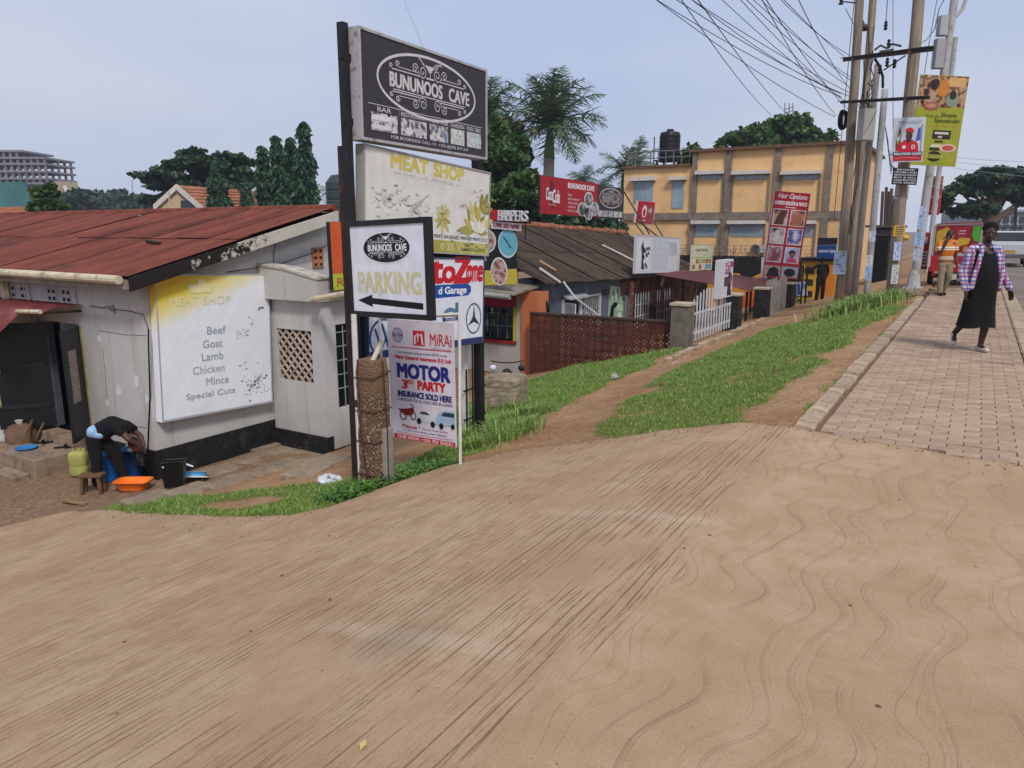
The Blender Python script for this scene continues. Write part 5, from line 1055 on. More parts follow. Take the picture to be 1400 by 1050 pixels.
MB().slab([(18.85, hn - .06, -.26), (20.1, hn - .06, -.26), (20.1, hn - .3, -.34), (18.85, hn - .3, -.34)], (0, 0, .05)).build('door_hood', M('grey_hood', '#a4a6a9', .8), hh)
dw = MB().slab([(18.95, hn - .07, -2.1), (18.65, hn - .55, -2.1), (18.65, hn - .55, -.42), (18.95, hn - .07, -.42)], (.03, -.02, 0)).build('shutter', M_WFR, hh)
gw = MB().box(20.1, 21.4, hn + .02, hn + .03, -1.4, -.36).build('window', M_GLASS, hh); m = MB()
m.box(20.05, 20.12, hn - .05, hn - .002, -1.45, -.33); m.box(21.38, 21.45, hn - .05, hn - .002, -1.45, -.33); m.box(20.12, 21.38, hn - .05, hn - .002, -.38, -.33); m.build('window_frame', M_WFR, gw); m = MB()
for i in range(9): m.box(20.2 + i * .14, 20.22 + i * .14, hn - .03, hn - .015, -1.4, -.38)
for i in range(5):
    c = (20.35 + i * .22, -.8 - .12 * (i % 2)); m.tube([(c[0] + .09 * math.cos(t), hn - .035, c[1] + .09 * math.sin(t)) for t in [2 * PI * k_ / 10 for k_ in range(11)]], .009, 4)
m.build('window_grille', M_WFR, gw)
for s in (21.75, 22.25):
    v = MB().box(s - .2, s + .2, hn - .012, hn - .002, -.42, -.22).build('vent_block', M('vent_grey', '#565c66'), hh); m = MB()
    for a in (-.1, .1):
        for z in (-.37, -.27): m.box(s + a - .07, s + a + .07, hn - .016, hn - .012, z - .03, z + .03)
    m.build('vent_hole', M_DARK, v)
B = Board('wall_poster', 'green and white hair style poster on the blue-grey wall', 'poster', frame_px((831, 436), (831, 392), (855, 436), 'n', hn - .02, (856, 391)), .015, '#93ad98'); B.pic(0.03, .03, .97, .45, photo_mat('poster_hair', ['#2a3a30', '#7fa08a', '#c4d6c6', '#3f5546'], 3.0, 2), 0); B.poly([(.08, .97), (.12, .62), (.3, .48), (.5, .5), (.45, .6), (.3, .68), (.3, .97)], '#171a19', 1); B.ell(.62, .66, .2, .13, '#b3cdb4', 1); B.poly([(.5, .97), (.58, .75), (.7, .78), (.8, .97)], '#dbe4da', 1); B.done()
# dark hairdresser's front to the right: painted panels, bars, posts
M_MUR = photo_mat('salon_mural', ['#1f1517', '#4a2b2a', '#32262f', '#7d5648', '#55424a', '#271b1e'], 1.6, 3)
MB().box(23.0, hB, hn - .03, hn - .002, -.55, .0).build('painted_panel', M_MUR, hh); MB().box(25.6, 26.3, hn - .03, hn - .002, GZ, -.55).build('painted_panel', M_MUR, hh); MB().box(27.8, hB, hn - .03, hn - .002, GZ, -.55).build('painted_panel', M_MUR, hh)
for (a, b) in ((24.2, 25.6), (26.3, 27.8)):
    bk = MB().box(a, b, hn + .03, hn + .04, -1.8, -.55).build('window', M_DARK, hh); m = MB()
    for i in range(6): m.box(a + .1 + i * (b - a - .2) / 5 - .02, a + .1 + i * (b - a - .2) / 5 + .02, hn - .05, hn - .02, -1.8, -.55)
    for z in (-.95, -1.35): m.box(a, b, hn - .055, hn - .05, z - .02, z + .02)
    m.build('window_bar', M_WFR, bk)
for s in (23.05, 25.9, 28.2, 29.7): MB().box(s - .05, s + .05, hn - .45, hn - .35, GZ, -.05).build('veranda_post', M('red_brown_post', '#6e3f33', .7, .25, 5, .2, '#a3968c'), hh)
# roof sheets, seam by seam, and ridge tiles
k = NT('asbestos_sheet'); oc = k.n('ShaderNodeNewGeometry').outputs['Position']; a = k.noise(k.scale(oc, (3, .6, .6)), 1, 6, .7); b = k.noise(oc, 5, 5, .7); oi = k.n('ShaderNodeObjectInfo')
c = k.mix(k.step(a, .35, .65), hexc('#372f29'), hexc('#50453b')); c = k.mix(k.step(b, .56, .72, 0, .6), c, hexc('#6a5c4b')); c = k.mix(k.step(k.noise(oc, 22, 2), .7, .76, 0, .7), c, hexc('#8d8371'))
M_ASB = k.out(k.n('ShaderNodeHueSaturation', {'Color': c, 'Value': k.math('MULTIPLY_ADD', oi.outputs['Random'], .35, .82)}).outputs[0], .9, .15); k.bump(b, .4)
cols_ = 14; W_ = (hB + .4 - (hA - .25)) / cols_; e_n = hn - .42; sh_ = None
for i in range(cols_):
    sL = hA - .25 + i * W_; sM = sL + W_ / 2
    for r in range(2):
        zA, zB = ez(sM), rz_(sM); an_ = math.atan2(zB - zA, rn - e_n); L = math.hypot(zB - zA, rn - e_n)
        if sh_ is None:
            m = MB(); k_ = 14; vs = []; fs = []
            for j in range(k_ + 1): y = (W_ - .02) * j / k_; z = .022 * math.cos(2 * PI * j / 2.); vs += [(y, 0, z), (y, L * .54, z)]
            for j in range(k_): fs.append((2 * j, 2 * j + 2, 2 * j + 3, 2 * j + 1))
            m.add(vs, fs); sh_ = m.build('roof_sheet', M_ASB, hh, world=False); o = sh_
        else: o = inst(sh_, hh)
        d = L * .465 * r; o.location = (sL - 17.5 + .01, e_n + d * math.cos(an_) - 10, zA + d * math.sin(an_) + .03 * r + .025 * (i % 2) - GZ); o.rotation_euler = (an_, math.atan(.03), 0)
rt = None; q = random.Random(4); nt_ = 34
for i in range(nt_):
    s = 19 + i * .38
    if rt is None: m = MB(); m.tube([(-.2, 0, 0), (.22, 0, .03)], [.13, .115], 8); rt = m.build('ridge_tile', M('ridge_terracotta', '#a3664a', .85, .25, 4, .3, '#5d4336', rnd=.25), hh, world=False); o = rt
    else: o = inst(rt, hh)
    o.location = (s - 17.5, rn - 10 + q.gauss(0, .02), rz_(s) + .02 - GZ + q.gauss(0, .012)); o.rotation_euler = (0, .036 + q.gauss(0, .02), q.gauss(0, .03))
MB().slab([(hA - .2, rn + .05, rz_(17.3) - .05), (hB + .4, rn + .05, rz_(hB) - .05), (hB + .4, rn + 3.4, -.2), (hA - .2, rn + 3.4, .1)], (0, 0, -.04)).build('rear_roof', M_ASB, hh)
MB().box(hA - .2, hB + .3, e_n - .0, e_n + .03, -.22, .02).build('fascia', M('dark_fascia', '#2b2623', .9), hh) if False else None
# white pipe leaning across the eave, loose pale strips on the roof
t = thing('leaning_pipe', 'pale pipe leaning from the dark roof edge down over the screen wall', 'pipe', (19, 9.6, 0)); MB().tube([on_n(770, 385, 9.5), on_n(787, 408, 9.2), on_n(822, 434, 8.9)], .03, 7).build('pipe', M_WHT, t)
for (a, b, lab) in (((738, 367), (766, 386), 'white batten lying on the lower left of the dark roof'), ((738, 357), (760, 370), 'pale orange strip lying on the dark roof above the white batten'), ((824, 335), (866, 356), 'long pale pipe lying on the dark roof left of the bleached board')):
    def rp(px, py):
        lo, hi = 15., 45.
        for _ in range(40):
            md = (lo + hi) / 2; p = EYEV + ray(px, py) * md; zr = ez(p.x) + (p.y - e_n) / (rn - e_n) * (rz_(p.x) - ez(p.x)) + .07
            if p.z > zr: lo = md
            else: hi = md
        return EYEV + ray(px, py) * lo
    t = thing('roof_strip', lab, 'strip', rp(*a)); MB().tube([rp(*a), rp(*b)], .035, 6).build('strip', flat('#c9c3b8') if 'orange' not in lab else flat('#b08a66'), t)
# bleached board propped on the eave, small agent board
B = Board('bleached_board', 'big sun-bleached white board with faint hair sketches, propped over the dark roof edge', 'sign', frame_px((867, 374), (862, 320), (928, 372), 'n', 9.45, (928, 325)), .05, '#c6c9cc', flat('#b5b6b8'), flat('#b9babd'), .02)
B.rect(.04, .1, .31, .93, '#d3d5d6', 0); B.rect(.36, .06, .7, .93, '#bcc4cc', 0); B.text('Hair Salon', .42, .12, .66, .3, '#cfd4da', 1, .02); B.text('Beauty & Nails', .42, .36, .66, .52, '#cfd4da', 1, .02); B.text('TEL: 0752 0000', .42, .72, .64, .8, '#d8dce0', 1, .01); B.rect(.72, .08, .97, .93, '#cfd1d3', 0)
q = random.Random(7)
B.poly([(.13, .9), (.13, .5), (.11, .3), (.15, .15), (.17, .35), (.16, .6), (.2, .9)], '#3b3d42', 1)
for i in range(12): x = q.uniform(.14, .26); y = q.uniform(.3, .85); B.poly([(x, y), (x + .03, y - .05), (x + .05, y + .06), (x + .01, y + .05)], '#4a4c52', 1)
for i in range(7): x = .73 + i * .026; B.stroke([(x, .12 + q.uniform(0, .06)), (x + .03, .3), (x + q.uniform(-.01, .04), .45 + q.uniform(0, .15))], .03, q.choice(['#46484e', '#85878c', '#2f3136']), 1)
B.done()
B = Board('agent_board', 'small cream board with a green line and coloured logos, right of the bleached board', 'sign', frame_px((944, 371), (936, 335), (973, 369), 'n', 9.0, (965, 335)), .04, '#cdc9ad', flat('#b9b7b0'))
B.text('Agent Banking', .2, .12, .75, .27, '#5b6450', 0, .02); B.rect(.12, .36, .85, .375, '#a5a88c', 0); B.rect(.03, .46, .96, .5, '#9cb765', 0); q = random.Random(3)
for i in range(6):
    for j in range(2): x = .06 + i * .15; y = .54 + j * .22; B.rect(x, y, x + .12, y + .17, q.choice(['#5f98b8', '#d6d3c2', '#b9a548', '#7d9d5a', '#a3673f', '#cfcdbf']), 0)
B.done()
# maroon tin lean-tos over the pavement side
for (a, b, c, d, lab) in (((902, 374), (979, 392), 9.3, 7.0, 'maroon tin lean-to roof sloping from the dark roof towards the picket gate'), ((1000, 388), (1033, 396), 6.6, 5.9, 'small maroon tin lean-to between the lightbox and the tall black pillar')):
    p = on_n(*a, c); p2 = on_n(*b, d); t = thing('lean_to', lab, 'awning', (p.x, d, -1)); L = abs(p2.x - p.x) + 1.2
    m = MB(); n_ = 46; vs = []; fs = []
    for j in range(n_ + 1): s = p.x - .6 + (2.6 + 2.0) * j / n_; w = .012 * math.cos(2 * PI * j / 2); vs += [(s, c, p.z + w), (s, d, p2.z + w)]
    for j in range(n_): fs.append((2 * j, 2 * j + 1, 2 * j + 3, 2 * j + 2))
    m.add(vs, fs).build('roof_sheet', M('maroon_tin', '#5f3230', .6, .2, 2, .1, '#7d4a44'), t)
    for s in (p.x - .4, p.x + 3.7): MB().box(s - .035, s + .035, d + .05, d + .12, terr(d) - .3, p2.z - .02).build('post', M_POST, t)
# ---------------- boards on the roof ridge
k = 'big_board'
B = Board('drinks_board', 'wide red board with white drinks script, standing on the dark roof ridge', 'billboard', frame_px((738, 292), (740, 240), (816, 297), 'n', 13.4, (816, 250)), .08, '#a3222c', M_POST)
B.stroke([(.17, .12), (.17, .78)], .1, '#3d1a1e', 0); B.stroke([(.2, .14), (.2, .84)], .1, '#57191f', 0)
B.text('Coca', .09, .30, .19, .62, '#dcd6d8', 1, .03, .1); B.text('Cola', .19, .34, .31, .68, '#dcd6d8', 1, .03, .1); B.text('Taste the feeling', .13, .72, .24, .77, '#dcd6d8', 1, .01)
B.text('BUNUNOOS CAVE', .45, .10, .93, .24, '#dcd6d8', 0, .05)
for i, s_ in enumerate(('BAR', 'RESTAURANT', 'PORK HUB', 'GARDEN', 'POOL TABLE')): B.text(s_, .455, .40 + i * .11, .455 + .022 * len(s_), .46 + i * .11, '#d3c5c7', 0, .01)
for (x, y, i) in ((.83, .5, 0), (.71, .8, 1), (.95, .76, 2), (.83, .9, 3)): B.ell(x, y, .085, .22 if i < 1 else .2, '#d0cfd0', 1 + i); B.ell(x, y, .07, .18, 'bw_food', 5); photo_mat('bw_food', ['#242426', '#6d6c6f', '#b5b4b6', '#3b3a3d', '#8d8c8f'], 2.2, 5)
B.done()
B = Board('logo_board', 'dark grey board with oval cocktail logo, joined to the right of the red drinks board', 'billboard', frame_px((816, 298), (817, 251), (852, 300), 'n', 13.4, (853, 259)), .08, '#3a3839', M_POST); cave_logo(B, .5, .36, .42, .3, '#b9b6b4', '#3a3839', .02, lv=1); 
for i in range(5): B.pic(.04 + i * .19, .76, .2 + i * .19, .95, _mats['mono_print_%d' % i], 0)
B.done()
t = thing('board_stays', 'thin black struts bracing the boards on the dark roof ridge', 'frame', (28, 13.5, 1.5))
for (a, b) in (((848, 300), (870, 340)), ((853, 262), (888, 320)), ((870, 300), (900, 324)), ((892, 300), (908, 326)), ((868, 305), (880, 320))): MB().tube([on_n(*a, 13.3), on_n(*b, 11.2)], .03, 5).build('strut', M_POST, t)
for px in (745, 775, 812, 846): a = on_n(px, 293, 13.5); MB().tube([(a.x, 13.55, a.z + .3), (a.x, 13.55, .5)], .04, 6).build('leg', M_POST, t)
B = Board('phone_board', 'small red and white board on thin stays in front of the yellow building', 'sign', frame_px((866, 304), (867, 275), (892, 307), 's', 33, (893, 275)), .05, '#b22a33', flat('#c9c2c2')); B.rect(0, 0, .12, 1, '#c7bfc0', 0); B.ell(.5, .45, .13, .28, '#d9cfd0', 0); B.ell(.5, .5, .07, .17, '#b22a33', 1); B.rect(.68, .2, .95, .95, '#8d4a4a', 0); B.ell(.8, .4, .1, .12, '#c49a8a', 1); B.text('airtel', .3, .8, .6, .9, '#e0d5d5', 1, .01); B.done()
# ================================================================= YELLOW OFFICE BUILDING
YS = 39.0
Yn = lambda px, py=250: on_s(px, py, YS).y
Yz = lambda px, py: on_s(px, py, YS).z
M_YEL = M('yellow_render', '#e2b984', .85, .06, .6, .1, '#cfa672'); M_BRN = M('grey_brown_band', '#82766b', .85, .2, 3, .2, '#5d5348'); M_HOOD = M('white_hood', '#c9c5c0', .6, .12, 4, .05)
k = NT('sky_glass'); a = k.noise(k.tc.outputs['Object'], 1.2, 3); M_PANE = k.out(k.mix(a, hexc('#6d8290'), hexc('#9dafba')), .12, .7)
yb_ = thing('office_building', 'two storey yellow building with grey-brown bands and white window hoods', 'building', (YS, 10, GZ)); yL, yM, yR = Yn(853, 235), Yn(946), Yn(1168); zT, zTL = Yz(1050, 203), Yz(900, 229)
MB().box(YS, YS + 9, yR, yM, GZ, zT).build('wall', M_YEL, yb_); MB().box(YS + .05, YS + 9, yM, yL, GZ, zTL).build('wing', M_YEL, yb_)
MB().box(YS - .25, YS + 9.2, yR - .25, yM + .1, zT, zT + .14).build('roof_edge', M('brown_edge', '#6a5140', .8, .2, 3, .2), yb_); MB().box(YS - .15, YS + 9, yM + .1, yL + .1, zTL, zTL + .12).build('roof_edge', _mats['brown_edge'], yb_)
bz0, bz1 = Yz(1000, 300), Yz(1000, 290)
MB().box(YS - .1, YS - .001, yR, yL, bz0, bz1).build('band', M_BRN, yb_)
for (a, b) in ((946.5, 952.7), (991, 999.7), (1058, 1066.5), (1128, 1136.5)): MB().box(YS - .12, YS - .002, Yn(b), Yn(a), bz1, zT - .0).build('pilaster', M_BRN, yb_); MB().box(YS - .12, YS - .002, Yn(b), Yn(a), GZ, bz0).build('pilaster', M_BRN, yb_)
def ywin(x0, x1, yt, ym, yb, nm=3, bay=None, sill=None, wing=False):
    a, b = Yn(x1, ym), Yn(x0, ym); zt, zm, zb = Yz((x0 + x1) / 2, yt), Yz((x0 + x1) / 2, ym), Yz((x0 + x1) / 2, yb); f = .05 if wing else 0
    MB().box(YS - .32 + f, YS - .003 + f, a - .15, b + .15, zm, zt).build('window_hood', M_HOOD, yb_); w = MB().box(YS - .03 + f, YS - .004 + f, a, b, zb, zm - .02).build('window', M('window_frame_grey', '#9aa2a6', .5), yb_); pw = (b - a) / nm
    for i in range(nm): MB().box(YS - .042 + f, YS - .031 + f, a + i * pw + .04, a + (i + 1) * pw - .04, zb + .05, zm - .06).build('pane', M_PANE, w)
    if bay:
        for n in (a - .16, b + .08): MB().box(YS - .08 + f, YS - .005 + f, n, n + .08, bay, zm).build('bay_line', M_BRN, yb_)
C_ = lambda X: 840 + .2476 * X
R_ = lambda Y: 180 + .2476 * Y
for (a, b, n_) in ((470, 592, 2), (670, 845, 3), (940, 1125, 3)): ywin(C_(a), C_(b), R_(216), R_(236), R_(266), n_, bz1)
for (a, b, n_) in ((447, 568, 2), (645, 820, 3), (1000, 1098, 2)): ywin(C_(a), C_(b), R_(490), R_(510), R_(580), n_, -.3)
ywin(C_(107), C_(214), R_(250), R_(272), R_(395), 2, None, None, True); ywin(C_(320), C_(385), R_(250), R_(268), R_(425), 1, None, None, True)
n0 = Yn(1032, 340); ac = MB().box(YS - .5, YS - .15, Yn(1047, 340), Yn(1031, 340), Yz(1040, 346), Yz(1040, 334)).build('air_conditioner', flat('#b5b3ad'), yb_); fg = MB(); fg.M = Matrix.Translation((YS - .5, Yn(1036, 340), Yz(1036, 340))) @ Matrix.Rotation(-PI / 2, 4, 'Y'); fg.lathe([(.02, 0), (.22, 0), (.22, .02), (.02, .021)], (0, 0, 0), 16).build('fan_grille', flat('#3a3a3c'), ac)
ra = MB()
zr = zTL + .12
for i in range(9): n = yM + .3 + i * (yL - yM - .4) / 8; ra.tube([(YS + .3, n, zr), (YS + .3, n, zr + .75)], .03, 5)
for z in (.4, .75): ra.tube([(YS + .3, yM + .3, zr + z), (YS + .3, yL - .1, zr + z)], .03, 5)
ra.build('roof_railing', M('railing_grey', '#6f6a6c', .6), yb_)
tk = thing('water_tank', 'black plastic water tank on the flat roof of the yellow building wing', 'water tank', (YS + 1.5, Yn(914, 210) * 1.035, zr)); tr_ = .56; pr_ = [(tr_ * .96, 0)] 
for i in range(6): pr_ += [(tr_, .05 + i * .22), (tr_, .19 + i * .22), (tr_ * .97, .22 + i * .22)]
pr_ += [(tr_ * .9, 1.45), (tr_ * .35, 1.52), (tr_ * .33, 1.62), (.02, 1.63)]; MB().lathe([(r, z + .35) for r, z in pr_], (0, 0, 0), 20).build('tank', M('tank_black', '#15181c', .45, .1, 3, .05), tk, world=False, smooth=False); m = MB()
for a in (-.55, .55):
    for b in (-.5, .5): m.box(a - .04, a + .04, b - .04, b + .04, 0, .35)
m.box(-.7, .7, -.65, .65, .3, .35); m.build('stand', M_POST, tk, world=False)
t = thing('antenna_rod', 'thin dark rod standing on the roof left of the black water tank', 'antenna', (YS + .4, Yn(890, 215), zr)); MB().tube([(YS + .4, Yn(890, 215), zr), (YS + .4, Yn(890, 215), zr + 1.5)], .03, 5).build('rod', M_POST, t)
# boundary wall with black and orange mural, wire on top
MS = 35.5; zW = on_s(1000, 350, MS).z; a, b = on_s(905, 350, MS).y, on_s(1110, 350, MS).y
mw = thing('mural_wall', 'black boundary wall with big orange chevrons, in front of the yellow building', 'wall', (MS, a, GZ)); MB().box(MS, MS + .2, b, a, GZ, zW).build('wall', M('mural_black', '#1a181a', .75, .2, 2, .1, '#2f2a28'), mw)
def mural(pts, col, lv):
    P = [on_s(x, y, MS - .004 - .004 * lv) for x, y in pts]; MB().slab(P, (.003, 0, 0)).build('painted_shape', flat(col), mw)
mural([(967, 373), (990, 386), (1010, 374), (1012, 386), (1046, 371), (1046, 425), (967, 425)], '#c98a2e', 0); mural([(1002, 373), (1012, 374), (1014, 392), (1005, 392)], '#c98a2e', 1); mural([(1012, 400), (1045, 396), (1045, 425), (1012, 425)], '#cf6a28', 1); mural([(1014, 410), (1040, 405), (1042, 425), (1014, 425)], '#b9521f', 2)
m = MB(); q = random.Random(3)
for i in range(60): n = a + (b - a) * i / 60; m.tube([(MS + .1 + q.uniform(-.2, .2), n + q.uniform(-.3, .3), zW + q.uniform(-.35, .45)) for _ in range(4)], .012, 4)
for n in np.linspace(a, b, 9): m.tube([(MS + .1, n, zW), (MS + .1, n, zW + .5)], .02, 4)
for i in range(3): m.tube([(MS + .1, a, zW + .15 + i * .17), (MS + .1, b, zW + .15 + i * .17)], .01, 4)
m.build('razor_wire', M('wire_grey', '#6a6462', .6), mw)
# hair salon board
B = Board('hair_salon_board', 'tall red hair salon board with six hair and nail photographs', 'billboard', frame_px((1042, 378), (1058, 262), (1090, 382), 't', (26.3, 26.3), (1108, 263)), .06, '#a32634', flat('#c9c3c6'))
cy_ = .155
B.text('Hair Options', .1, .02, .9, .095, '#e6dadd', 0, .012, .25); B.text('UNISEX SALON & NAILS', .05, .11, .94, .15, '#e6dadd', 0, .05); B.stroke([(.35, .175), (.65, .178)], .03, '#d9c9cc', 0)
pcs = [['#2c2a40', '#7a4f40', '#c9a58c', '#aab2c4', '#4a3028'], ['#3d2a30', '#a35f4a', '#c98a6a', '#45507a', '#6a3a34'], ['#1f2030', '#7a6a68', '#cfcac8', '#a39490', '#3b2a2c'], ['#d3c9d6', '#8f8fb8', '#3a3f86', '#c9b4c0', '#e0d5dc'], ['#8a93b8', '#c9a3a0', '#8d4a52', '#b39aa8', '#6a3a44'], ['#b8bcd6', '#9fa6c8', '#c7cbe0', '#8f98bc', '#d0d3e4']]
for i in range(6):
    c_, r_i = i % 2, i // 2; x0, x1 = (.04, .46) if c_ == 0 else (.53, .95); y0 = .20 + r_i * .215; B.rect(x0, y0, x1, y0 + .19, '#d9d2d4', 0); B.pic(x0 + .02, y0 + .008, x1 - .02, y0 + .182, photo_mat('salon_print_%d' % i, pcs[i], 2.6, i), 1)
B.ell(.74, .70, .09, .035, '#1d1a1e', 2); B.ell(.75, .725, .07, .035, '#8a5844', 3); B.poly([(.6, .81), (.64, .76), (.86, .76), (.92, .81)], '#c2457a', 3)
B.poly([(.1, .38), (.2, .25), (.3, .22), (.38, .26), (.36, .38)], '#5b382e', 2); B.poly([(.58, .38), (.62, .27), (.8, .25), (.86, .38)], '#a3684e', 2); B.poly([(.12, .56), (.2, .45), (.28, .44), (.3, .58), (.2, .6)], '#d1c9c8', 2)
B.poly([(.14, .80), (.2, .70), (.24, .66), (.3, .72), (.4, .68), (.36, .8)], '#8a4f55', 2)
for i in range(9): B.stroke([(.56 + .03 * (i % 4), .435 + .025 * (i // 2)), (.6 + .035 * (i % 4), .45 + .02 * (i // 2))], .03, '#343a80', 2)
B.rect(.02, .86, .48, .985, '#a89284', 0); B.rect(.52, .86, .98, .985, '#9a9fb2', 0); B.poly([(.1, .985), (.16, .9), (.3, .87), (.42, .9), (.46, .985)], '#2c2624', 1); B.ell(.75, .93, .16, .05, '#2a2427', 1); B.done()
t = thing('board_support', 'two dark steel legs holding up the tall red hair salon board', 'post', (27, 5, -1))
for px in (1052, 1086): p = on_t(px, 400, 26.7); MB().box(p.x - .04, p.x + .04, p.y - .04, p.y + .04, -1.4, p.z + 2.2).build('leg', M_POST, t)
# yellow kiosk with blue sign, white panels
KP = on_t(1118, 405, 30); ky = thing('yellow_kiosk', 'yellow and orange mobile money kiosk behind the person in black', 'kiosk', (31, KP.y, -1))
a, b = on_s(1094, 400, 31.0), on_s(1140, 400, 31.0); zt = on_s(1120, 357, 31).z
MB().box(31, 32.4, b.y, a.y, -1.5, zt).build('body', M('kiosk_yellow', '#d0a02a', .6, .12, 2, .1, '#c07a26'), ky); MB().box(30.98, 30.995, b.y, b.y + .62, -1.4, zt - .2).build('door', flat('#c97b28'), ky); MB().box(30.9, 32.5, b.y - .1, a.y + .1, zt, zt + .12).build('roof', M_POST, ky)
for i in range(3): MB().box(30.985, 30.995, a.y - .45, a.y - .12, zt - .5 - i * .45, zt - .25 - i * .45).build('notice', flat('#3a2c1e'), ky)
B = Board('agent_sign', 'small blue sign with white lettering above the yellow kiosk', 'sign', frame_px((1116, 354), (1116, 335), (1143, 354), 's', 30.6, (1143, 335)), .08, '#1f3f78', flat('#c9cdd6')); B.text('Authorised Agent', .1, .3, .95, .6, '#c9d2e4', 0, .01); B.done()
MB().box(30.7, 30.9, on_s(1143, 340, 30.7).y, on_s(1117, 340, 30.7).y, on_s(1120, 336, 30.7).z + .02, on_s(1120, 325, 30.7).z).build('sign_hood', M_POST, ky)
B = Board('white_panel', 'plain white panel leaning behind the left leg of the hair salon board', 'panel', frame_px((1040, 385), (1040, 352), (1048, 385), 's', 30), .05, '#c5c5c8'); B.done()
B = Board('blue_poster', 'blue and white poster low behind the black pillar, left of the person in black', 'poster', frame_px((1089, 405), (1089, 386), (1104, 404), 's', 29.5), .04, '#c0c6d4'); B.rect(.1, .1, .35, .9, '#24509a', 0); B.rect(.45, .15, .9, .5, '#5a7fb8', 0); B.done()
for px, lab in ((1095, 'left one of two thin dark posts beside the person in black'), (1101, 'right one of two thin dark posts, touched by the person in black')): p = on_t(px, 408, 27.5); t = thing('thin_post', lab, 'post', p); MB().tube([(p.x, p.y, -1.2), (p.x, p.y, p.z + 1.2)], .035, 6).build('post', M_POST, t)
# bushes at the pillars
def bush(label, p, r, nleaf, mat, leaf=.05, seed=1):
    t = thing('shrub', label, 'shrub', p); g = random.Random(seed); m = MB()
    for _ in range(nleaf):
        while True:
            v = Vector((g.uniform(-1, 1), g.uniform(-1, 1), g.uniform(-.2, 1)))
            if v.length < 1: break
        c = Vector((v.x * r[0], v.y * r[1], v.z * r[2])); d = Vector((g.gauss(0, 1), g.gauss(0, 1), g.gauss(.4, .7))).normalized(); s = d.cross(Vector((g.gauss(0, 1), g.gauss(0, 1), g.gauss(0, 1)))).normalized() * leaf * .4
        m.add([c, c + d * leaf * .5 + s, c + d * leaf, c + d * leaf * .5 - s], [(0, 1, 2, 3)])
    m.build('foliage', mat, t, world=False); mm = MB()
    for i in range(5): a = i * 1.26; mm.tube([(0, 0, -.1), (.5 * r[0] * math.cos(a), .5 * r[1] * math.sin(a), r[2] * .6)], .012, 5)
    mm.build('stems', M('twig', '#4a3b2a'), t, world=False)
p = on_g(1072, 416); bush('low green weedy shrub at the foot of the black pillars', p, (.5, .6, .5), 900, M_WEED, .09, 3)
p = on_g(1043, 426); bush('small ragged shrub against the tall black pillar base', p, (.4, .5, .25), 500, M_WEED, .08, 4)
# ================================================================= POLES
k = NT('pole_wood'); oc = k.tc.outputs['Object']; a = k.noise(k.scale(oc, (9, 9, .5)), 1, 6, .7); b = k.noise(oc, 3, 4, .6)
c = k.mix(k.step(a, .35, .65), hexc('#74675a'), hexc('#9c8f7f')); c = k.mix(k.step(b, .55, .75, 0, .4), c, hexc('#544639')); k.bump(a, .5, .02); M_PWOOD = k.out(c, .9, .15)
M_CONC = M('pole_concrete', '#8d857c', .85, .15, 2, .2, '#766d62'); M_STEEL = M('pole_steel', '#a9a9aa', .5, .1, 3, .1, '#86807a', spec=.4); M_IRON = M('angle_iron', '#3d3432', .7, .2, 5, .1, '#5a4237'); M_CABLE = flat('#17181c')
PL = {}
def pole(name, key, label, base, top, rb, rt, mat, hz=None, kind='pole'):
    g = on_g(*base); d = ray(*top); t = (g.x * g.x + g.y * g.y) / (g.x * d.x + g.y * d.y); e = EYEV + d * t
    up = (e - Vector((g.x, g.y, terr(g.y)))); 
    if hz: e = Vector((g.x, g.y, terr(g.y))) + up * (hz / up.z)
    lo = Vector((g.x, g.y, terr(g.y) - .3)); th = thing(name, label, 'pole', (g.x, g.y, terr(g.y))); n_ = 8; m = MB(); q = random.Random(len(key))
    pts = [lo.lerp(e, i / n_) + Vector((q.gauss(0, .012), q.gauss(0, .012), 0)) * (mat is M_PWOOD) for i in range(n_ + 1)]; m.tube(pts, [rb + (rt - rb) * i / n_ for i in range(n_ + 1)], 12).build('shaft', mat, th, smooth=True); PL[key] = (lo, e, rb, rt, th); return th
def on_pole(key, py):      # point on the pole axis at picture height py
    lo, e = PL[key][:2]; best = None
    for i in range(400):
        p = lo.lerp(e, i / 399); v = p - EYEV; dz = v.x * math.cos(HEAD) + v.y * math.sin(HEAD); up = v.z; f = dz * math.cos(PITCH) - up * math.sin(PITCH); u = dz * math.sin(PITCH) + up * math.cos(PITCH); y = 525 - FPX * u / f
        if best is None or abs(y - py) < best[0]: best = (abs(y - py), p)
    return best[1]
pole('utility_pole', 'A', 'thick wooden pole nearest the cable coil, left of the pole cluster', (1148, 411), (1175, 10), .15, .115, M_PWOOD, 10.4)
pole('utility_pole', 'B', 'leaning wooden pole right behind the thick one with the cable coil', (1160, 404), (1193, 10), .13, .11, M_PWOOD, 11.2)
pole('utility_pole', 'C', 'short greenish concrete pole right of the grey meter box', (1167, 406), (1200, 88), .11, .085, M_CONC)
pole('utility_pole', 'D', 'white steel pipe pole pasted with blue and white leaflets', (1185, 404), (1210, 122), .10, .09, M_STEEL)
pole('utility_pole', 'E', 'tall wooden pole carrying the red beret election poster', (1219, 408), (1255, 10), .145, .125, M_PWOOD, 10.2)
lp = pole('street_lamp', 'F', 'grey steel street lamp on a base plate carrying the lime green banner', (1248, 395), (1304, 5), .12, .09, M_STEEL, 9.6, 'lamp')
g = PL['F'][0]; MB().cbox((g.x, g.y, g.z + .33), (.5, .5, .04)).build('base_plate', M_STEEL, lp); MB().lathe([(.2, 0), (.12, .5)], (g.x, g.y, g.z + .35), 10).build('base_sleeve', M_STEEL, lp)
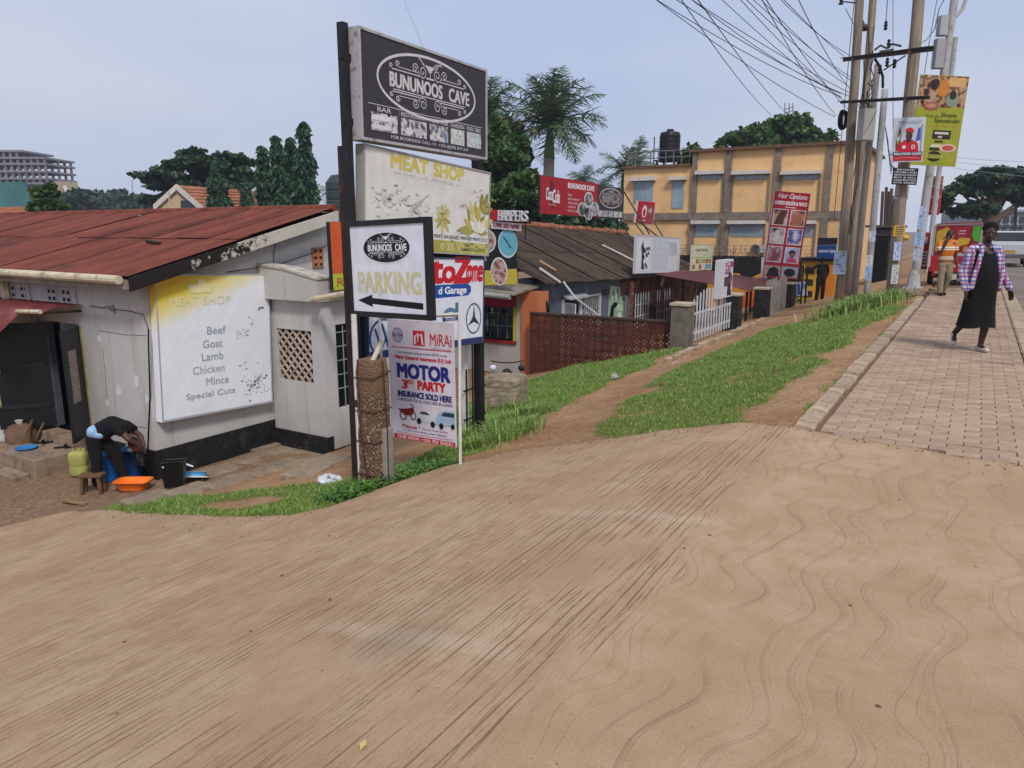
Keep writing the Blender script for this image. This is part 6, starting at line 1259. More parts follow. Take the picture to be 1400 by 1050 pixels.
e = PL['F'][1]; VX = Vector((math.sin(HEAD), -math.cos(HEAD), 0)); MB().tube([on_pole('F', 30), on_pole('F', 12) + VX * .25, e + VX * .9 + Vector((0, 0, .3)), e + VX * 1.8 + Vector((0, 0, .6))], .05, 7).build('arm', M_STEEL, lp)
lh = MB(); hp = e + VX * 2.0 + Vector((0, 0, .62)); lh.ell(hp, (.35, .18, .08), 0, 12, 6); lh.build('lamp_head', flat('#8f9296'), lp)
for (py, w_, h_, dx, mt) in ((36, .22, .5, -.22, '#a5a6aa'), (73, .24, .75, -.22, '#9a9aa0')): c = on_pole('F', py) + VX * dx; m = MB(); m.M = Matrix.Translation(c) @ Matrix.Rotation(VR, 4, 'Z'); m.box(-w_ / 2, w_ / 2, -.1, .1, -h_ / 2, h_ / 2); m.build('control_box', flat(mt), lp, bevel=.01)
# crossarms of angle iron spanning the poles
for (pa, pb, lab) in (((1151, 83), (1277, 68), 'upper angle iron crossarm bolted across the wooden poles'), ((1144, 141), (1272, 132), 'lower thin iron crossarm bolted across the wooden poles')):
    A, E_ = on_pole('A', (pa[1] * .8 + pb[1] * .2)), on_pole('E', pb[1] + 3); A = A + (EYEV - A).normalized() * .17; E_ = E_ + (EYEV - E_).normalized() * .17; d = (E_ - A); tA = -.27; tE = 1.28; t = thing('crossarm', lab, 'crossarm', A); w_ = .048 if pa[1] < 100 else .03; up = Vector((0, 0, w_)); P0, P1 = A + d * tA, A + d * tE; nv = d.cross(Vector((0, 0, 1))).normalized() * .03
    MB().slab([P0 - up, P1 - up, P1 + up, P0 + up], nv).build('web', M_IRON, t); MB().slab([P0 + up, P1 + up, P1 + up + Vector((0, 0, .02)), P0 + up + Vector((0, 0, .02))], nv * 4).build('flange', M_IRON, t)
    if pa[1] < 100:
        for f in (-.22, 1.22): m = MB(); c = A + d * f - nv * .1; m.slab([c - d.normalized() * .06 - up * .3, c + d.normalized() * .06 - up * .3, c + d.normalized() * .06 + up * .3, c - d.normalized() * .06 + up * .3], nv * .05); m.build('bolt_hole', flat('#b7b2b0'), t)
    PL['arm%d' % (pa[1] < 100)] = (P0, P1)
# fuse brackets, insulators, meter box, cable coil, lamp, cables down the poles
c = on_t(1213, 68, 20.5); t = thing('fuse_bracket', 'dark pole-top fuse bracket with bent arms above the upper crossarm', 'bracket', c); m = MB(); pts = [on_t(x, y, 20.5) for x, y in ((1196, 68), (1204, 62), (1212, 66), (1220, 60), (1232, 63))]; m.tube(pts, .03, 6); m.build('arms', M_IRON, t); m = MB(); m.slab([on_t(1204, 74, 20.5), on_t(1222, 71, 20.5), on_t(1222, 66, 20.5), on_t(1204, 69, 20.5)], (.1, .05, 0)); m.build('plate', M_IRON, t)
for (x, y) in ((1215, 60), (1211, 35), (1213, 85), (1223, 87), (1203, 95)): MB().lathe([(.02, -.12), (.06, -.08), (.03, -.04), (.06, 0), (.03, .04), (.05, .08), (.02, .12)], on_t(x, y, 20.5), 9).build('insulator', flat('#2c2322'), t)
MB().tube([on_t(1211, 35, 20.5), on_t(1214, -10, 20.5)], .015, 4).build('rod', flat('#7d8088'), t); MB().tube([on_t(1208, 96, 20.4), on_t(1223, 86, 20.3), on_t(1238, 76, 20)], .02, 5).build('cable', M_CABLE, t); MB().tube([on_t(1207, 120, 20.5), on_t(1207, 105, 20.5), on_t(1203, 92, 20.5), on_t(1196, 80, 20.5)], .035, 6).build('cable', M_CABLE, t)
bx = on_t(1189, 170, 21.6); t = thing('meter_box', 'grey steel meter box fixed high on the poles beside the cable coil', 'meter box', M=Matrix.Translation(bx) @ Matrix.Rotation(VR + .35, 4, 'Z')); MB().box(-.22, .22, 0, .25, -.44, .44).build('box', M('meter_grey', '#a3a09c', .6, .08, 3, .05), t, world=False, bevel=.01); MB().box(-.2, .2, -.006, -.001, -.42, .42).build('door', M('meter_grey', '#a3a09c'), t, world=False); MB().tube([(-.2, -.01, -.3), (.05, -.02, .1), (.2, -.01, .42)], .008, 4).build('cable', M_CABLE, t, world=False)
cc = on_t(1152, 164, 22.6); t = thing('cable_coil', 'black coil of cable hanging on the left of the thick wooden pole', 'cable coil', M=Matrix.Translation(cc) @ Matrix.Rotation(VR + .5, 4, 'Z')); m = MB(); q = random.Random(3)
for i in range(9): r = .2 + q.uniform(-.03, .03); o_ = q.uniform(-.09, .09); m.tube([(r * .75 * math.cos(a) + q.gauss(0, .008), o_, r * 1.35 * math.sin(a)) for a in [2 * PI * k_ / 18 for k_ in range(19)]], .018, 5)
m.build('coil', M_CABLE, t, world=False)
c = on_t(1182, 38, 22.8); t = thing('pole_lamp', 'small dark floodlight on the leaning wooden pole', 'floodlight', c); MB().ell(c, (.16, .14, .1), 0, 10, 6).build('head', M_IRON, t); MB().tube([on_t(1178, 28, 23), c], .05, 6).build('arm', M_IRON, t)
for (x, y, r, lab) in ((1150, 2, .08, 'brown reel insulator at the very top edge left of the thick pole'), (1171, 2, .06, 'dark reel insulator at the very top of the thick pole')): c = on_t(x, y, 22.8); t = thing('reel_insulator', lab, 'insulator', c); MB().lathe([(r, -r), (r * .6, -r * .3), (r * .6, r * .3), (r, r)], c, 10).build('reel', flat('#3a2524'), t); MB().tube([c, on_pole('A', 4)], .02, 5).build('pin', M_IRON, t)
t = thing('pole_cables', 'bundle of black cables running down the leaning wooden pole', 'cables', on_pole('B', 250)); q = random.Random(9); m = MB()
for i in range(10):
    off = VX * q.uniform(-.14, .16) + Vector((-.05, -.03, 0)) * q.uniform(1, 3); y0, y1 = q.uniform(20, 140), q.uniform(150, 330); MB().tube([on_pole('B', y0 + (y1 - y0) * k_ / 8) + off + VX * q.gauss(0, .05) for k_ in range(9)], .015, 5).build('cable', M_CABLE, t)
# overhead lines from the crossarms over the street corner to the next span
WR = [((918, 0), (1142, 160)), ((928, 0), (1150, 132)), ((950, 0), (1162, 132)), ((940, 0), (1055, 158)), ((962, 0), (1168, 130)), ((973, 0), (1150, 128)), ((960, 0), (1078, 158)), ((1002, 0), (1158, 140)), ((1034, 0), (1160, 118)), ((1044, 0), (1162, 105)), ((1051, 0), (1143, 158)), ((1055, 0), (1163, 110)), ((1058, 0), (1160, 150)), ((1082, 0), (1163, 84)), ((1086, 0), (1163, 76)), ((1101, 0), (1165, 125)), ((1022, 0), (1150, 134)), ((1168, 0), (1140, 300)), ((1156, 12), (1168, 35))]
wl = thing('overhead_lines', 'fan of black overhead wires running from the pole cluster up out of the picture', 'wires', on_pole('A', 100)); q = random.Random(20); m = MB()
for i, (a, b) in enumerate(WR):
    far = on_t(*b, 23.0 if b[0] > 1100 else 40.0); d = (b[0] - a[0]); 
    if i >= 17: MB().tube([on_t(*a, 22.5), on_t(*b, 22.5)], .010, 4).build('wire', M_CABLE, wl); continue
    sl = (a[0] - b[0]) / (a[1] - b[1] + 1e-6); near = on_t(a[0] + sl * (-140 - a[1]), -140, 11.0 + q.uniform(-1, 1)); n_ = 14; sag = q.uniform(.12, .3)
    MB().tube([far.lerp(near, k_ / n_) - Vector((0, 0, sag * 4 * (k_ / n_) * (1 - k_ / n_))) for k_ in range(n_ + 1)], .0095 if b[0] > 1100 else .014, 4).build('wire', M_CABLE, wl)
t = thing('service_wire', 'thin service wire looping from the wooden pole to the street lamp boxes', 'wire', on_pole('E', 60)); m = MB(); m.tube([on_pole('E', 64), on_t(1266, 55, 20), on_t(1278, 40, 20), on_t(1284, 12, 20), on_t(1297, -12, 20)], .012, 4); m.tube([on_t(1264, 100, 20), on_t(1270, 60, 20), on_t(1282, -5, 20)], .009, 4); m.tube([on_t(1221, -5, 22), on_t(1221, 200, 22)], .009, 4); m.build('wire', flat('#4a4e5a'), t)
t = thing('far_lines', 'faint far power lines crossing the sky right of the lime green banner', 'wires', on_t(1350, 230, 60)); m = MB()
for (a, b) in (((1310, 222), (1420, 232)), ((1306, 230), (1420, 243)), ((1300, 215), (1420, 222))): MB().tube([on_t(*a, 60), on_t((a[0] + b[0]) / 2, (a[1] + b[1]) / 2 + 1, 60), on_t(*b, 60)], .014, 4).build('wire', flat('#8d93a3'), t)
t = thing('meter_lines', 'bunch of thin wires fanning behind the steel pipe pole to the right', 'wires', on_t(1210, 180, 24)); q = random.Random(2); m = MB()
for i in range(9): MB().tube([on_t(1206 + i, 150 + 5 * i, 24), on_t(1213 + i * .6, 190 + 6 * i, 24), on_t(1219 + i * .5, 225 + q.uniform(-10, 10), 24)], .008, 4).build('wire', flat('#3a3d48'), t)
# banners and posters on the poles
B = Board('food_banner', 'lime green street banner with a family meal photograph, on the steel street lamp', 'banner', frame_px((1241, 225), (1256, 104), (1306, 228), 't', (19.4, 19.4), (1324, 102)), .03, '#94982f', flat('#b5b36a'))
B.pic(.01, .005, .99, .35, photo_mat('meal_print', ['#1f1a22', '#5a3a30', '#a8703f', '#b59a78', '#4a342c', '#8a5f3c', '#c2a57c'], 4.5, 6), 0)
B.ell(.5, .14, .13, .09, '#c07a3a', 1); B.ell(.32, .1, .1, .06, '#2a2228', 1); B.ell(.25, .23, .12, .07, '#b08a74', 1); B.ell(.72, .26, .13, .08, '#7f8f7e', 1); B.ell(.72, .21, .07, .05, '#2c2226', 2); B.ell(.17, .19, .06, .04, '#3a2a28', 2); B.rect(.6, .02, .95, .12, '#cba268', 1); B.ell(.3, .345, .16, .045, '#8a5044', 1); B.ell(.3, .335, .12, .025, '#b87a64', 2)
B.text('From the', .22, .43, .52, .465, '#2c2a12', 0, .01); B.text('Simple', .54, .41, .86, .465, '#2c2a12', 0, .02); B.text('Spectacular', .42, .47, .95, .53, '#2c2a12', 0, .02); B.text('Royco Mchuzi Mix', .38, .545, .86, .575, '#b5562c', 0, .006)
B.rect(.42, .60, .80, .70, '#2b2b26', 0); B.rect(.46, .62, .75, .645, '#c2c0b0', 1); B.ell(.58, .675, .05, .012, '#b9b7a6', 1); B.rect(.48, .715, .66, .74, '#33332a', 0); B.rect(.42, .76, .64, .79, '#c9c6b2', 0); B.rect(.4, .795, .62, .83, '#2f2f28', 0); B.ell(.78, .795, .18, .045, '#c9b0a0', 1); B.ell(.78, .795, .12, .03, '#b5503c', 2); B.ell(.52, .895, .15, .06, '#25251c', 0); B.rect(.34, .875, .70, .915, '#b1b048', 1); B.text('ROYCO', .39, .882, .66, .908, '#25251c', 2, .02); B.text('www.everydaymeals.com', .35, .965, .8, .98, '#3e3d1c', 0, .0); B.done()
B = Board('election_poster', 'election poster of a person in red beret and red shirt, on the tall wooden pole', 'poster', frame_px((1218, 222), (1223, 161), (1261, 221), 't', (17.9, 17.9), (1268, 160)), .02, '#b9bdc9', flat('#d3d3d8'))
B.rect(.05, .03, .95, .97, '#b4bac8', 0); B.text('WOMAN COUNCILLOR', .12, .08, .88, .11, '#43485a', 1, .008); B.text('NAKAWA DIVISION EAST', .2, .125, .8, .15, '#43485a', 1, .008)
B.poly([(.2, .2), (.26, .35), (.24, .7), (.12, .78), (.1, .6)], '#3a2c26', 1); B.poly([(.2, .3), (.25, .42), (.16, .62), (.13, .55)], '#b5962c', 2); B.poly([(.2, .55), (.24, .7), (.13, .77), (.13, .68)], '#a82a2a', 2); B.ell(.17, .47, .06, .05, '#d0ccd0', 3); B.poly([(.78, .25), (.86, .2), (.88, .5), (.72, .55)], '#4a55a0', 1); B.stroke([(.9, .16), (.9, .8)], .015, '#3b3b4a', 1)
B.poly([(.18, .8), (.22, .58), (.38, .5), (.62, .5), (.8, .58), (.85, .8)], '#b81f2c', 2); B.ell(.51, .40, .105, .13, '#4a3029', 3); B.poly([(.4, .5), (.5, .58), (.62, .5)], '#3d2822', 4); B.poly([(.38, .33), (.4, .25), (.52, .22), (.63, .26), (.65, .34), (.52, .32)], '#bb2230', 4); B.ell(.37, .66, .06, .04, '#d6c8cc', 3); B.ell(.66, .66, .06, .05, '#d6c8cc', 3); B.ell(.66, .66, .03, .03, '#9f2028', 4)
B.rect(.03, .77, .97, .855, '#232a4a', 4); B.text('NALUYANGA LILLIAN', .07, .785, .93, .84, '#dcdce6', 5, .02); B.rect(.05, .86, .95, .97, '#a81f30', 4); B.stroke([(.1, .93), (.4, .89), (.9, .92)], .02, '#c9606a', 5); B.done()
B = Board('broker_poster', 'black hand-lettered poster offering houses and land, under the election poster', 'poster', frame_px((1219, 252), (1221, 229), (1253, 253), 't', (18.1, 18.1), (1255, 230)), .02, '#1b1a24'); 
for i, s_ in enumerate(('BROKER', 'HOUSES LAND', 'RENTALS SHOPS', 'BUY & SELL', 'CONSTRUCTION', '0772 456081')): B.text(s_, .06 + .08 * (i == 0), .06 + i * .155, .94 - .08 * (i == 0), .16 + i * .155, '#d3d3dc', 0, .012)
B.done()
B = Board('scrap_poster', 'torn grey leaflet pasted on the wooden pole below the black poster', 'poster', frame_px((1222, 272), (1224, 254), (1241, 273), 't', (18.45, 18.45)), .008, '#a6a8a8'); q = random.Random(2)
for i in range(16): x, y = q.uniform(.05, .85), q.uniform(.05, .9); B.rect(x, y, x + q.uniform(.05, .2), y + .06, '#5a5c60', 0)
B.done()
B = Board('yellow_notice', 'small yellow notice on the wooden pole at head height', 'notice', frame_px((1221, 323), (1222, 308), (1237, 323), 't', (18.6, 18.6)), .01, '#c79a1e'); 
for i in range(4): B.rect(.15, .15 + i * .2, .85, .23 + i * .2, '#3f3310', 0)
B.done()
def leaflet(px0, py0, px1, py1, t_, col, lab, tilt=3):
    B = Board('leaflet', lab, 'leaflet', frame_px((px0 - tilt * .5, py1), (px0, py0), (px1 - tilt * .5, py1), 't', (t_, t_), (px1, py0)), .006, col); g = random.Random(int(px0 * 7 + py0)); dk = '#5f6f8a' if col != '#b9bcbd' else '#4a4c50'
    for i in range(9): x, y = g.uniform(.08, .6), .06 + i * .1; B.rect(x, y, min(.95, x + g.uniform(.15, .45)), y + .045, dk, 0)
    B.done()
TA = 22.8
leaflet(1147, 308, 1158, 323, TA, '#b9bcbd', 'small white leaflet with black text on the thick wooden pole, above the blue drawing leaflet')
leaflet(1140, 343, 1157, 375, TA - .1, '#a9c0d6', 'large pale blue leaflet near the foot of the thick wooden pole')
leaflet(1189, 316, 1198, 330, 21.1, '#b5bccb', 'pale leaflet highest on the white steel pipe pole'); leaflet(1185, 349, 1194, 364, 21.2, '#c2c4c6', 'white framed leaflet in the middle of the steel pipe pole'); leaflet(1183, 365, 1192, 382, 21.2, '#8fa9cf', 'blue leaflet lowest on the steel pipe pole')
leaflet(1222, 331, 1232, 356, 18.65, '#a9b9d6', 'long pale blue leaflet on the tall wooden pole below the yellow notice'); leaflet(1219, 362, 1229, 388, 18.7, '#b9b9b4', 'ragged grey white leaflet near the foot of the tall wooden pole')
leaflet(1258, 282, 1267, 294, 19.7, '#a5b6d8', 'pale blue leaflet highest on the street lamp post'); leaflet(1255, 297, 1265, 313, 19.7, '#9fb4d2', 'blue leaflet second from the top on the street lamp post'); leaflet(1251, 318, 1262, 336, 19.8, '#8fb0d6', 'bright blue leaflet in the middle of the street lamp post'); leaflet(1249, 340, 1258, 356, 19.85, '#a8b3c4', 'greyish leaflet lowest on the street lamp post')
# red banner on the next lamp post
t = thing('street_lamp', 'farther pale lamp post holding the red food banner', 'pole', on_t(1268, 380, 31)); p = on_t(1266, 380, 31); p2 = on_t(1282, 235, 31); MB().tube([(p.x, p.y, -.5), (p.x + .05, p.y - .1, p2.z + 5)], .1, 9).build('shaft', M_STEEL, t)
B = Board('red_banner', 'small red banner with a meal picture, behind and below the lime green one', 'banner', frame_px((1268, 294), (1272, 241), (1284, 294), 't', (30.8, 30.6), (1290, 241)), .04, '#b03426', flat('#c9b6a8')); B.pic(.02, .01, .98, .32, _mats['meal_print'], 0); B.rect(.1, .5, .9, .56, '#d0b0a4', 0); B.ell(.5, .75, .25, .06, '#7a3a30', 0); B.rect(.1, .88, .6, .9, '#d0b0a4', 0); B.done()
# kiosk edge, dark shacks and rebar behind the poles
dk = thing('roadside_shack', 'dark low shack with tin roof behind the pole cluster', 'shack', (34, 3.5, -.5)); a, b = on_s(1187, 350, 36), on_s(1222, 350, 36); zt = on_s(1200, 311, 36).z
MB().box(36, 38.5, b.y, a.y, -1, zt).build('body', M('shack_dark', '#3f3733', .9, .25, 2, .2, '#5a4d44'), dk); MB().box(35.7, 38.7, b.y - .2, a.y + .2, zt, zt + .1).build('roof', M('shack_roof', '#574f4c', .8), dk); MB().box(35.9, 35.99, b.y, a.y, zt - .35, zt - .08).build('sign_band', flat('#4d4a52'), dk)
c = on_s(1210, 345, 35.9); MB().box(35.95, 35.99, c.y - .1, c.y + .5, -.8, zt - .5).build('doorway', M_DARK, dk)
for i, (x, y0) in enumerate(((1207, 262), (1212, 256), (1216, 262), (1219, 258), (1223, 268))): t = thing('bar_post', ('leftmost of the five dark upright bars behind the shack roof', 'tallest but one of the bars behind the shack, second from the left', 'middle one of the five dark upright bars behind the shack', 'fourth from the left of the bars behind the shack roof', 'rightmost and shortest of the bars behind the shack roof')[i], 'post', on_t(x, 312, 37), group='upright bars behind the shack'); MB().tube([on_t(x - 3, 320, 37), on_t(x, y0, 37)], .07, 6).build('bar', M_IRON, t)
rb = thing('red_kiosk', 'maroon upper storey with white strip partly seen between the poles', 'building', on_t(1178, 280, 46)); p0, p1 = on_t(1162, 306, 46), on_t(1192, 273, 46); MB().box(p0.x, p0.x + 4, p1.y, p0.y, -1, p1.z).build('wall', flat('#7d2836'), rb); MB().box(p0.x - .05, p0.x - .01, p1.y, p0.y, on_t(1180, 287, 46).z, on_t(1180, 280, 46).z).build('strip', flat('#c0b4b4'), rb)
q = random.Random(1)
for (x, y, L, W, lab) in ((1215, 404, .9, .35, 'pale slab lying against the foot of the tall wooden pole'), (1262, 402, 1.0, .3, 'long pale slab lying right in front of the street lamp base'), (1300, 398, 1.1, .3, 'pale slab lying by the feet of the striped polo wearer'), (1235, 399, .7, .4, 'short pale slab between the tall wooden pole and the street lamp')): p = on_g(x, y); sl = thing('paving_slab', lab, 'slab', p, group='loose slabs around the lamp base'); m = MB(); m.M = Matrix.Translation(p) @ Matrix.Rotation(VR + q.uniform(-.2, .2), 4, 'Z'); m.box(-L / 2, L / 2, -W / 2, W / 2, -.02, .07); m.build('slab', M_SLAB, sl, bevel=.01)
m = thing('pile_of_stuff', 'brown heap of cloth and planks at the foot of the poles', 'heap', on_t(1240, 372, 24)) if False else None
B = Board('pavement_sign', 'small red and white pavement sign standing left of the red delivery tricycle', 'sign', frame_px((1255, 368), (1258, 318), (1267, 368), 't', (24, 24), (1268, 318)), .05, '#9a2434'); B.rect(.1, .5, .92, .93, '#c4c0c2', 0); B.rect(.2, .12, .8, .3, '#c4a0a6', 0); 
for i in range(4): B.rect(.2, .55 + i * .09, .8, .59 + i * .09, '#4a4648', 1)
B.done()
t = thing('yellow_helmet', 'yellow helmet hanging by the tall wooden pole', 'helmet', on_t(1236, 325, 19.4)); MB().ell(on_t(1236, 325, 19.4), (.13, .13, .08), 0, 12, 7).build('shell', flat('#c9a22a'), t, smooth=True); MB().tube([on_t(1230, 322, 19.3), on_t(1236, 318, 19.4)], .01, 4).build('strap', M_DARK, t)
# ================================================================= PEOPLE
def fuse(name, m, voxel, mat, parent, smooth_it=6, fac=.5):
    me = bpy.data.meshes.new(name); me.from_pydata([tuple(p) for p in m.v], [], m.f); o = bpy.data.objects.new(name, me); C.objects.link(o)
    r = o.modifiers.new('r', 'REMESH'); r.mode = 'VOXEL'; r.voxel_size = voxel; s = o.modifiers.new('s', 'SMOOTH'); s.iterations = smooth_it; s.factor = fac
    bpy.context.view_layer.update(); ev = o.evaluated_get(bpy.context.evaluated_depsgraph_get()); nm = bpy.data.meshes.new_from_object(ev); bpy.data.objects.remove(o); bpy.data.meshes.remove(me)
    nm.polygons.foreach_set('use_smooth', [True] * len(nm.polygons)); nm.materials.clear(); nm.materials.append(mat); o = bpy.data.objects.new(name, nm); C.objects.link(o); o.parent = parent; MW[o.name] = MW.get(parent.name, Matrix()); return o
def skin_mat(nm, col): return M(nm, col, .5, .1, 14, .05, spec=.4)
V3 = Vector
def head(m, c, turn=0, tilt=0, s=1.0):
    """head solids about centre c (between the eyes' level), facing -Y before the turn"""
    R3 = (Matrix.Rotation(turn, 4, 'Z') @ Matrix.Rotation(tilt, 4, 'X')); f = lambda x, y, z: V3(c) + R3 @ (V3((x, y, z)) * s); Rm = R3.to_3x3()
    m.ell(f(0, .008, .03), (.073 * s, .092 * s, .088 * s), 0, 18, 12, Rm); m.ell(f(0, -.02, -.04), (.058 * s, .066 * s, .072 * s), 0, 16, 10, Rm); m.ell(f(0, -.052, -.09), (.028 * s, .024 * s, .02 * s), 0, 10, 7, Rm)
    m.cap(f(0, -.086, .0), f(0, -.104, -.034), .010 * s, .015 * s); m.cap(f(-.014, -.097, -.037), f(.014, -.097, -.037), .009 * s, .009 * s)
    m.cap(f(-.02, -.083, -.064), f(.02, -.083, -.064), .008 * s, .008 * s); m.cap(f(-.018, -.08, -.076), f(.018, -.08, -.076), .009 * s, .009 * s)
    m.cap(f(-.045, -.074, .02), f(.045, -.074, .02), .012 * s, .012 * s)
    for sg in (1, -1): m.ell(f(sg * .074, .012, -.01), (.011 * s, .02 * s, .032 * s), 0, 8, 6, Rm)
    return f
def hand(m, w, d, palm_n, s=1.0, curl=.5):
    """hand rooted at the wrist w pointing along d; palm faces palm_n; five fingers"""
    w = V3(w); d = V3(d).normalized(); pn = V3(palm_n); pn = (pn - d * pn.dot(d)).normalized(); x = d.cross(pn).normalized(); e = w + d * .085 * s
    m.cap(w, w + d * .045 * s, .022 * s, .026 * s)
    for k_ in range(4):
        o = (k_ - 1.5) * .019 * s; L = (.066, .076, .070, .054)[k_] * s; b = e + x * o; m.cap(w + d * .02 * s + x * o * .7, b, .014 * s, .0115 * s); c1 = b + (d * math.cos(curl * .6) + pn * math.sin(curl * .6)) * L * .5; m.cap(b, c1, .0105 * s, .0095 * s); c2 = c1 + (d * math.cos(curl * 1.6) + pn * math.sin(curl * 1.6)) * L * .5; m.cap(c1, c2, .0095 * s, .008 * s)
    th = w + d * .025 * s - x * .022 * s; t1 = th + (d * .75 - x * .5 + pn * .35).normalized() * .042 * s; m.cap(th, t1, .014 * s, .011 * s); m.cap(t1, t1 + (d + pn * .4).normalized() * .03 * s, .0105 * s, .009 * s)
def eyes(f, s, par):
    m = MB()
    for sg in (1, -1): m.ell(f(sg * .031, -.081, -.003), (.010 * s, .0045 * s, .0042 * s), 0, 8, 6)
    m.build('eyes', flat('#c9c2bb'), par, world=False, smooth=True); m = MB()
    for sg in (1, -1): m.ell(f(sg * .031, -.0845, -.003), (.0055 * s, .003 * s, .005 * s), 0, 8, 6)
    m.build('pupils', flat('#0c0908'), par, world=False, smooth=True)
SK_D = skin_mat('skin_dark', '#3a251d'); SK_B = skin_mat('skin_brown', '#4f3426'); HAIR = M('black_hair', '#0b0a0a', .9, .3, 60, .6)
M_BLK = M('black_cloth', '#0f0f11', .9, .2, 12, .2)
# -- woman in a checked shirt walking towards the camera
def plaid():
    k = NT('checked_cloth'); oc = k.tc.outputs['Object']; s = k.n('ShaderNodeSeparateXYZ', {0: oc})
    def band(v, per, ph, w): f = k.math('FRACT', k.math('MULTIPLY_ADD', v, 1 / per, ph)); return k.math('LESS_THAN', f, w)
    ang_ = k.math('ARCTAN2', s.outputs['Y'], s.outputs['X']); xx = k.math('ADD', s.outputs['X'], k.math('MULTIPLY', s.outputs['Y'], .35))
    h1, h2 = band(s.outputs['Z'], .052, 0, .48), band(xx, .052, .2, .48); h3, h4 = band(s.outputs['Z'], .104, .3, .25), band(xx, .104, 0, .25)
    c = k.mix(k.math('MULTIPLY', h1, .75), hexc('#d8d3dc'), hexc('#3c4396')); c = k.mix(k.math('MULTIPLY', h2, .7), c, hexc('#3d4390')); c = k.mix(k.math('MULTIPLY', k.math('MAXIMUM', h3, h4), .5), c, hexc('#b03048'))
    return k.out(c, .85, .2)
wo = thing('person', 'person walking in a black dress and open checked shirt', 'person', M=Matrix.Translation(on_g(1330, 480)) @ Matrix.Rotation(VR, 4, 'Z')); wo.matrix_world.translation.z = 0
bx_ = .0; m = MB(); hc = V3((.03, -.0, 1.565)); f = head(m, hc, -.45, .06)
m.cap((bx_ + .015, .02, 1.36), (.028, .012, 1.50), .052, .046); m.cap((bx_ - .14, .02, 1.345), (bx_ + .14, .02, 1.345), .055, .055); m.ell((bx_, .015, 1.2), (.155, .1, .2)); m.ell((bx_ - .01, -.02, 1.0), (.15, .13, .2)); m.ell((bx_ - .02, .0, .86), (.165, .125, .14))
HPs = {-1: ((bx_ - .08, .0, .85), (-.09, .02, .47), (-.12, .28, .2)), 1: ((bx_ + .08, .0, .85), (.09, -.07, .46), (.08, -.02, .09))}
for sg, (h_, k_, a_) in HPs.items(): m.cap(h_, k_, .085, .055); m.cap(k_, V3(k_).lerp(V3(a_), .4), .055, .052); m.cap(V3(k_).lerp(V3(a_), .4), a_, .052, .034)
m.cap((-.12, .28, .2), (-.15, .2, .12), .03, .032); m.cap((.08, -.02, .07), (.08, -.15, .035), .036, .03); m.cap((.08, 0, .05), (.08, .03, .04), .034, .03)
AR = {-1: ((bx_ - .185, .02, 1.33), (bx_ - .25, .04, 1.06), (-.22, -.05, .82)), 1: ((bx_ + .19, .02, 1.33), (bx_ + .28, .06, 1.07), (.40, .02, .83))}
for sg, (s_, e_, w_) in AR.items(): m.cap(s_, e_, .05, .04); m.cap(e_, w_, .041, .026); hand(m, w_, (-.02 if sg < 0 else .32, -.1, -1), (.7 * -sg, -.3, 0), 1.0, .55)
fuse('body', m, .0065, SK_D, wo); eyes(f, 1, wo)
hm = MB(); R3 = Matrix.Rotation(-.45, 3, 'Z'); hm.ell(f(0, .022, .062), (.088, .095, .082), 0, 18, 12, R3); hm.ell(f(0, .05, .02), (.078, .07, .075), 0, 14, 10, R3); q = random.Random(3)
for _ in range(160): v = V3((q.gauss(0, 1), q.gauss(.15, 1), q.gauss(.5, .8))).normalized(); p_ = V3((v.x * .086, .022 + v.y * .093, .062 + v.z * .08)); 
_ = [hm.ell(f(*(V3((v.x * .084, .022 + v.y * .091, .062 + v.z * .078)))), (.013, .013, .013), 0, 6, 4) for v in [V3((q.gauss(0, 1), q.gauss(.2, 1), q.gauss(.6, .7))).normalized() for _ in range(220)] if not (v.y < -.35 and v.z < .62)]
fuse('hair', hm, .007, HAIR, wo, 2)
def loft(rings, n=28, closed_top=False):
    m = MB(); vs = []; fs = []
    for (cx, cy, z, rx, ry, wv) in rings:
        for j in range(n): a = 2 * PI * j / n; w = 1 + wv * math.sin(5 * a + z * 3) + wv * .6 * math.sin(9 * a + 1); vs.append((cx + rx * w * math.cos(a), cy + ry * w * math.sin(a), z + wv * .15 * math.sin(3 * a)))
    for i in range(len(rings) - 1):
        for j in range(n): j2 = (j + 1) % n; fs.append((i * n + j, i * n + j2, (i + 1) * n + j2, (i + 1) * n + j))
    return m.add(vs, fs)
dr = loft([(.02, .02, .33, .235, .2, .09), (.02, .02, .36, .228, .195, .085), (.015, .01, .55, .205, .18, .07), (.01, .0, .75, .188, .165, .04), (.0, -.02, .9, .18, .165, .02), (.0, -.035, 1.02, .174, .168, .01), (.0, -.02, 1.13, .168, .142, .005), (.0, -.005, 1.22, .168, .13, 0), (.0, .0, 1.29, .165, .112, 0), (.0, .01, 1.325, .15, .09, 0)])
d_ = dr.build('dress', M_BLK, wo, world=False, smooth=True)
MB().slab([(-.045, -.088, 1.335), (.055, -.088, 1.335), (.005, -.122, 1.24)], (0, .012, .004)).build('neckline_skin', SK_D, wo, world=False) 
sm_ = MB()
for sg, (s_, e_, w_) in AR.items(): e2 = V3(e_); w2 = V3(e_).lerp(V3(w_), .93); sm_.cap(s_, e2, .062, .052); sm_.cap(e2, w2, .052, .046)
sm_.cap((bx_ - .15, .03, 1.355), (bx_ + .15, .03, 1.355), .06, .06)
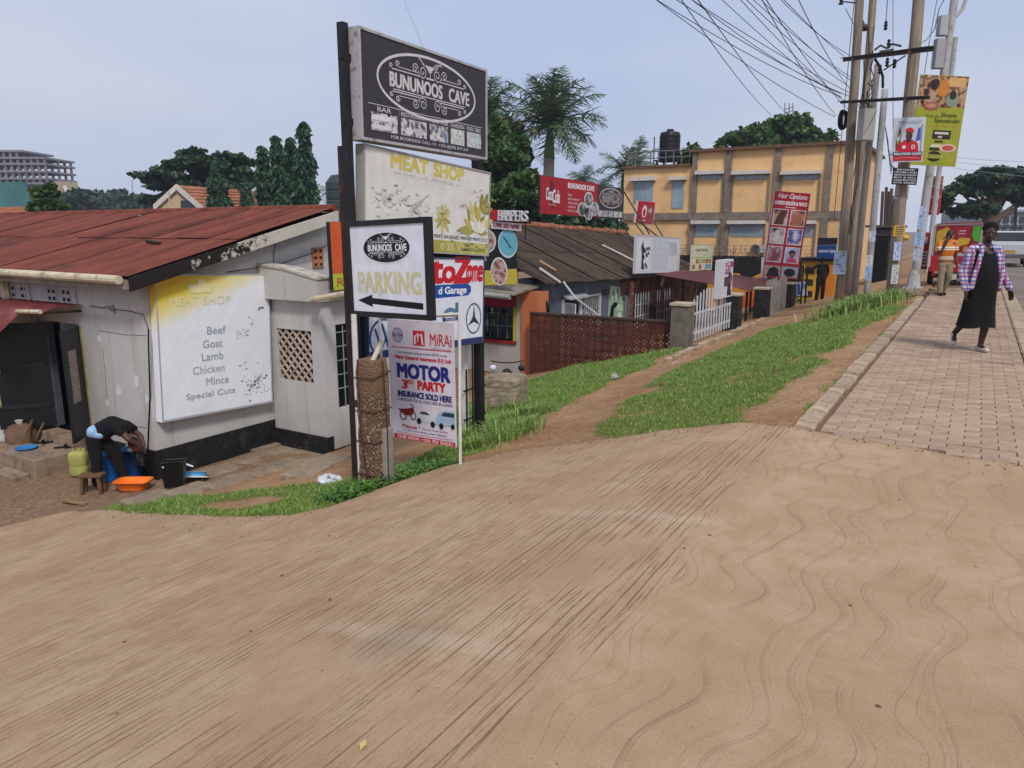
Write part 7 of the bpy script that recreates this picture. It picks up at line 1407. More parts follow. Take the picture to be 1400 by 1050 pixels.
for sg in (-1, 1):
    for z in np.linspace(.84, 1.3, 9): fl = (1.3 - z) * (.14 if sg > 0 else .03); sm_.ell((bx_ + sg * (.165 + fl), .03, z), (.042 + .02 * (sg > 0), .085, .045))
    sm_.cap((bx_ + sg * .07, -.055, 1.40), (bx_ + sg * .125, -.105, 1.24), .026, .03); sm_.cap((bx_ + sg * .125, -.105, 1.24), (bx_ + sg * .17, -.11, 1.02), .03, .032); sm_.cap((bx_ + sg * .17, -.11, 1.02), (bx_ + sg * (.19 if sg > 0 else .175), -.09, .86), .032, .034); sm_.cap((bx_ + sg * .07, -.04, 1.40), (bx_ + sg * .06, .05, 1.425), .026, .026)
sm_.ell((bx_, .09, 1.1), (.18, .07, .28))
fuse('checked_shirt', sm_, .011, plaid(), wo, 4)
cl = MB(); 0 and cl.tube([(-.06, -.08, 1.36), (-.07, .03, 1.43), (.0, .085, 1.455), (.075, .03, 1.43), (.07, -.08, 1.36)], .016, 7).build('collar', M_BLK, wo, world=False, smooth=True)
for i, (p0, p1) in enumerate((((-.12, .28, .19), (-.155, .19, .08)), ((.08, .035, .042), (.08, -.16, .035)))):
    sh_m = MB(); sh_m.cap(p0, p1, .042, .034); fuse('shoe', sh_m, .01, flat('#b9b4ae'), wo, 3)
# -- man in a striped polo walking away from the tricycle, phone at the ear
def polo():
    k = NT('striped_polo'); z = k.n('ShaderNodeSeparateXYZ', {0: k.tc.outputs['Object']}).outputs['Z']
    cols = [(0, '#b8651f'), (.18, '#b8651f'), (.185, '#3b2a2a'), (.205, '#3b2a2a'), (.21, '#a89684'), (.40, '#a89684'), (.405, '#b8661c'), (.66, '#b8661c'), (.665, '#d9d0c8'), (.71, '#d9d0c8'), (.712, '#6b4a35'), (.735, '#6b4a35'), (.74, '#d9d0c8'), (.80, '#d9d0c8'), (.805, '#c0783a'), (1, '#c0783a')]
    x = k.n('ShaderNodeValToRGB'); x.color_ramp.interpolation = 'LINEAR'; k.set(x.inputs[0], k.step(z, .78, 1.36)); e = x.color_ramp.elements
    k2 = k.n('ShaderNodeMapRange', {0: z}); k2.inputs[1].default_value = .78; k2.inputs[2].default_value = 1.36; k.set(x.inputs[0], k2.outputs[0])
    while len(e) < len(cols): e.new(.5)
    for el, (p, c) in zip(e, cols): el.position = p; el.color = (*hexc(c), 1)
    return k.out(x.outputs[0], .85, .2)
mg = on_g(1288, 404); ma = thing('person', 'person in orange and white striped polo with a phone at the ear', 'person', M=Matrix.Translation(mg) @ Matrix.Rotation(VR, 4, 'Z') @ Matrix.Scale(.97, 4))
m = MB(); f = head(m, (.02, -.01, 1.55), -.15, .1); m.cap((.0, .02, 1.37), (.015, .01, 1.48), .058, .052); m.ell((0, .02, 1.15), (.17, .11, .24)); m.ell((0, .01, .92), (.15, .11, .14)); m.cap((-.16, .02, 1.34), (.16, .02, 1.34), .06, .06)
for sg, kx, ax, ay in ((-1, -.1, -.12, -.08), (1, .1, .09, .16)): m.cap((sg * .085, 0, .9), (kx, -.03, .5), .08, .055); m.cap((kx, -.03, .5), (ax, ay, .08), .056, .036)
m.cap((-.21, .02, 1.33), (-.24, -.1, 1.08), .05, .042); m.cap((-.24, -.1, 1.08), (-.1, -.13, 1.40), .042, .03); hand(m, (-.1, -.13, 1.40), (.15, .2, 1), (.6, .6, 0), 1, .5)
m.cap((.21, .02, 1.33), (.26, .06, 1.05), .05, .042); m.cap((.26, .06, 1.05), (.25, -.06, .82), .042, .03); hand(m, (.25, -.06, .82), (0, -.1, -1), (-1, 0, 0), 1, .5)
fuse('body', m, .008, SK_D, ma); eyes(f, 1, ma)
m = MB(); m.ell((0, .02, 1.13), (.195, .135, .25)); m.ell((0, .02, .92), (.195, .145, .14)); m.cap((-.15, .02, 1.36), (.15, .02, 1.36), .065, .065); m.cap((-.2, .02, 1.33), (-.225, -.05, 1.18), .072, .078); m.cap((.2, .02, 1.33), (.235, .04, 1.16), .072, .078); m.cap((0, .02, 1.38), (0, .015, 1.43), .066, .062); fuse('polo_shirt', m, .012, polo(), ma, 4)
TR = M('khaki_trousers', '#85775f', .85, .15, 8, .2)
m = MB(); m.ell((0, .01, .82), (.165, .12, .10))
for sg, kx, ax, ay in ((-1, -.1, -.12, -.08), (1, .1, .09, .16)): m.cap((sg * .085, 0, .79), (kx, -.03, .5), .1, .083); m.cap((kx, -.03, .5), (ax, ay, .1), .083, .07)
fuse('trousers', m, .012, TR, ma, 4); m = MB(); m.cap((-.12, -.04, .05), (-.125, -.2, .04), .045, .04); m.cap((.09, .19, .06), (.095, .05, .03), .045, .04); fuse('shoes', m, .011, flat('#1d1a18'), ma, 3)
MB().box(-.09, -.078, -.1, -.03, 1.44, 1.58).build('phone', flat('#101013'), ma, world=False)
# -- person bending over the wash tubs
bp_ = on_g(152, 664); be = thing('person', 'person in black bending low over the wash tubs outside the shop', 'person', M=Matrix.Translation((bp_.x, bp_.y, GZ)) @ Matrix.Rotation(VR, 4, 'Z')); m = MB()
f = head(m, (.46, -.03, .66), -PI / 2 + .3, .9); m.cap((.33, 0, .83), (.43, -.01, .72), .055, .05); m.cap((-.1, 0, .84), (.12, 0, .95), .13, .12); m.cap((.12, 0, .95), (.3, 0, .9), .125, .11); m.ell((-.14, 0, .80), (.13, .15, .13))
m.cap((-.15, -.07, .76), (-.1, -.14, .42), .09, .06); m.cap((-.1, -.14, .42), (-.13, -.15, .08), .058, .04); m.cap((-.13, -.15, .05), (.0, -.17, .03), .04, .03)
m.cap((-.12, .08, .76), (.08, .1, .42), .09, .06); m.cap((.08, .1, .42), (.17, .1, .08), .058, .04); m.cap((.17, .1, .05), (.3, .08, .03), .04, .03)
m.cap((.3, -.14, .93), (.44, -.17, .78), .06, .045); m.cap((.44, -.17, .78), (.53, -.06, .66), .043, .03); hand(m, (.53, -.06, .66), (.1, .2, -1), (-.3, .8, 0), 1, .8); m.cap((.28, .13, .92), (.45, .16, .74), .055, .043); m.cap((.45, .16, .74), (.54, .06, .62), .042, .03); hand(m, (.54, .06, .62), (.1, -.2, -1), (-.3, -.8, 0), 1, .8)
fuse('body', m, .008, SK_B, be); m = MB(); m.ell(f(0, .02, .05), (.085, .095, .08)); fuse('hair', m, .01, HAIR, be)
m = MB(); m.cap((-.04, 0, .87), (.12, 0, .96), .155, .145); m.cap((.12, 0, .96), (.29, 0, .91), .145, .13); m.cap((.27, -.12, .93), (.33, -.16, .89), .085, .07); m.cap((.27, .12, .92), (.35, .15, .86), .085, .07); fuse('t_shirt', m, .012, M_BLK, be, 4)
m = MB(); m.ell((-.15, 0, .77), (.14, .165, .14)); m.cap((-.15, -.07, .76), (-.1, -.14, .42), .112, .088); m.cap((-.1, -.14, .42), (-.13, -.15, .1), .086, .07); m.cap((-.12, .08, .76), (.08, .1, .42), .112, .088); m.cap((.08, .1, .42), (.17, .1, .1), .086, .07); fuse('trousers', m, .012, M_BLK, be, 4)
m = MB(); m.cap((-.12, -.1, .885), (-.12, .1, .885), .095, .095); m.cap((-.02, -.11, .83), (-.14, -.115, .86), .06, .07); fuse('undershirt', m, .012, flat('#8fb2d6'), be, 3)
t = thing('wet_cloth', 'dripping dark cloth held over the dark blue tub by the bending person', 'cloth', M=MW[be.name].copy()); m = MB(); q = random.Random(5); vs = []; fs = []
for i in range(9):
    for j in range(7): vs.append((.46 + .02 * j + .03 * math.sin(i * .8 + j), -.03 + .05 * math.sin(j * 1.7 + i * .4), .6 - i * .035))
for i in range(8):
    for j in range(6): a = i * 7 + j; fs.append((a, a + 1, a + 8, a + 7))
c = m.add(vs, fs).build('cloth', flat('#131317'), t, world=False, smooth=True); c.modifiers.new('solid', 'SOLIDIFY').thickness = .012
# -- small standing figures
def stander(label, M4, H, shirt, trouser, arms, skin=SK_D, hat=None, facing=1, shoes='#1a1716'):
    t = thing('person', label, 'person', M=M4 @ Matrix.Scale(H / 1.7, 4)); m = MB(); f = head(m, (0, 0, 1.58), 0 if facing > 0 else PI); m.cap((0, .01, 1.38), (0, .01, 1.5), .056, .05); m.ell((0, .01, 1.15), (.17, .1, .24)); m.ell((0, 0, .93), (.15, .11, .13)); m.cap((-.16, 0, 1.36), (.16, 0, 1.36), .058, .058)
    for sg in (-1, 1): m.cap((sg * .09, 0, .9), (sg * .1, -.02, .5), .08, .056); m.cap((sg * .1, -.02, .5), (sg * .11, .02, .07), .056, .038); m.cap((sg * .11, .04, .045), (sg * .12, -.13 * facing, .035), .04, .034)
    for (s_, e_, w_) in arms: m.cap(s_, e_, .05, .042); m.cap(e_, w_, .042, .03); hand(m, w_, V3(w_) - V3(e_), (0, -1, 0), 1, .6)
    fuse('body', m, .012, skin, t); m = MB(); m.ell((0, .01, 1.14), (.195, .125, .25)); m.ell((0, .0, .93), (.175, .125, .1)); m.cap((-.15, 0, 1.37), (.15, 0, 1.37), .066, .066)
    for (s_, e_, w_) in arms: m.cap(s_, e_, .066, .06); m.cap(e_, V3(e_).lerp(V3(w_), .85), .056, .046)
    fuse('shirt', m, .014, shirt, t, 4); m = MB(); m.ell((0, 0, .9), (.17, .125, .1))
    for sg in (-1, 1): m.cap((sg * .09, 0, .86), (sg * .1, -.02, .5), .1, .085); m.cap((sg * .1, -.02, .5), (sg * .11, .02, .1), .083, .072)
    fuse('trousers', m, .014, trouser, t, 4); m = MB(); m.ell((0, .012 if facing > 0 else -.012, 1.635), (.082, .1, .075))
    fuse('hair', m, .012, HAIR, t, 3)
    if hat: MB().lathe([(.16, 0), (.16, .015), (.1, .02), (.098, .1), (.05, .12)], (0, -.02, 1.64), 16).build('hat', hat, t, world=False)
    if facing > 0: eyes(f, 1, t)
    return t
g = on_t(1120, 411, 28.0); stander('person in black seen from behind, one arm stretched out to a thin post', Matrix.Translation((g.x, g.y, g.z)) @ Matrix.Rotation(VR, 4, 'Z'), 1.62, M_BLK, M_BLK, (((-.2, 0, 1.36), (-.42, -.03, 1.22), (-.68, -.05, 1.18)), ((.2, 0, 1.36), (.3, .1, 1.12), (.22, .05, .92))), facing=-1)
g = on_t(1206, 376, 33); stander('person in white shirt and black trousers standing by the dark shack', Matrix.Translation(g) @ Matrix.Rotation(VR - .9, 4, 'Z'), 1.6, flat('#c6c4c6'), M_BLK, (((-.2, 0, 1.36), (-.25, -.05, 1.1), (-.16, -.25, 1.08)), ((.2, 0, 1.36), (.25, -.05, 1.1), (.16, -.25, 1.08))), hat=flat('#3a3434'))
# ================================================================= VEHICLES
def wheel(c, r, w, par, name='wheel', axis=None):
    ax = axis or V3((0, 1, 0)); R3 = V3((0, 0, 1)).rotation_difference(ax).to_matrix().to_4x4(); Mx = Matrix.Translation(c) @ R3; m = MB(); m.M = Mx; m.lathe([(r * .6, -w / 2), (r * .93, -w / 2), (r, -w * .3), (r, w * .3), (r * .93, w / 2), (r * .6, w / 2)], (0, 0, 0), 20); t = m.build(name, M('tyre', '#121213', .8), par, smooth=False)
    m = MB(); m.M = Mx; m.lathe([(.01, -w * .52), (r * .58, -w * .5), (r * .6, w * .5), (.01, w * .52)], (0, 0, 0), 14); m.build('rim', M('rim_grey', '#77777a', .4, .1, metal=.6), t); return t
tg = on_g(1318, 391); TX, TY = tg.x - .1, .38
tc_ = thing('delivery_tricycle', 'red cargo tricycle with an advert-covered box and open tail, standing on the sidewalk', 'tricycle', (TX, TY, 0)); RB = M('tricycle_red', '#a51f22', .4, .1, 3, .05, spec=.5); tw = .74; tl = .0
yl, yr = on_s(1273, 350, TX).y, on_s(1340, 350, TX).y; zt_ = on_s(1310, 308, TX).z; zb_1, zb_0 = on_s(1310, 350, TX).z, on_s(1310, 372, TX).z
MB().box(TX, TX + 1.9, yr, yl, zb_0, zb_1).build('cargo_bed', RB, tc_, bevel=.015)
m = MB()
for y in (yl - .03, yr + .03):
    for x in (TX + .03, TX + 1.87): m.tube([(x, y, zb_1), (x, y, zt_)], .022, 6)
for y in (yl - .03, yr + .03): m.tube([(TX + .03, y, zt_), (TX + 1.87, y, zt_)], .022, 6)
m.tube([(TX + .03, yl - .03, zt_), (TX + .03, yr + .03, zt_ + .06)], .022, 6); m.build('box_frame', flat('#a8a09a'), tc_)
MB().slab([(TX + .01, yl - .05, zt_ + .02), (TX + 1.9, yl - .05, zt_ + .02), (TX + 1.9, yr + .05, zt_ + .06), (TX + .01, yr + .05, zt_ + .06)], (0, 0, .03)).build('box_roof', flat('#8a2a2c'), tc_); MB().box(TX + .06, TX + 1.86, yl - .03, yl, zb_1, zt_).build('side_panel', flat('#8d3434'), tc_); MB().box(TX + .06, TX + 1.86, yr, yr + .03, zb_1, zt_).build('side_panel', flat('#8d3434'), tc_)
Mx = Matrix(((0, 1, 0, TX + .015), (-1, 0, 0, yl - .06), (0, 0, 1, zb_1), (0, 0, 0, 1))); B = Board('advert_panel', 'colourful snack advert on the rear of the red tricycle box, with yellow and green shapes', 'advert panel', (Mx, yl - yr - .1, zt_ - zb_1), .015, '#7d2630')
B.poly([(.02, .2), (.25, .05), (.42, .35), (.2, .85), (.02, .85)], '#b8942f', 0); B.stroke([(.08, .6), (.28, .3)], .03, '#4a3a1c', 1); B.stroke([(.14, .64), (.33, .36)], .03, '#4a3a1c', 1); B.poly([(.35, .03), (.78, .03), (.7, .45), (.5, .5)], '#8f2434', 1); B.rect(.52, .16, .66, .2, '#c9a0b0', 2); B.rect(.5, .25, .66, .29, '#b08ab0', 2)
B.poly([(.45, .55), (.55, .4), (.78, .42), (.75, .6), (.5, .7)], '#c09a35', 2); B.poly([(.82, .03), (.99, .03), (.99, .55), (.86, .5), (.8, .3)], '#4a9a3a', 2); B.ell(.7, .78, .09, .16, '#8a3226', 3); B.ell(.7, .78, .055, .1, '#c08a30', 4); B.ell(.88, .75, .1, .17, '#a04038', 3); B.ell(.88, .75, .06, .1, '#7a2428', 4); B.ell(.62, .95, .12, .06, '#b5a49a', 3); B.ell(.84, .97, .1, .05, '#c4a496', 3); B.done()
Mx = Matrix(((0, 1, 0, TX - .012), (-1, 0, 0, yl), (0, 0, 1, zb_0), (0, 0, 0, 1))); B = Board('tail_gate', 'red tail gate of the cargo tricycle with white letters', 'tail gate', (Mx, yl - yr, zb_1 - zb_0), .01, '#a8222a'); B.text('MINUTES', .38, .52, .72, .74, '#d6b9bb', 0, .02); B.rect(.3, .2, .7, .24, '#7d181e', 0); B.done()
for r_o in ('advert_panel', 'tail_gate'):
    o = bpy.data.objects[r_o]; meshes = list(o.children); del o['category']; del o['label']; del o['kind']; mw_ = MW[o.name]; nm0 = o.name
    par = meshes[0]; o_in = MW[tc_.name].inverted() @ mw_
    for c in meshes: c.parent = None
    bpy.data.objects.remove(o); par.name = nm0; par.parent = tc_; par.matrix_local = o_in
    for c in meshes[1:]: c.parent = par
wheel(V3((TX + .45, yl - .02, .26)), .26, .14, tc_); wheel(V3((TX + .45, yr + .02, .26)), .26, .14, tc_); wheel(V3((TX + 2.6, (yl + yr) / 2, .26)), .26, .12, tc_)
MB().box(TX + .3, TX + .6, yr + .1, yl - .1, .2, .32).build('axle', M_IRON, tc_); MB().box(TX + .0, TX + 1.9, yr + .25, yl - .25, .3, zb_0).build('chassis', M_IRON, tc_); MB().box(TX - .02, TX - .005, (yl + yr) / 2 - .1, (yl + yr) / 2 + .12, zb_0 - .22, zb_0 - .06).build('number_plate', flat('#b9b9ae'), tc_)
for y in (yl - .12, yr + .12): MB().box(TX - .025, TX - .013, y - .06, y + .06, zb_0 - .12, zb_0 - .04).build('tail_light', flat('#8f2320'), tc_)
MB().box(TX + 1.95, TX + 2.4, yr + .25, yl - .25, .45, .75).build('driver_seat', M_DARK, tc_); MB().tube([(TX + 2.75, yl - .1, 1.05), (TX + 2.7, (yl + yr) / 2, 1.0), (TX + 2.75, yr + .1, 1.05)], .02, 6).build('handlebar', M_IRON, tc_); MB().tube([(TX + 2.6, (yl + yr) / 2, .26), (TX + 2.7, (yl + yr) / 2, 1.0)], .04, 6).build('fork', M_IRON, tc_); MB().box(TX + 1.9, TX + 2.5, yr + .3, yl - .3, .28, .46).build('engine_cover', M_IRON, tc_)
# white pickup parked at the road side
pg = on_t(1372, 376, 36); PX, PY = pg.x, pg.y - .1; pk_ = thing('pickup_truck', 'white pickup truck seen from behind, parked at the road edge beyond the walking person', 'pickup truck', (PX, PY, -.13)); WP = M('white_paint', '#b9bcc0', .3, .06, 2, .02, spec=.5); Zr = -.13
hw = .86
m = MB(); m.box(PX, PX + 1.6, PY - hw, PY + hw, Zr + .55, Zr + 1.12); m.build('cargo_bed', WP, pk_, bevel=.05); sec = [(PX + 1.62, .55), (PX + 5.0, .55), (PX + 5.05, .95), (PX + 3.9, 1.12), (PX + 3.2, 1.68), (PX + 1.9, 1.7), (PX + 1.62, 1.15)]
MB().slab([(x, PY - hw, Zr + z) for x, z in sec], (0, 2 * hw, 0)).build('cab', WP, pk_, bevel=.05); MB().slab([(PX + 1.66, PY - hw * .8, Zr + 1.2), (PX + 1.66, PY + hw * .8, Zr + 1.2), (PX + 1.86, PY + hw * .74, Zr + 1.62), (PX + 1.86, PY - hw * .74, Zr + 1.62)], (-.03, 0, .012)).build('rear_window', M_GLASS, pk_)
for y in (-hw, hw): MB().box(PX - .02, PX + .06, PY + y * .98 - .07, PY + y * .98 + .07, Zr + .75, Zr + 1.05).build('tail_light', flat('#a8231f'), pk_); 
MB().box(PX - .035, PX - .005, PY - hw * .85, PY + hw * .85, Zr + .6, Zr + 1.08).build('tail_gate', WP, pk_, bevel=.015); MB().box(PX - .12, PX + .02, PY - hw, PY + hw, Zr + .42, Zr + .54).build('bumper', M('bumper_grey', '#5a5a5d', .5), pk_); MB().box(PX - .045, PX - .036, PY - .25, PY + .25, Zr + .66, Zr + .8).build('number_plate', flat('#b08f3a'), pk_)
for x in (PX + .75, PX + 4.1):
    for y in (-hw + .08, hw - .08): wheel(V3((x, PY + y, Zr + .36)), .36, .22, pk_)
t = thing('motorcycle', 'dark motorcycle mostly hidden behind the concrete block, mirrors showing', 'motorcycle', M=Matrix.Translation((14.2, 8.55, terr(8.55) - .05)) @ Matrix.Rotation(-PI / 2 + .2, 4, 'Z'))
c0 = on_t(693, 508, 16.3); t.matrix_world = Matrix.Translation((c0.x, c0.y, -2.2)) @ Matrix.Rotation(HEAD, 4, 'Z'); MW[t.name] = t.matrix_world.copy(); Mt = MW[t.name]
def lw(*p): return Mt @ V3(p)
wheel(lw(.62, 0, .3), .3, .1, t, axis=(Mt.to_3x3() @ V3((0, 1, 0)))); wheel(lw(-.62, 0, .3), .3, .1, t, axis=(Mt.to_3x3() @ V3((0, 1, 0))))
MB().tube([(-.62, 0, .3), (-.1, 0, .5), (.4, 0, .7), (.62, 0, .3)], .04, 7).build('frame', M_IRON, t, world=False); MB().ell((.1, 0, .68), (.26, .13, .14)).build('tank', flat('#22262f'), t, world=False, smooth=True); MB().cbox((-.35, 0, .72), (.55, .22, .1)).build('seat', M_DARK, t, world=False, bevel=.03); MB().cbox((0, 0, .42), (.35, .2, .3)).build('engine', M_IRON, t, world=False, bevel=.02)
hbm = MB(); hbm.tube([(.36, -.36, .95), (.42, -.15, .9), (.42, .15, .9), (.36, .36, .95)], .016, 6); hbm.build('handlebar', M_IRON, t, world=False)
for px, colr in ((674, '#c9d0d8'), (713, '#20242a')):
    c = on_t(px, 503, 16.1); MB().ell(c, (.075, .075, .07), 0, 10, 7).build('mirror', flat(colr), t, smooth=True); MB().tube([c, lw(.4, .3 if px < 690 else -.3, .93)], .012, 5).build('mirror_stalk', M_IRON, t)
# ================================================================= TREES
def leaves(clumps, count, size, g, droop=0., flatten=1.0, ratio=.45):
    vs = []; fs = []; wts = [c[1][0] * c[1][1] * c[1][2] for c in clumps]; cl = g.choices(clumps, wts, k=count)
    for c, r in cl:
        while True:
            v = V3((g.uniform(-1, 1), g.uniform(-1, 1), g.uniform(-1, 1)))
            L = v.length
            if .25 < L < 1: break
        v *= (L ** -.35); p = V3((c[0] + v.x * r[0], c[1] + v.y * r[1], c[2] + v.z * r[2])); d = V3((g.gauss(0, 1) + v.x, g.gauss(0, 1) + v.y, (g.gauss(0, .6) - droop) * flatten)).normalized(); s = d.cross(V3((g.gauss(0, 1), g.gauss(0, 1), g.gauss(0, 1)))).normalized(); l = size * g.uniform(.6, 1.3); b = len(vs)
        vs += [p, p + d * l * .5 + s * l * ratio, p + d * l, p + d * l * .5 - s * l * ratio]; fs.append((b, b + 1, b + 2, b + 3))
    return vs, fs
BARK = M('bark', '#5a4c40', .95, .25, 4, .6, '#3b3129')
def tree(name, label, base, h, clumps, count, size, mat, tr=.2, seed=1, group=None, droop=0., flatten=1.0, limbs=True, ratio=.45):
    t = thing(name, label, 'tree', base, group=group); g = random.Random(seed); sub_ = []
    for c, r in clumps:
        for _ in range(8):
            v = V3((g.gauss(0, 1), g.gauss(0, 1), g.gauss(0, 1))).normalized() * g.uniform(.2, .95); k_ = g.uniform(.28, .5); sub_.append(((c[0] + v.x * r[0], c[1] + v.y * r[1], c[2] + v.z * r[2]), (r[0] * k_, r[1] * k_, r[2] * k_)))
    vs, fs = leaves(sub_, count, size, g, droop, flatten, ratio); MB().add(vs, fs).build('crown', mat, t)
    b = V3(base); top = V3((sum(c[0][0] for c in clumps) / len(clumps), sum(c[0][1] for c in clumps) / len(clumps), b.z + h)); m = MB(); m.tube([b - V3((0, 0, .4)), b.lerp(top, .4) + V3((g.gauss(0, .1), g.gauss(0, .1), 0)), b.lerp(top, .75), top], [tr * 1.3, tr, tr * .8, tr * .5], 8)
    if limbs:
        for c, r in clumps:
            st = b.lerp(top, g.uniform(.5, .85)); m.tube([st, st.lerp(V3(c), .5) + V3((0, 0, -.1 * r[2])), V3(c)], [tr * .45, tr * .3, tr * .1], 6)
    m.build('trunk', BARK, t); return t
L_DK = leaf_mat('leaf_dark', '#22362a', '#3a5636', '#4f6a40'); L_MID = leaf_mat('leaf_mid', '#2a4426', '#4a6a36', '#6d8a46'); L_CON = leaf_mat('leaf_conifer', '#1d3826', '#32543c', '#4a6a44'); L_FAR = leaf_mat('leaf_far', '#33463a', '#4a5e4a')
def clump_px(spec, t): # (px, py, rx_px, ry_px [, dt])
    out = []
    for s in spec: dt = s[4] if len(s) > 4 else 0; p = on_t(s[0], s[1], t + dt); k_ = t / FPX; out.append(((p.x, p.y, p.z), (s[2] * k_, s[2] * k_, s[3] * k_)))
    return out
gnd = lambda px, t: (on_t(px, 400, t).x, on_t(px, 400, t).y, GZ)
# flat topped tree behind the gable house
sp_ = [(215, 238, 26, 7), (238, 228, 24, 7, 2), (262, 214, 26, 9), (285, 222, 34, 10, -2), (310, 214, 20, 7), (325, 222, 22, 8, 2), (338, 238, 14, 9), (300, 240, 38, 12), (255, 246, 36, 11), (225, 256, 18, 8), (205, 250, 10, 4), (328, 250, 18, 10), (280, 256, 40, 10, -2), (270, 205, 12, 4), (240, 270, 30, 7), (205, 272, 22, 6)]
tree('umbrella_tree', 'wide dark flat-topped tree rising behind the gabled house', gnd(280, 62), 9, clump_px(sp_, 62), 9000, .55, L_DK, .35, 3, flatten=.35)
# drooping columnar trees
def column_tree(label, px, pyt, wpx, t, seed, pyb=300):
    g = random.Random(seed); b = gnd(px, t); top = on_t(px, pyt, t); H = top.z - GZ; W = wpx * t / FPX / 2; t_ = thing('mast_tree', label, 'tree', b, group='narrow drooping mast trees'); vs = []; fs = []
    for _ in range(3600):
        f = g.random() ** .9; z = GZ + H * (.12 + .88 * f); r = W * min(1, 1.45 * (1 - f) ** .62) * (.8 + .2 * math.sin(f * 34 + seed + g.uniform(-.4, .4))) + .02; a = g.uniform(0, 2 * PI); rr = r * g.uniform(.4, 1.22) ** .7; p = V3((b[0] + rr * math.cos(a), b[1] + rr * math.sin(a), z)); d = V3((math.cos(a) * .6 + g.gauss(0, .25), math.sin(a) * .6 + g.gauss(0, .25), -1 + g.gauss(0, .35))).normalized(); s = d.cross(V3((g.gauss(0, 1), g.gauss(0, 1), g.gauss(0, .5)))).normalized(); l = g.uniform(.15, .5); k_ = len(vs); vs += [p, p + d * l * .5 + s * l * .22, p + d * l, p + d * l * .5 - s * l * .22]; fs.append((k_, k_ + 1, k_ + 2, k_ + 3))
    MB().add(vs, fs).build('crown', L_CON, t_); MB().tube([b, (b[0], b[1], top.z - .1)], [.14, .02], 7).build('trunk', BARK, t_)
column_tree('tallest and rightmost drooping mast tree, close to the black sign post', 427, 172, 31, 44, 1); column_tree('second tallest mast tree, left of the slim pointed one beside the tallest', 390, 190, 24, 44, 2); column_tree('slim pointed mast tree between the two tallest ones', 408, 192, 19, 45, 3); column_tree('mast tree at the left end of the tall row of four', 371, 203, 22, 44, 4); column_tree('broad lower mast tree covering the right part of the orange gable roof', 309, 222, 38, 50, 5); column_tree('small mast tree between the broad one and the tall row', 346, 250, 22, 50, 6)
# royal palm and smaller palms
def palm(label, base, crown, R_, nf, mat, seed, trunk_r=.2, group='palms beyond the shops', green=True, up=.8):
    g = random.Random(seed); t = thing('palm_tree', label, 'tree', base, group=group); b = V3(base); c = V3(crown); H = c.z - b.z
    MB().tube([b, b.lerp(c, .5), b.lerp(c, .8)], [trunk_r * 1.2, trunk_r * 1.05, trunk_r * .9], 10).build('trunk', M('palm_trunk', '#7d756b', .9, .15, 3, .2), t, smooth=True); MB().tube([b.lerp(c, .795), b.lerp(c, .88), c], [trunk_r * .95, trunk_r * .8, trunk_r * .4], 10).build('crownshaft', M('palm_green', '#53703a', .5, .15, 3, .1), t, smooth=True)
    for i in range(nf):
        a = 2 * PI * i * .618 + g.uniform(-.2, .2); f = i / max(1, nf - 1); el = up * 1.25 - f * (up + .75) ; L = R_ * g.uniform(.85, 1.1); pts = []; p = V3(c); e_ = el; n_ = 12
        for k_ in range(n_ + 1): pts.append(p.copy()); p = p + V3((math.cos(a) * math.cos(e_), math.sin(a) * math.cos(e_), math.sin(e_))) * L / n_; e_ -= (.03 + .13 * k_ / n_)
        m = MB(); m.tube(pts, [.05 * (1 - .8 * k_ / n_) * R_ / 3 for k_ in range(n_ + 1)], 4)
        for k_ in range(1, n_ * 3):
            q_ = k_ / 3; i0 = min(int(q_), n_ - 1); P = pts[i0].lerp(pts[i0 + 1], q_ - i0); d = (pts[i0 + 1] - pts[i0]).normalized(); sd = d.cross(V3((0, 0, 1))).normalized(); ll = R_ * .33 * math.sin(PI * min(1, .12 + q_ / n_ * .9)) + .1
            for sg in (1, -1): e = P + (sd * sg * g.uniform(.6, 1) + d * .55 + V3((0, 0, g.uniform(-.75, .35)))).normalized() * ll; w = .038 * R_ / 3 * d; m.add([P - w, P + w, e + w * .3, e - w * .3], [(0, 1, 2, 3)])
        m.build('frond', mat, t)
    return t
L_PALM = leaf_mat('palm_leaf', '#304a34', '#56704a', '#8a865a')
palm('tall royal palm with a full crown standing above the red drinks board', gnd(746, 46), tuple(on_t(752, 170, 46)), 3.9, 30, L_PALM, 1, .36, up=1.25)
palm('partly hidden tall palm right behind the edge of the dark lightbox sign', gnd(668, 44), tuple(on_t(668, 150, 44)), 2.4, 20, L_PALM, 2, .28, up=1.1)
palm('feathery palm left of the yellow building wing', gnd(852, 50), tuple(on_t(852, 232, 50)), 2.2, 15, L_PALM, 3, .2, up=.9); palm('small palm just above the right part of the red drinks board', gnd(797, 52), tuple(on_t(797, 246, 52)), 1.6, 12, L_PALM, 4, .18, up=.9); palm('lowest small palm peeking over the dark logo board', gnd(822, 52), tuple(on_t(822, 256, 52)), 1.1, 10, L_PALM, 6, .16); palm('leafy young palm behind the roof railing beside the water tank', gnd(875, 54), tuple(on_t(872, 222, 54)), 2.0, 9, L_PALM, 8, .2, up=1.3)
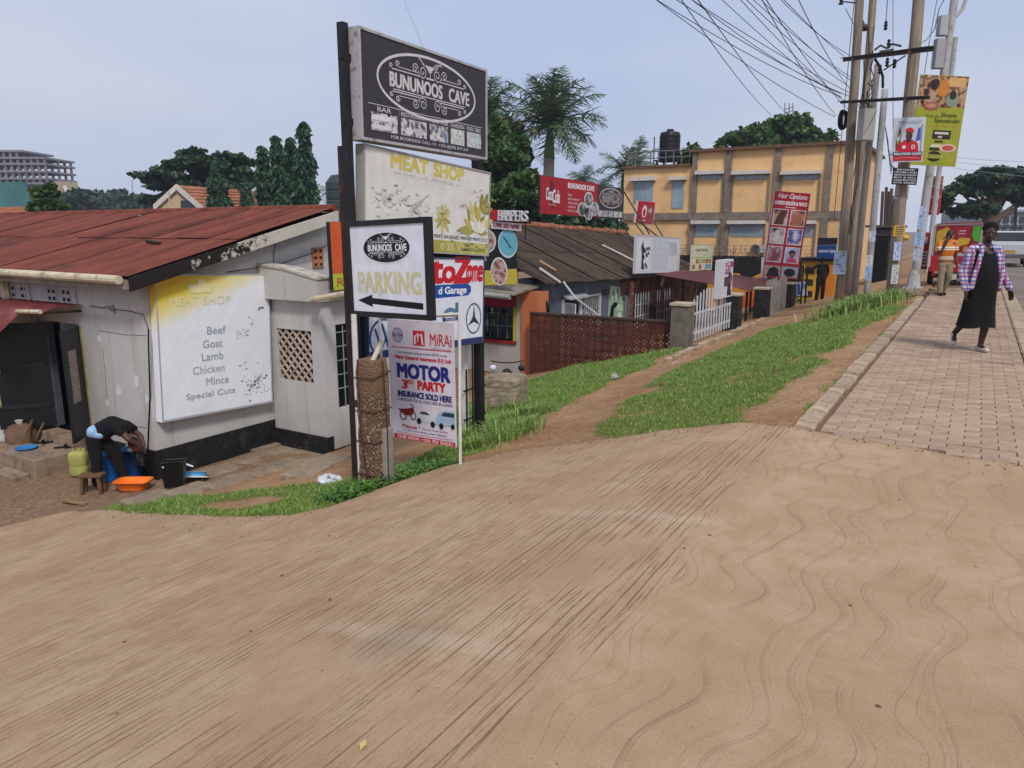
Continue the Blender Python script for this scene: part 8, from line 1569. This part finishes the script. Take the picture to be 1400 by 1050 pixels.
# broadleaf masses
sp_ = [(690, 225, 34, 22), (705, 200, 26, 16, 1), (722, 246, 16, 22, 1), (700, 262, 34, 24, -2), (676, 215, 20, 36), (725, 275, 26, 16, -2), (686, 180, 16, 20, 2), (682, 290, 30, 12)]
tree('broadleaf_tree', 'dense green tree between the sign group and the royal palm', gnd(695, 38), 8, clump_px(sp_, 38), 9000, .34, L_MID, .3, 5)
sp_ = [(690, 150, 18, 14), (678, 128, 10, 18), (712, 165, 14, 14), (700, 185, 30, 20)]; tree('broadleaf_tree', 'darker leafy tree rising behind the dense one beside the royal palm', gnd(700, 48), 11, clump_px([(695, 195, 22, 22), (712, 215, 16, 18), (684, 170, 14, 18)], 48), 3400, .36, L_DK, .3, 6)
sp_ = [(1005, 188, 22, 14), (1035, 180, 24, 17), (1062, 176, 26, 18, 1), (1092, 178, 28, 18, -1), (1118, 190, 20, 16), (1050, 195, 46, 14), (1100, 195, 34, 14), (988, 196, 10, 8), (1080, 167, 26, 10)]
tree('broadleaf_tree', 'wide rounded green tree rising behind the yellow office building', gnd(1060, 60), 11, clump_px(sp_, 60), 9500, .42, L_MID, .35, 7, droop=.5)
sp_ = [(52, 262, 10, 8), (66, 260, 11, 9), (58, 278, 18, 12), (72, 284, 14, 9), (48, 284, 9, 8)]; tree('broadleaf_tree', 'small bright green tree in front of the scaffold building at far left', gnd(60, 36), 5, clump_px(sp_, 36), 3600, .22, L_MID, .12, 8)
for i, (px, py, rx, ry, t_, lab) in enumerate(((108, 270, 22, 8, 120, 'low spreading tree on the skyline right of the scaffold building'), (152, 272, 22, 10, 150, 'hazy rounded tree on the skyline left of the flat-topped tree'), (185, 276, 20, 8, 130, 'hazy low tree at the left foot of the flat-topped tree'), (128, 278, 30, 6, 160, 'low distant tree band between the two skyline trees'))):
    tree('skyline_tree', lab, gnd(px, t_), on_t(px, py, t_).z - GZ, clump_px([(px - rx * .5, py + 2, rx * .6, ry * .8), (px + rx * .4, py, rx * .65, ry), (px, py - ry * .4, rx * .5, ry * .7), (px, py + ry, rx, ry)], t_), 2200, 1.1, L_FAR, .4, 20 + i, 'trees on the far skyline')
sp_ = [(1290, 275, 16, 22), (1310, 258, 18, 9), (1335, 246, 28, 8), (1362, 240, 30, 9), (1390, 246, 26, 12, 2), (1370, 262, 26, 10), (1330, 262, 20, 10), (1400, 270, 22, 10), (1345, 285, 22, 12), (1420, 262, 30, 14), (1395, 236, 20, 6), (1312, 290, 12, 10)]
tree('umbrella_tree', 'big dark spreading tree over the street at the right edge of the photo', gnd(1340, 66), 7.5, clump_px(sp_, 66), 9000, .5, L_DK, .5, 9, flatten=.4)
sp_ = [(745, 302, 26, 12), (775, 304, 24, 12, 1), (805, 308, 24, 12), (835, 312, 20, 11, 1), (715, 298, 22, 12)]
tree('hedge_tree', 'low dark tree mass under the drinks board, behind the terracotta ridge', gnd(780, 36.5), 3.2, clump_px(sp_, 36.5), 3600, .32, L_DK, .15, 31)
for i, (x_, y_, h_, lab) in enumerate(((38, -17, 6, 'roadside tree across the street nearest the driveway'), (60, -19, 8, 'roadside tree across the street second along'), (88, -18, 7, 'roadside tree across the street third along'), (130, -22, 9, 'roadside tree across the street farthest along'))):
    tree('roadside_tree', lab, (x_, y_, -.2), h_ * .7, [((x_, y_, h_), (3.2, 3.2, 1.8)), ((x_ + 2, y_ + 1, h_ - 1), (2.5, 2.5, 1.4)), ((x_ - 2, y_ - 1, h_ - .6), (2.6, 2.6, 1.5))], 2600, .5, L_MID, .25, 60 + i, 'trees across the street')
bush('leafy potted plant on the roof beside the water tank', V3((YS + 1.0, Yn(936, 222), zTL + .1)), (.5, .6, 1.1), 500, L_MID, .3, 12)
# ================================================================= FAR BUILDINGS
# concrete frame under construction, green net
cb = thing('concrete_frame_building', 'unfinished grey concrete frame building at the far left skyline, green net below', 'building', tuple(gnd(0, 200))); CT = 200; M_CF = M('raw_concrete', '#7f7a80', .9, .12, .3, .1); 
def cfp(px, py, dt=0): return on_t(px, py, CT + dt)
Xd = VX; Yd = V3((math.cos(HEAD), math.sin(HEAD), 0))
def fbox(m, px0, px1, zt, th, d0=0, d1=14): 
    a, b = cfp(px0, 300), cfp(px1, 300); m.slab([V3((a.x, a.y, zt)) + Yd * d0, V3((b.x, b.y, zt)) + Yd * d0, V3((b.x, b.y, zt)) + Yd * d1, V3((a.x, a.y, zt)) + Yd * d1], (0, 0, -th))
lv = [cfp(40, y).z for y in (207, 216, 224, 234, 243.5, 250)]; rt_ = [42, 42, 71, 71, 71, 71]
for i, z in enumerate(lv): m = MB(); fbox(m, -70, rt_[i] if i != 1 else 71, z, .5); m.build('floor_slab', M_CF, cb)
for i in range(len(lv) - 1):
    for k_, px in enumerate(range(-66, rt_[i + 1] if i else 42, 9)):
        for d in (.5, 6, 12): a = cfp(px, 300) + Yd * d; 
        m = MB()
        for d in (.5, 6.5, 12.5): a = cfp(px, 300) + Yd * d; m.box(a.x - .25, a.x + .25, a.y - .25, a.y + .25, lv[i + 1], lv[i] - .5)
        m.build('column', M_CF, cb)
m = MB(); fbox(m, -70, 68, lv[5], 20, 1, 13); m.build('lower_storeys', M_CF, cb); nt = MB(); a, b = cfp(-70, 300) - Yd * 1.0, cfp(46, 300) - Yd * 1.0
n_ = 24; vs = []; fs = []
for i in range(n_ + 1):
    for j in range(6): p = a.lerp(b, i / n_); vs.append((p.x + .3 * math.sin(i * 1.3 + j), p.y + .3 * math.cos(i * 1.7 + j), lv[4] - 1.2 - j * 3.2))
for i in range(n_):
    for j in range(5): k_ = i * 6 + j; fs.append((k_, k_ + 1, k_ + 7, k_ + 6))
nt.add(vs, fs).build('safety_net', M('green_net', '#2f6b68', .8, .3, .25, .3, '#3f8078'), cb)
wk = thing('water_tower_block', 'small cream rooftop block and white stair just right of the concrete frame building', 'building', tuple(gnd(82, 150))); a, b = on_t(75, 262, 150), on_t(88, 248, 150); MB().box(a.x, a.x + 4, min(a.y, b.y), max(a.y, b.y), -2, b.z).build('wall', M('cream_wall', '#a89a80', .85, .1, 1), wk); MB().tube([on_t(88, 255, 150), on_t(101, 281, 150)], .5, 5).build('stair_rail', flat('#b5b3b6'), wk)
mt_ = thing('lattice_mast', 'thin faint lattice mast on the skyline left of the flat-topped tree', 'mast', tuple(gnd(181, 220))); m = MB()
for dx in (-1, 1): m.tube([on_t(181 + dx, 275, 220), on_t(181 + dx * .6, 246, 220)], .08, 4)
for i in range(10): m.tube([on_t(180, 275 - i * 3, 220), on_t(182, 272 - i * 3, 220)], .06, 4)
m.build('lattice', flat('#9a8f96'), mt_)
mt_ = thing('lattice_mast', 'short antenna mast sticking up over the tree behind the yellow building', 'mast', tuple(on_t(1078, 175, 80))); m = MB()
for x in (1073, 1079, 1084): m.tube([on_t(x, 185, 80), on_t(x, 141, 80)], .06, 4)
for i in range(7): m.tube([on_t(1073, 180 - i * 5, 80), on_t(1084, 176 - i * 5, 80)], .05, 4)
m.build('lattice', flat('#7d7680'), mt_)
# gabled house with orange tiles
gh = thing('gabled_house', 'cream house with white-edged gable and orange tiled roof behind the red iron roof', 'building', tuple(gnd(280, 52))); T_ = 52; ap = on_t(243, 258, T_); bl, br = on_t(212, 286, T_), on_t(280, 290, T_); Lr_ = on_t(360, 262, T_ + 1)
w_ = MB(); w_.slab([V3((bl.x, bl.y, GZ)), V3((br.x, br.y, GZ)), br, ap, bl], Yd * .2); w_.build('gable_wall', M('cream_wall2', '#b3a07c', .85, .1, 2, .2), gh)
for (p, q_) in ((bl, ap), (ap, br)): MB().slab([p - Yd * .25 - V3((0, 0, .1)), q_ - Yd * .25 - V3((0, 0, .1)), q_ - Yd * .25 + V3((0, 0, .3)), p - Yd * .25 + V3((0, 0, .3))], Yd * .24).build('bargeboard', flat('#c4bfb8'), gh)
MB().slab([on_t(247, 285, T_ - .2), on_t(265, 284, T_ - .2), on_t(265, 274, T_ - .2), on_t(247, 274, T_ - .2)], Yd * .1).build('window', M_GLASS, gh); MB().box(0, 0, 0, 0, 0, 0)
dn = (br - ap); ml = MB(); dv = Xd * 7.5 + Yd * .5
ml.slab([ap + V3((0, 0, .25)), ap + dv + V3((0, 0, -.3)), br + dv * 1.15 + V3((0, 0, .1)), br + V3((0, 0, .2))], V3((0, 0, -.12))); ml.build('roof', M('orange_tile', '#a06a50', .9, .2, 1.2, .4, '#86503a'), gh)
m = MB(); rows_ = 7
for r in range(1, rows_): p = (ap + V3((0, 0, .27))).lerp(br + V3((0, 0, .22)), r / rows_); p2 = (ap + dv + V3((0, 0, -.28))).lerp(br + dv * 1.15 + V3((0, 0, .12)), r / rows_); m.tube([p, p2], .05, 4)
m.build('tile_course', M('orange_tile', '#a06a50'), gh); MB().slab([ap + V3((0, 0, .25)), ap + Yd * 8, bl + Yd * 8, bl], V3((0, 0, -.1))).build('rear_roof', _mats['orange_tile'], gh)
MB().tube([on_t(232, 285, T_ - 2), on_t(231, 262, T_ - 2)], .05, 5).build('vent_pipe', flat('#a8a29a'), gh)
t = thing('water_tank', 'dark plastic water tank partly hidden behind the tall black sign post', 'water tank', tuple(on_t(466, 300, 30))); c = on_t(466, 312, 30); MB().lathe([(.5, 0)] + sum([[(.52, .1 + i * .35), (.52, .36 + i * .35), (.49, .4 + i * .35)] for i in range(5)], []) + [(.3, 2.05), (.02, 2.1)], (c.x, c.y, c.z), 18).build('tank', M('tank_grey', '#343c42', .5, .1), t); MB().box(c.x - .7, c.x + .7, c.y - .7, c.y + .7, GZ, c.z).build('tank_tower', W_SHOP, t)
palm('faint palm far behind the shop, left of the dark water tank by the sign post', gnd(450, 70), tuple(on_t(452, 262, 70)), 1.6, 10, L_PALM, 9, .2)
# far office at the right, lamps, parasols, people
fo = thing('far_office', 'pale long office building with bands of dark windows at the far street end', 'building', tuple(gnd(1385, 95))); T_ = 95; a, b = on_t(1345, 333, T_), on_t(1440, 289, T_); M_FO = M('far_wall', '#8f959e', .85, .08, .5); P0, P1 = on_t(1347, 300, T_), on_t(1450, 300, T_); zt = on_t(1370, 290, T_).z
MB().slab([V3((P0.x, P0.y, -3)), V3((P1.x, P1.y, -3)), V3((P1.x, P1.y, zt)), V3((P0.x, P0.y, zt))], Yd * 10).build('wall', M_FO, fo)
for r, (y0, y1) in enumerate(((296, 304), (307, 313), (317, 324))):
    for i in range(7): x = 1350 + i * 11; MB().slab([on_t(x, y1, T_ - .1), on_t(x + 8, y1, T_ - .1), on_t(x + 8, y0, T_ - .1), on_t(x, y0, T_ - .1)], Yd * .08).build('window', M_GLASS, fo)
MB().slab([V3((P0.x, P0.y, zt)) - Yd * .5, V3((P1.x, P1.y, zt)) - Yd * .5, V3((P1.x, P1.y, zt)) + Yd * 10, V3((P0.x, P0.y, zt)) + Yd * 10], (0, 0, .3)).build('roof', flat('#8b8790'), fo)
for i, (x, y0, lab) in enumerate(((1366, 268, 'thin far street lamp left of the dark trunk-like pole'), (1389, 276, 'dark far pole in front of the pale office building'))): t = thing('street_lamp', lab, 'lamp', on_t(x, 335, 70)); MB().tube([on_t(x - 2, 345, 70), on_t(x, y0, 70)], .12, 6).build('pole', flat('#7d8288') if i == 0 else flat('#3a3d40'), t); MB().tube([on_t(x - 3, y0, 70), on_t(x + 6, y0 - 2, 70)], .1, 5).build('lamp_arm', flat('#9a9ea6'), t)
for i, (x, y, cl_, lab) in enumerate(((1388, 324, '#a8685a', 'faded red market parasol at the right edge beyond the pickup'), (1399, 328, '#a0543f', 'orange red market parasol touching the right edge of the photo'))): t = thing('parasol', lab, 'parasol', on_t(x, 350, 60)); c = on_t(x, y, 60); MB().lathe([(1.3, 0), (.9, .25), (.02, .6)], (c.x, c.y, c.z - .3), 10).build('canopy', flat(cl_), t); MB().tube([(c.x, c.y, -.2), (c.x, c.y, c.z + .2)], .03, 5).build('pole', M_IRON, t)
for i, (x, sh2, lab) in enumerate(((1394, flat('#a3393a'), 'distant pedestrian in red by the parasols at the right edge'), (1398, flat('#2a2a30'), 'distant pedestrian in dark clothes at the right edge of the photo'))): g = on_t(x, 356 + 4 * i, 50 - 6 * i); g.z = -.13; stander(lab, Matrix.Translation(g) @ Matrix.Rotation(VR, 4, 'Z'), 1.65, sh2, M_BLK, (((-.2, 0, 1.36), (-.25, 0, 1.1), (-.24, -.05, .85)), ((.2, 0, 1.36), (.25, 0, 1.1), (.24, -.05, .85))))
# ================================================================= THE AIR
kh = bpy.data.materials.new('haze'); kh.use_nodes = True; tn = kh.node_tree; tn.nodes.clear(); ho = tn.nodes.new('ShaderNodeOutputMaterial'); hv = tn.nodes.new('ShaderNodeVolumePrincipled')
hv.inputs['Color'].default_value = (.80, .86, 1, 1); hv.inputs['Density'].default_value = .0006; hv.inputs['Anisotropy'].default_value = .2; tn.links.new(hv.outputs[0], ho.inputs['Volume'])
hz = MB().box(-40, 420, -120, 420, -4, 62).build('haze', kh, kind='stuff')
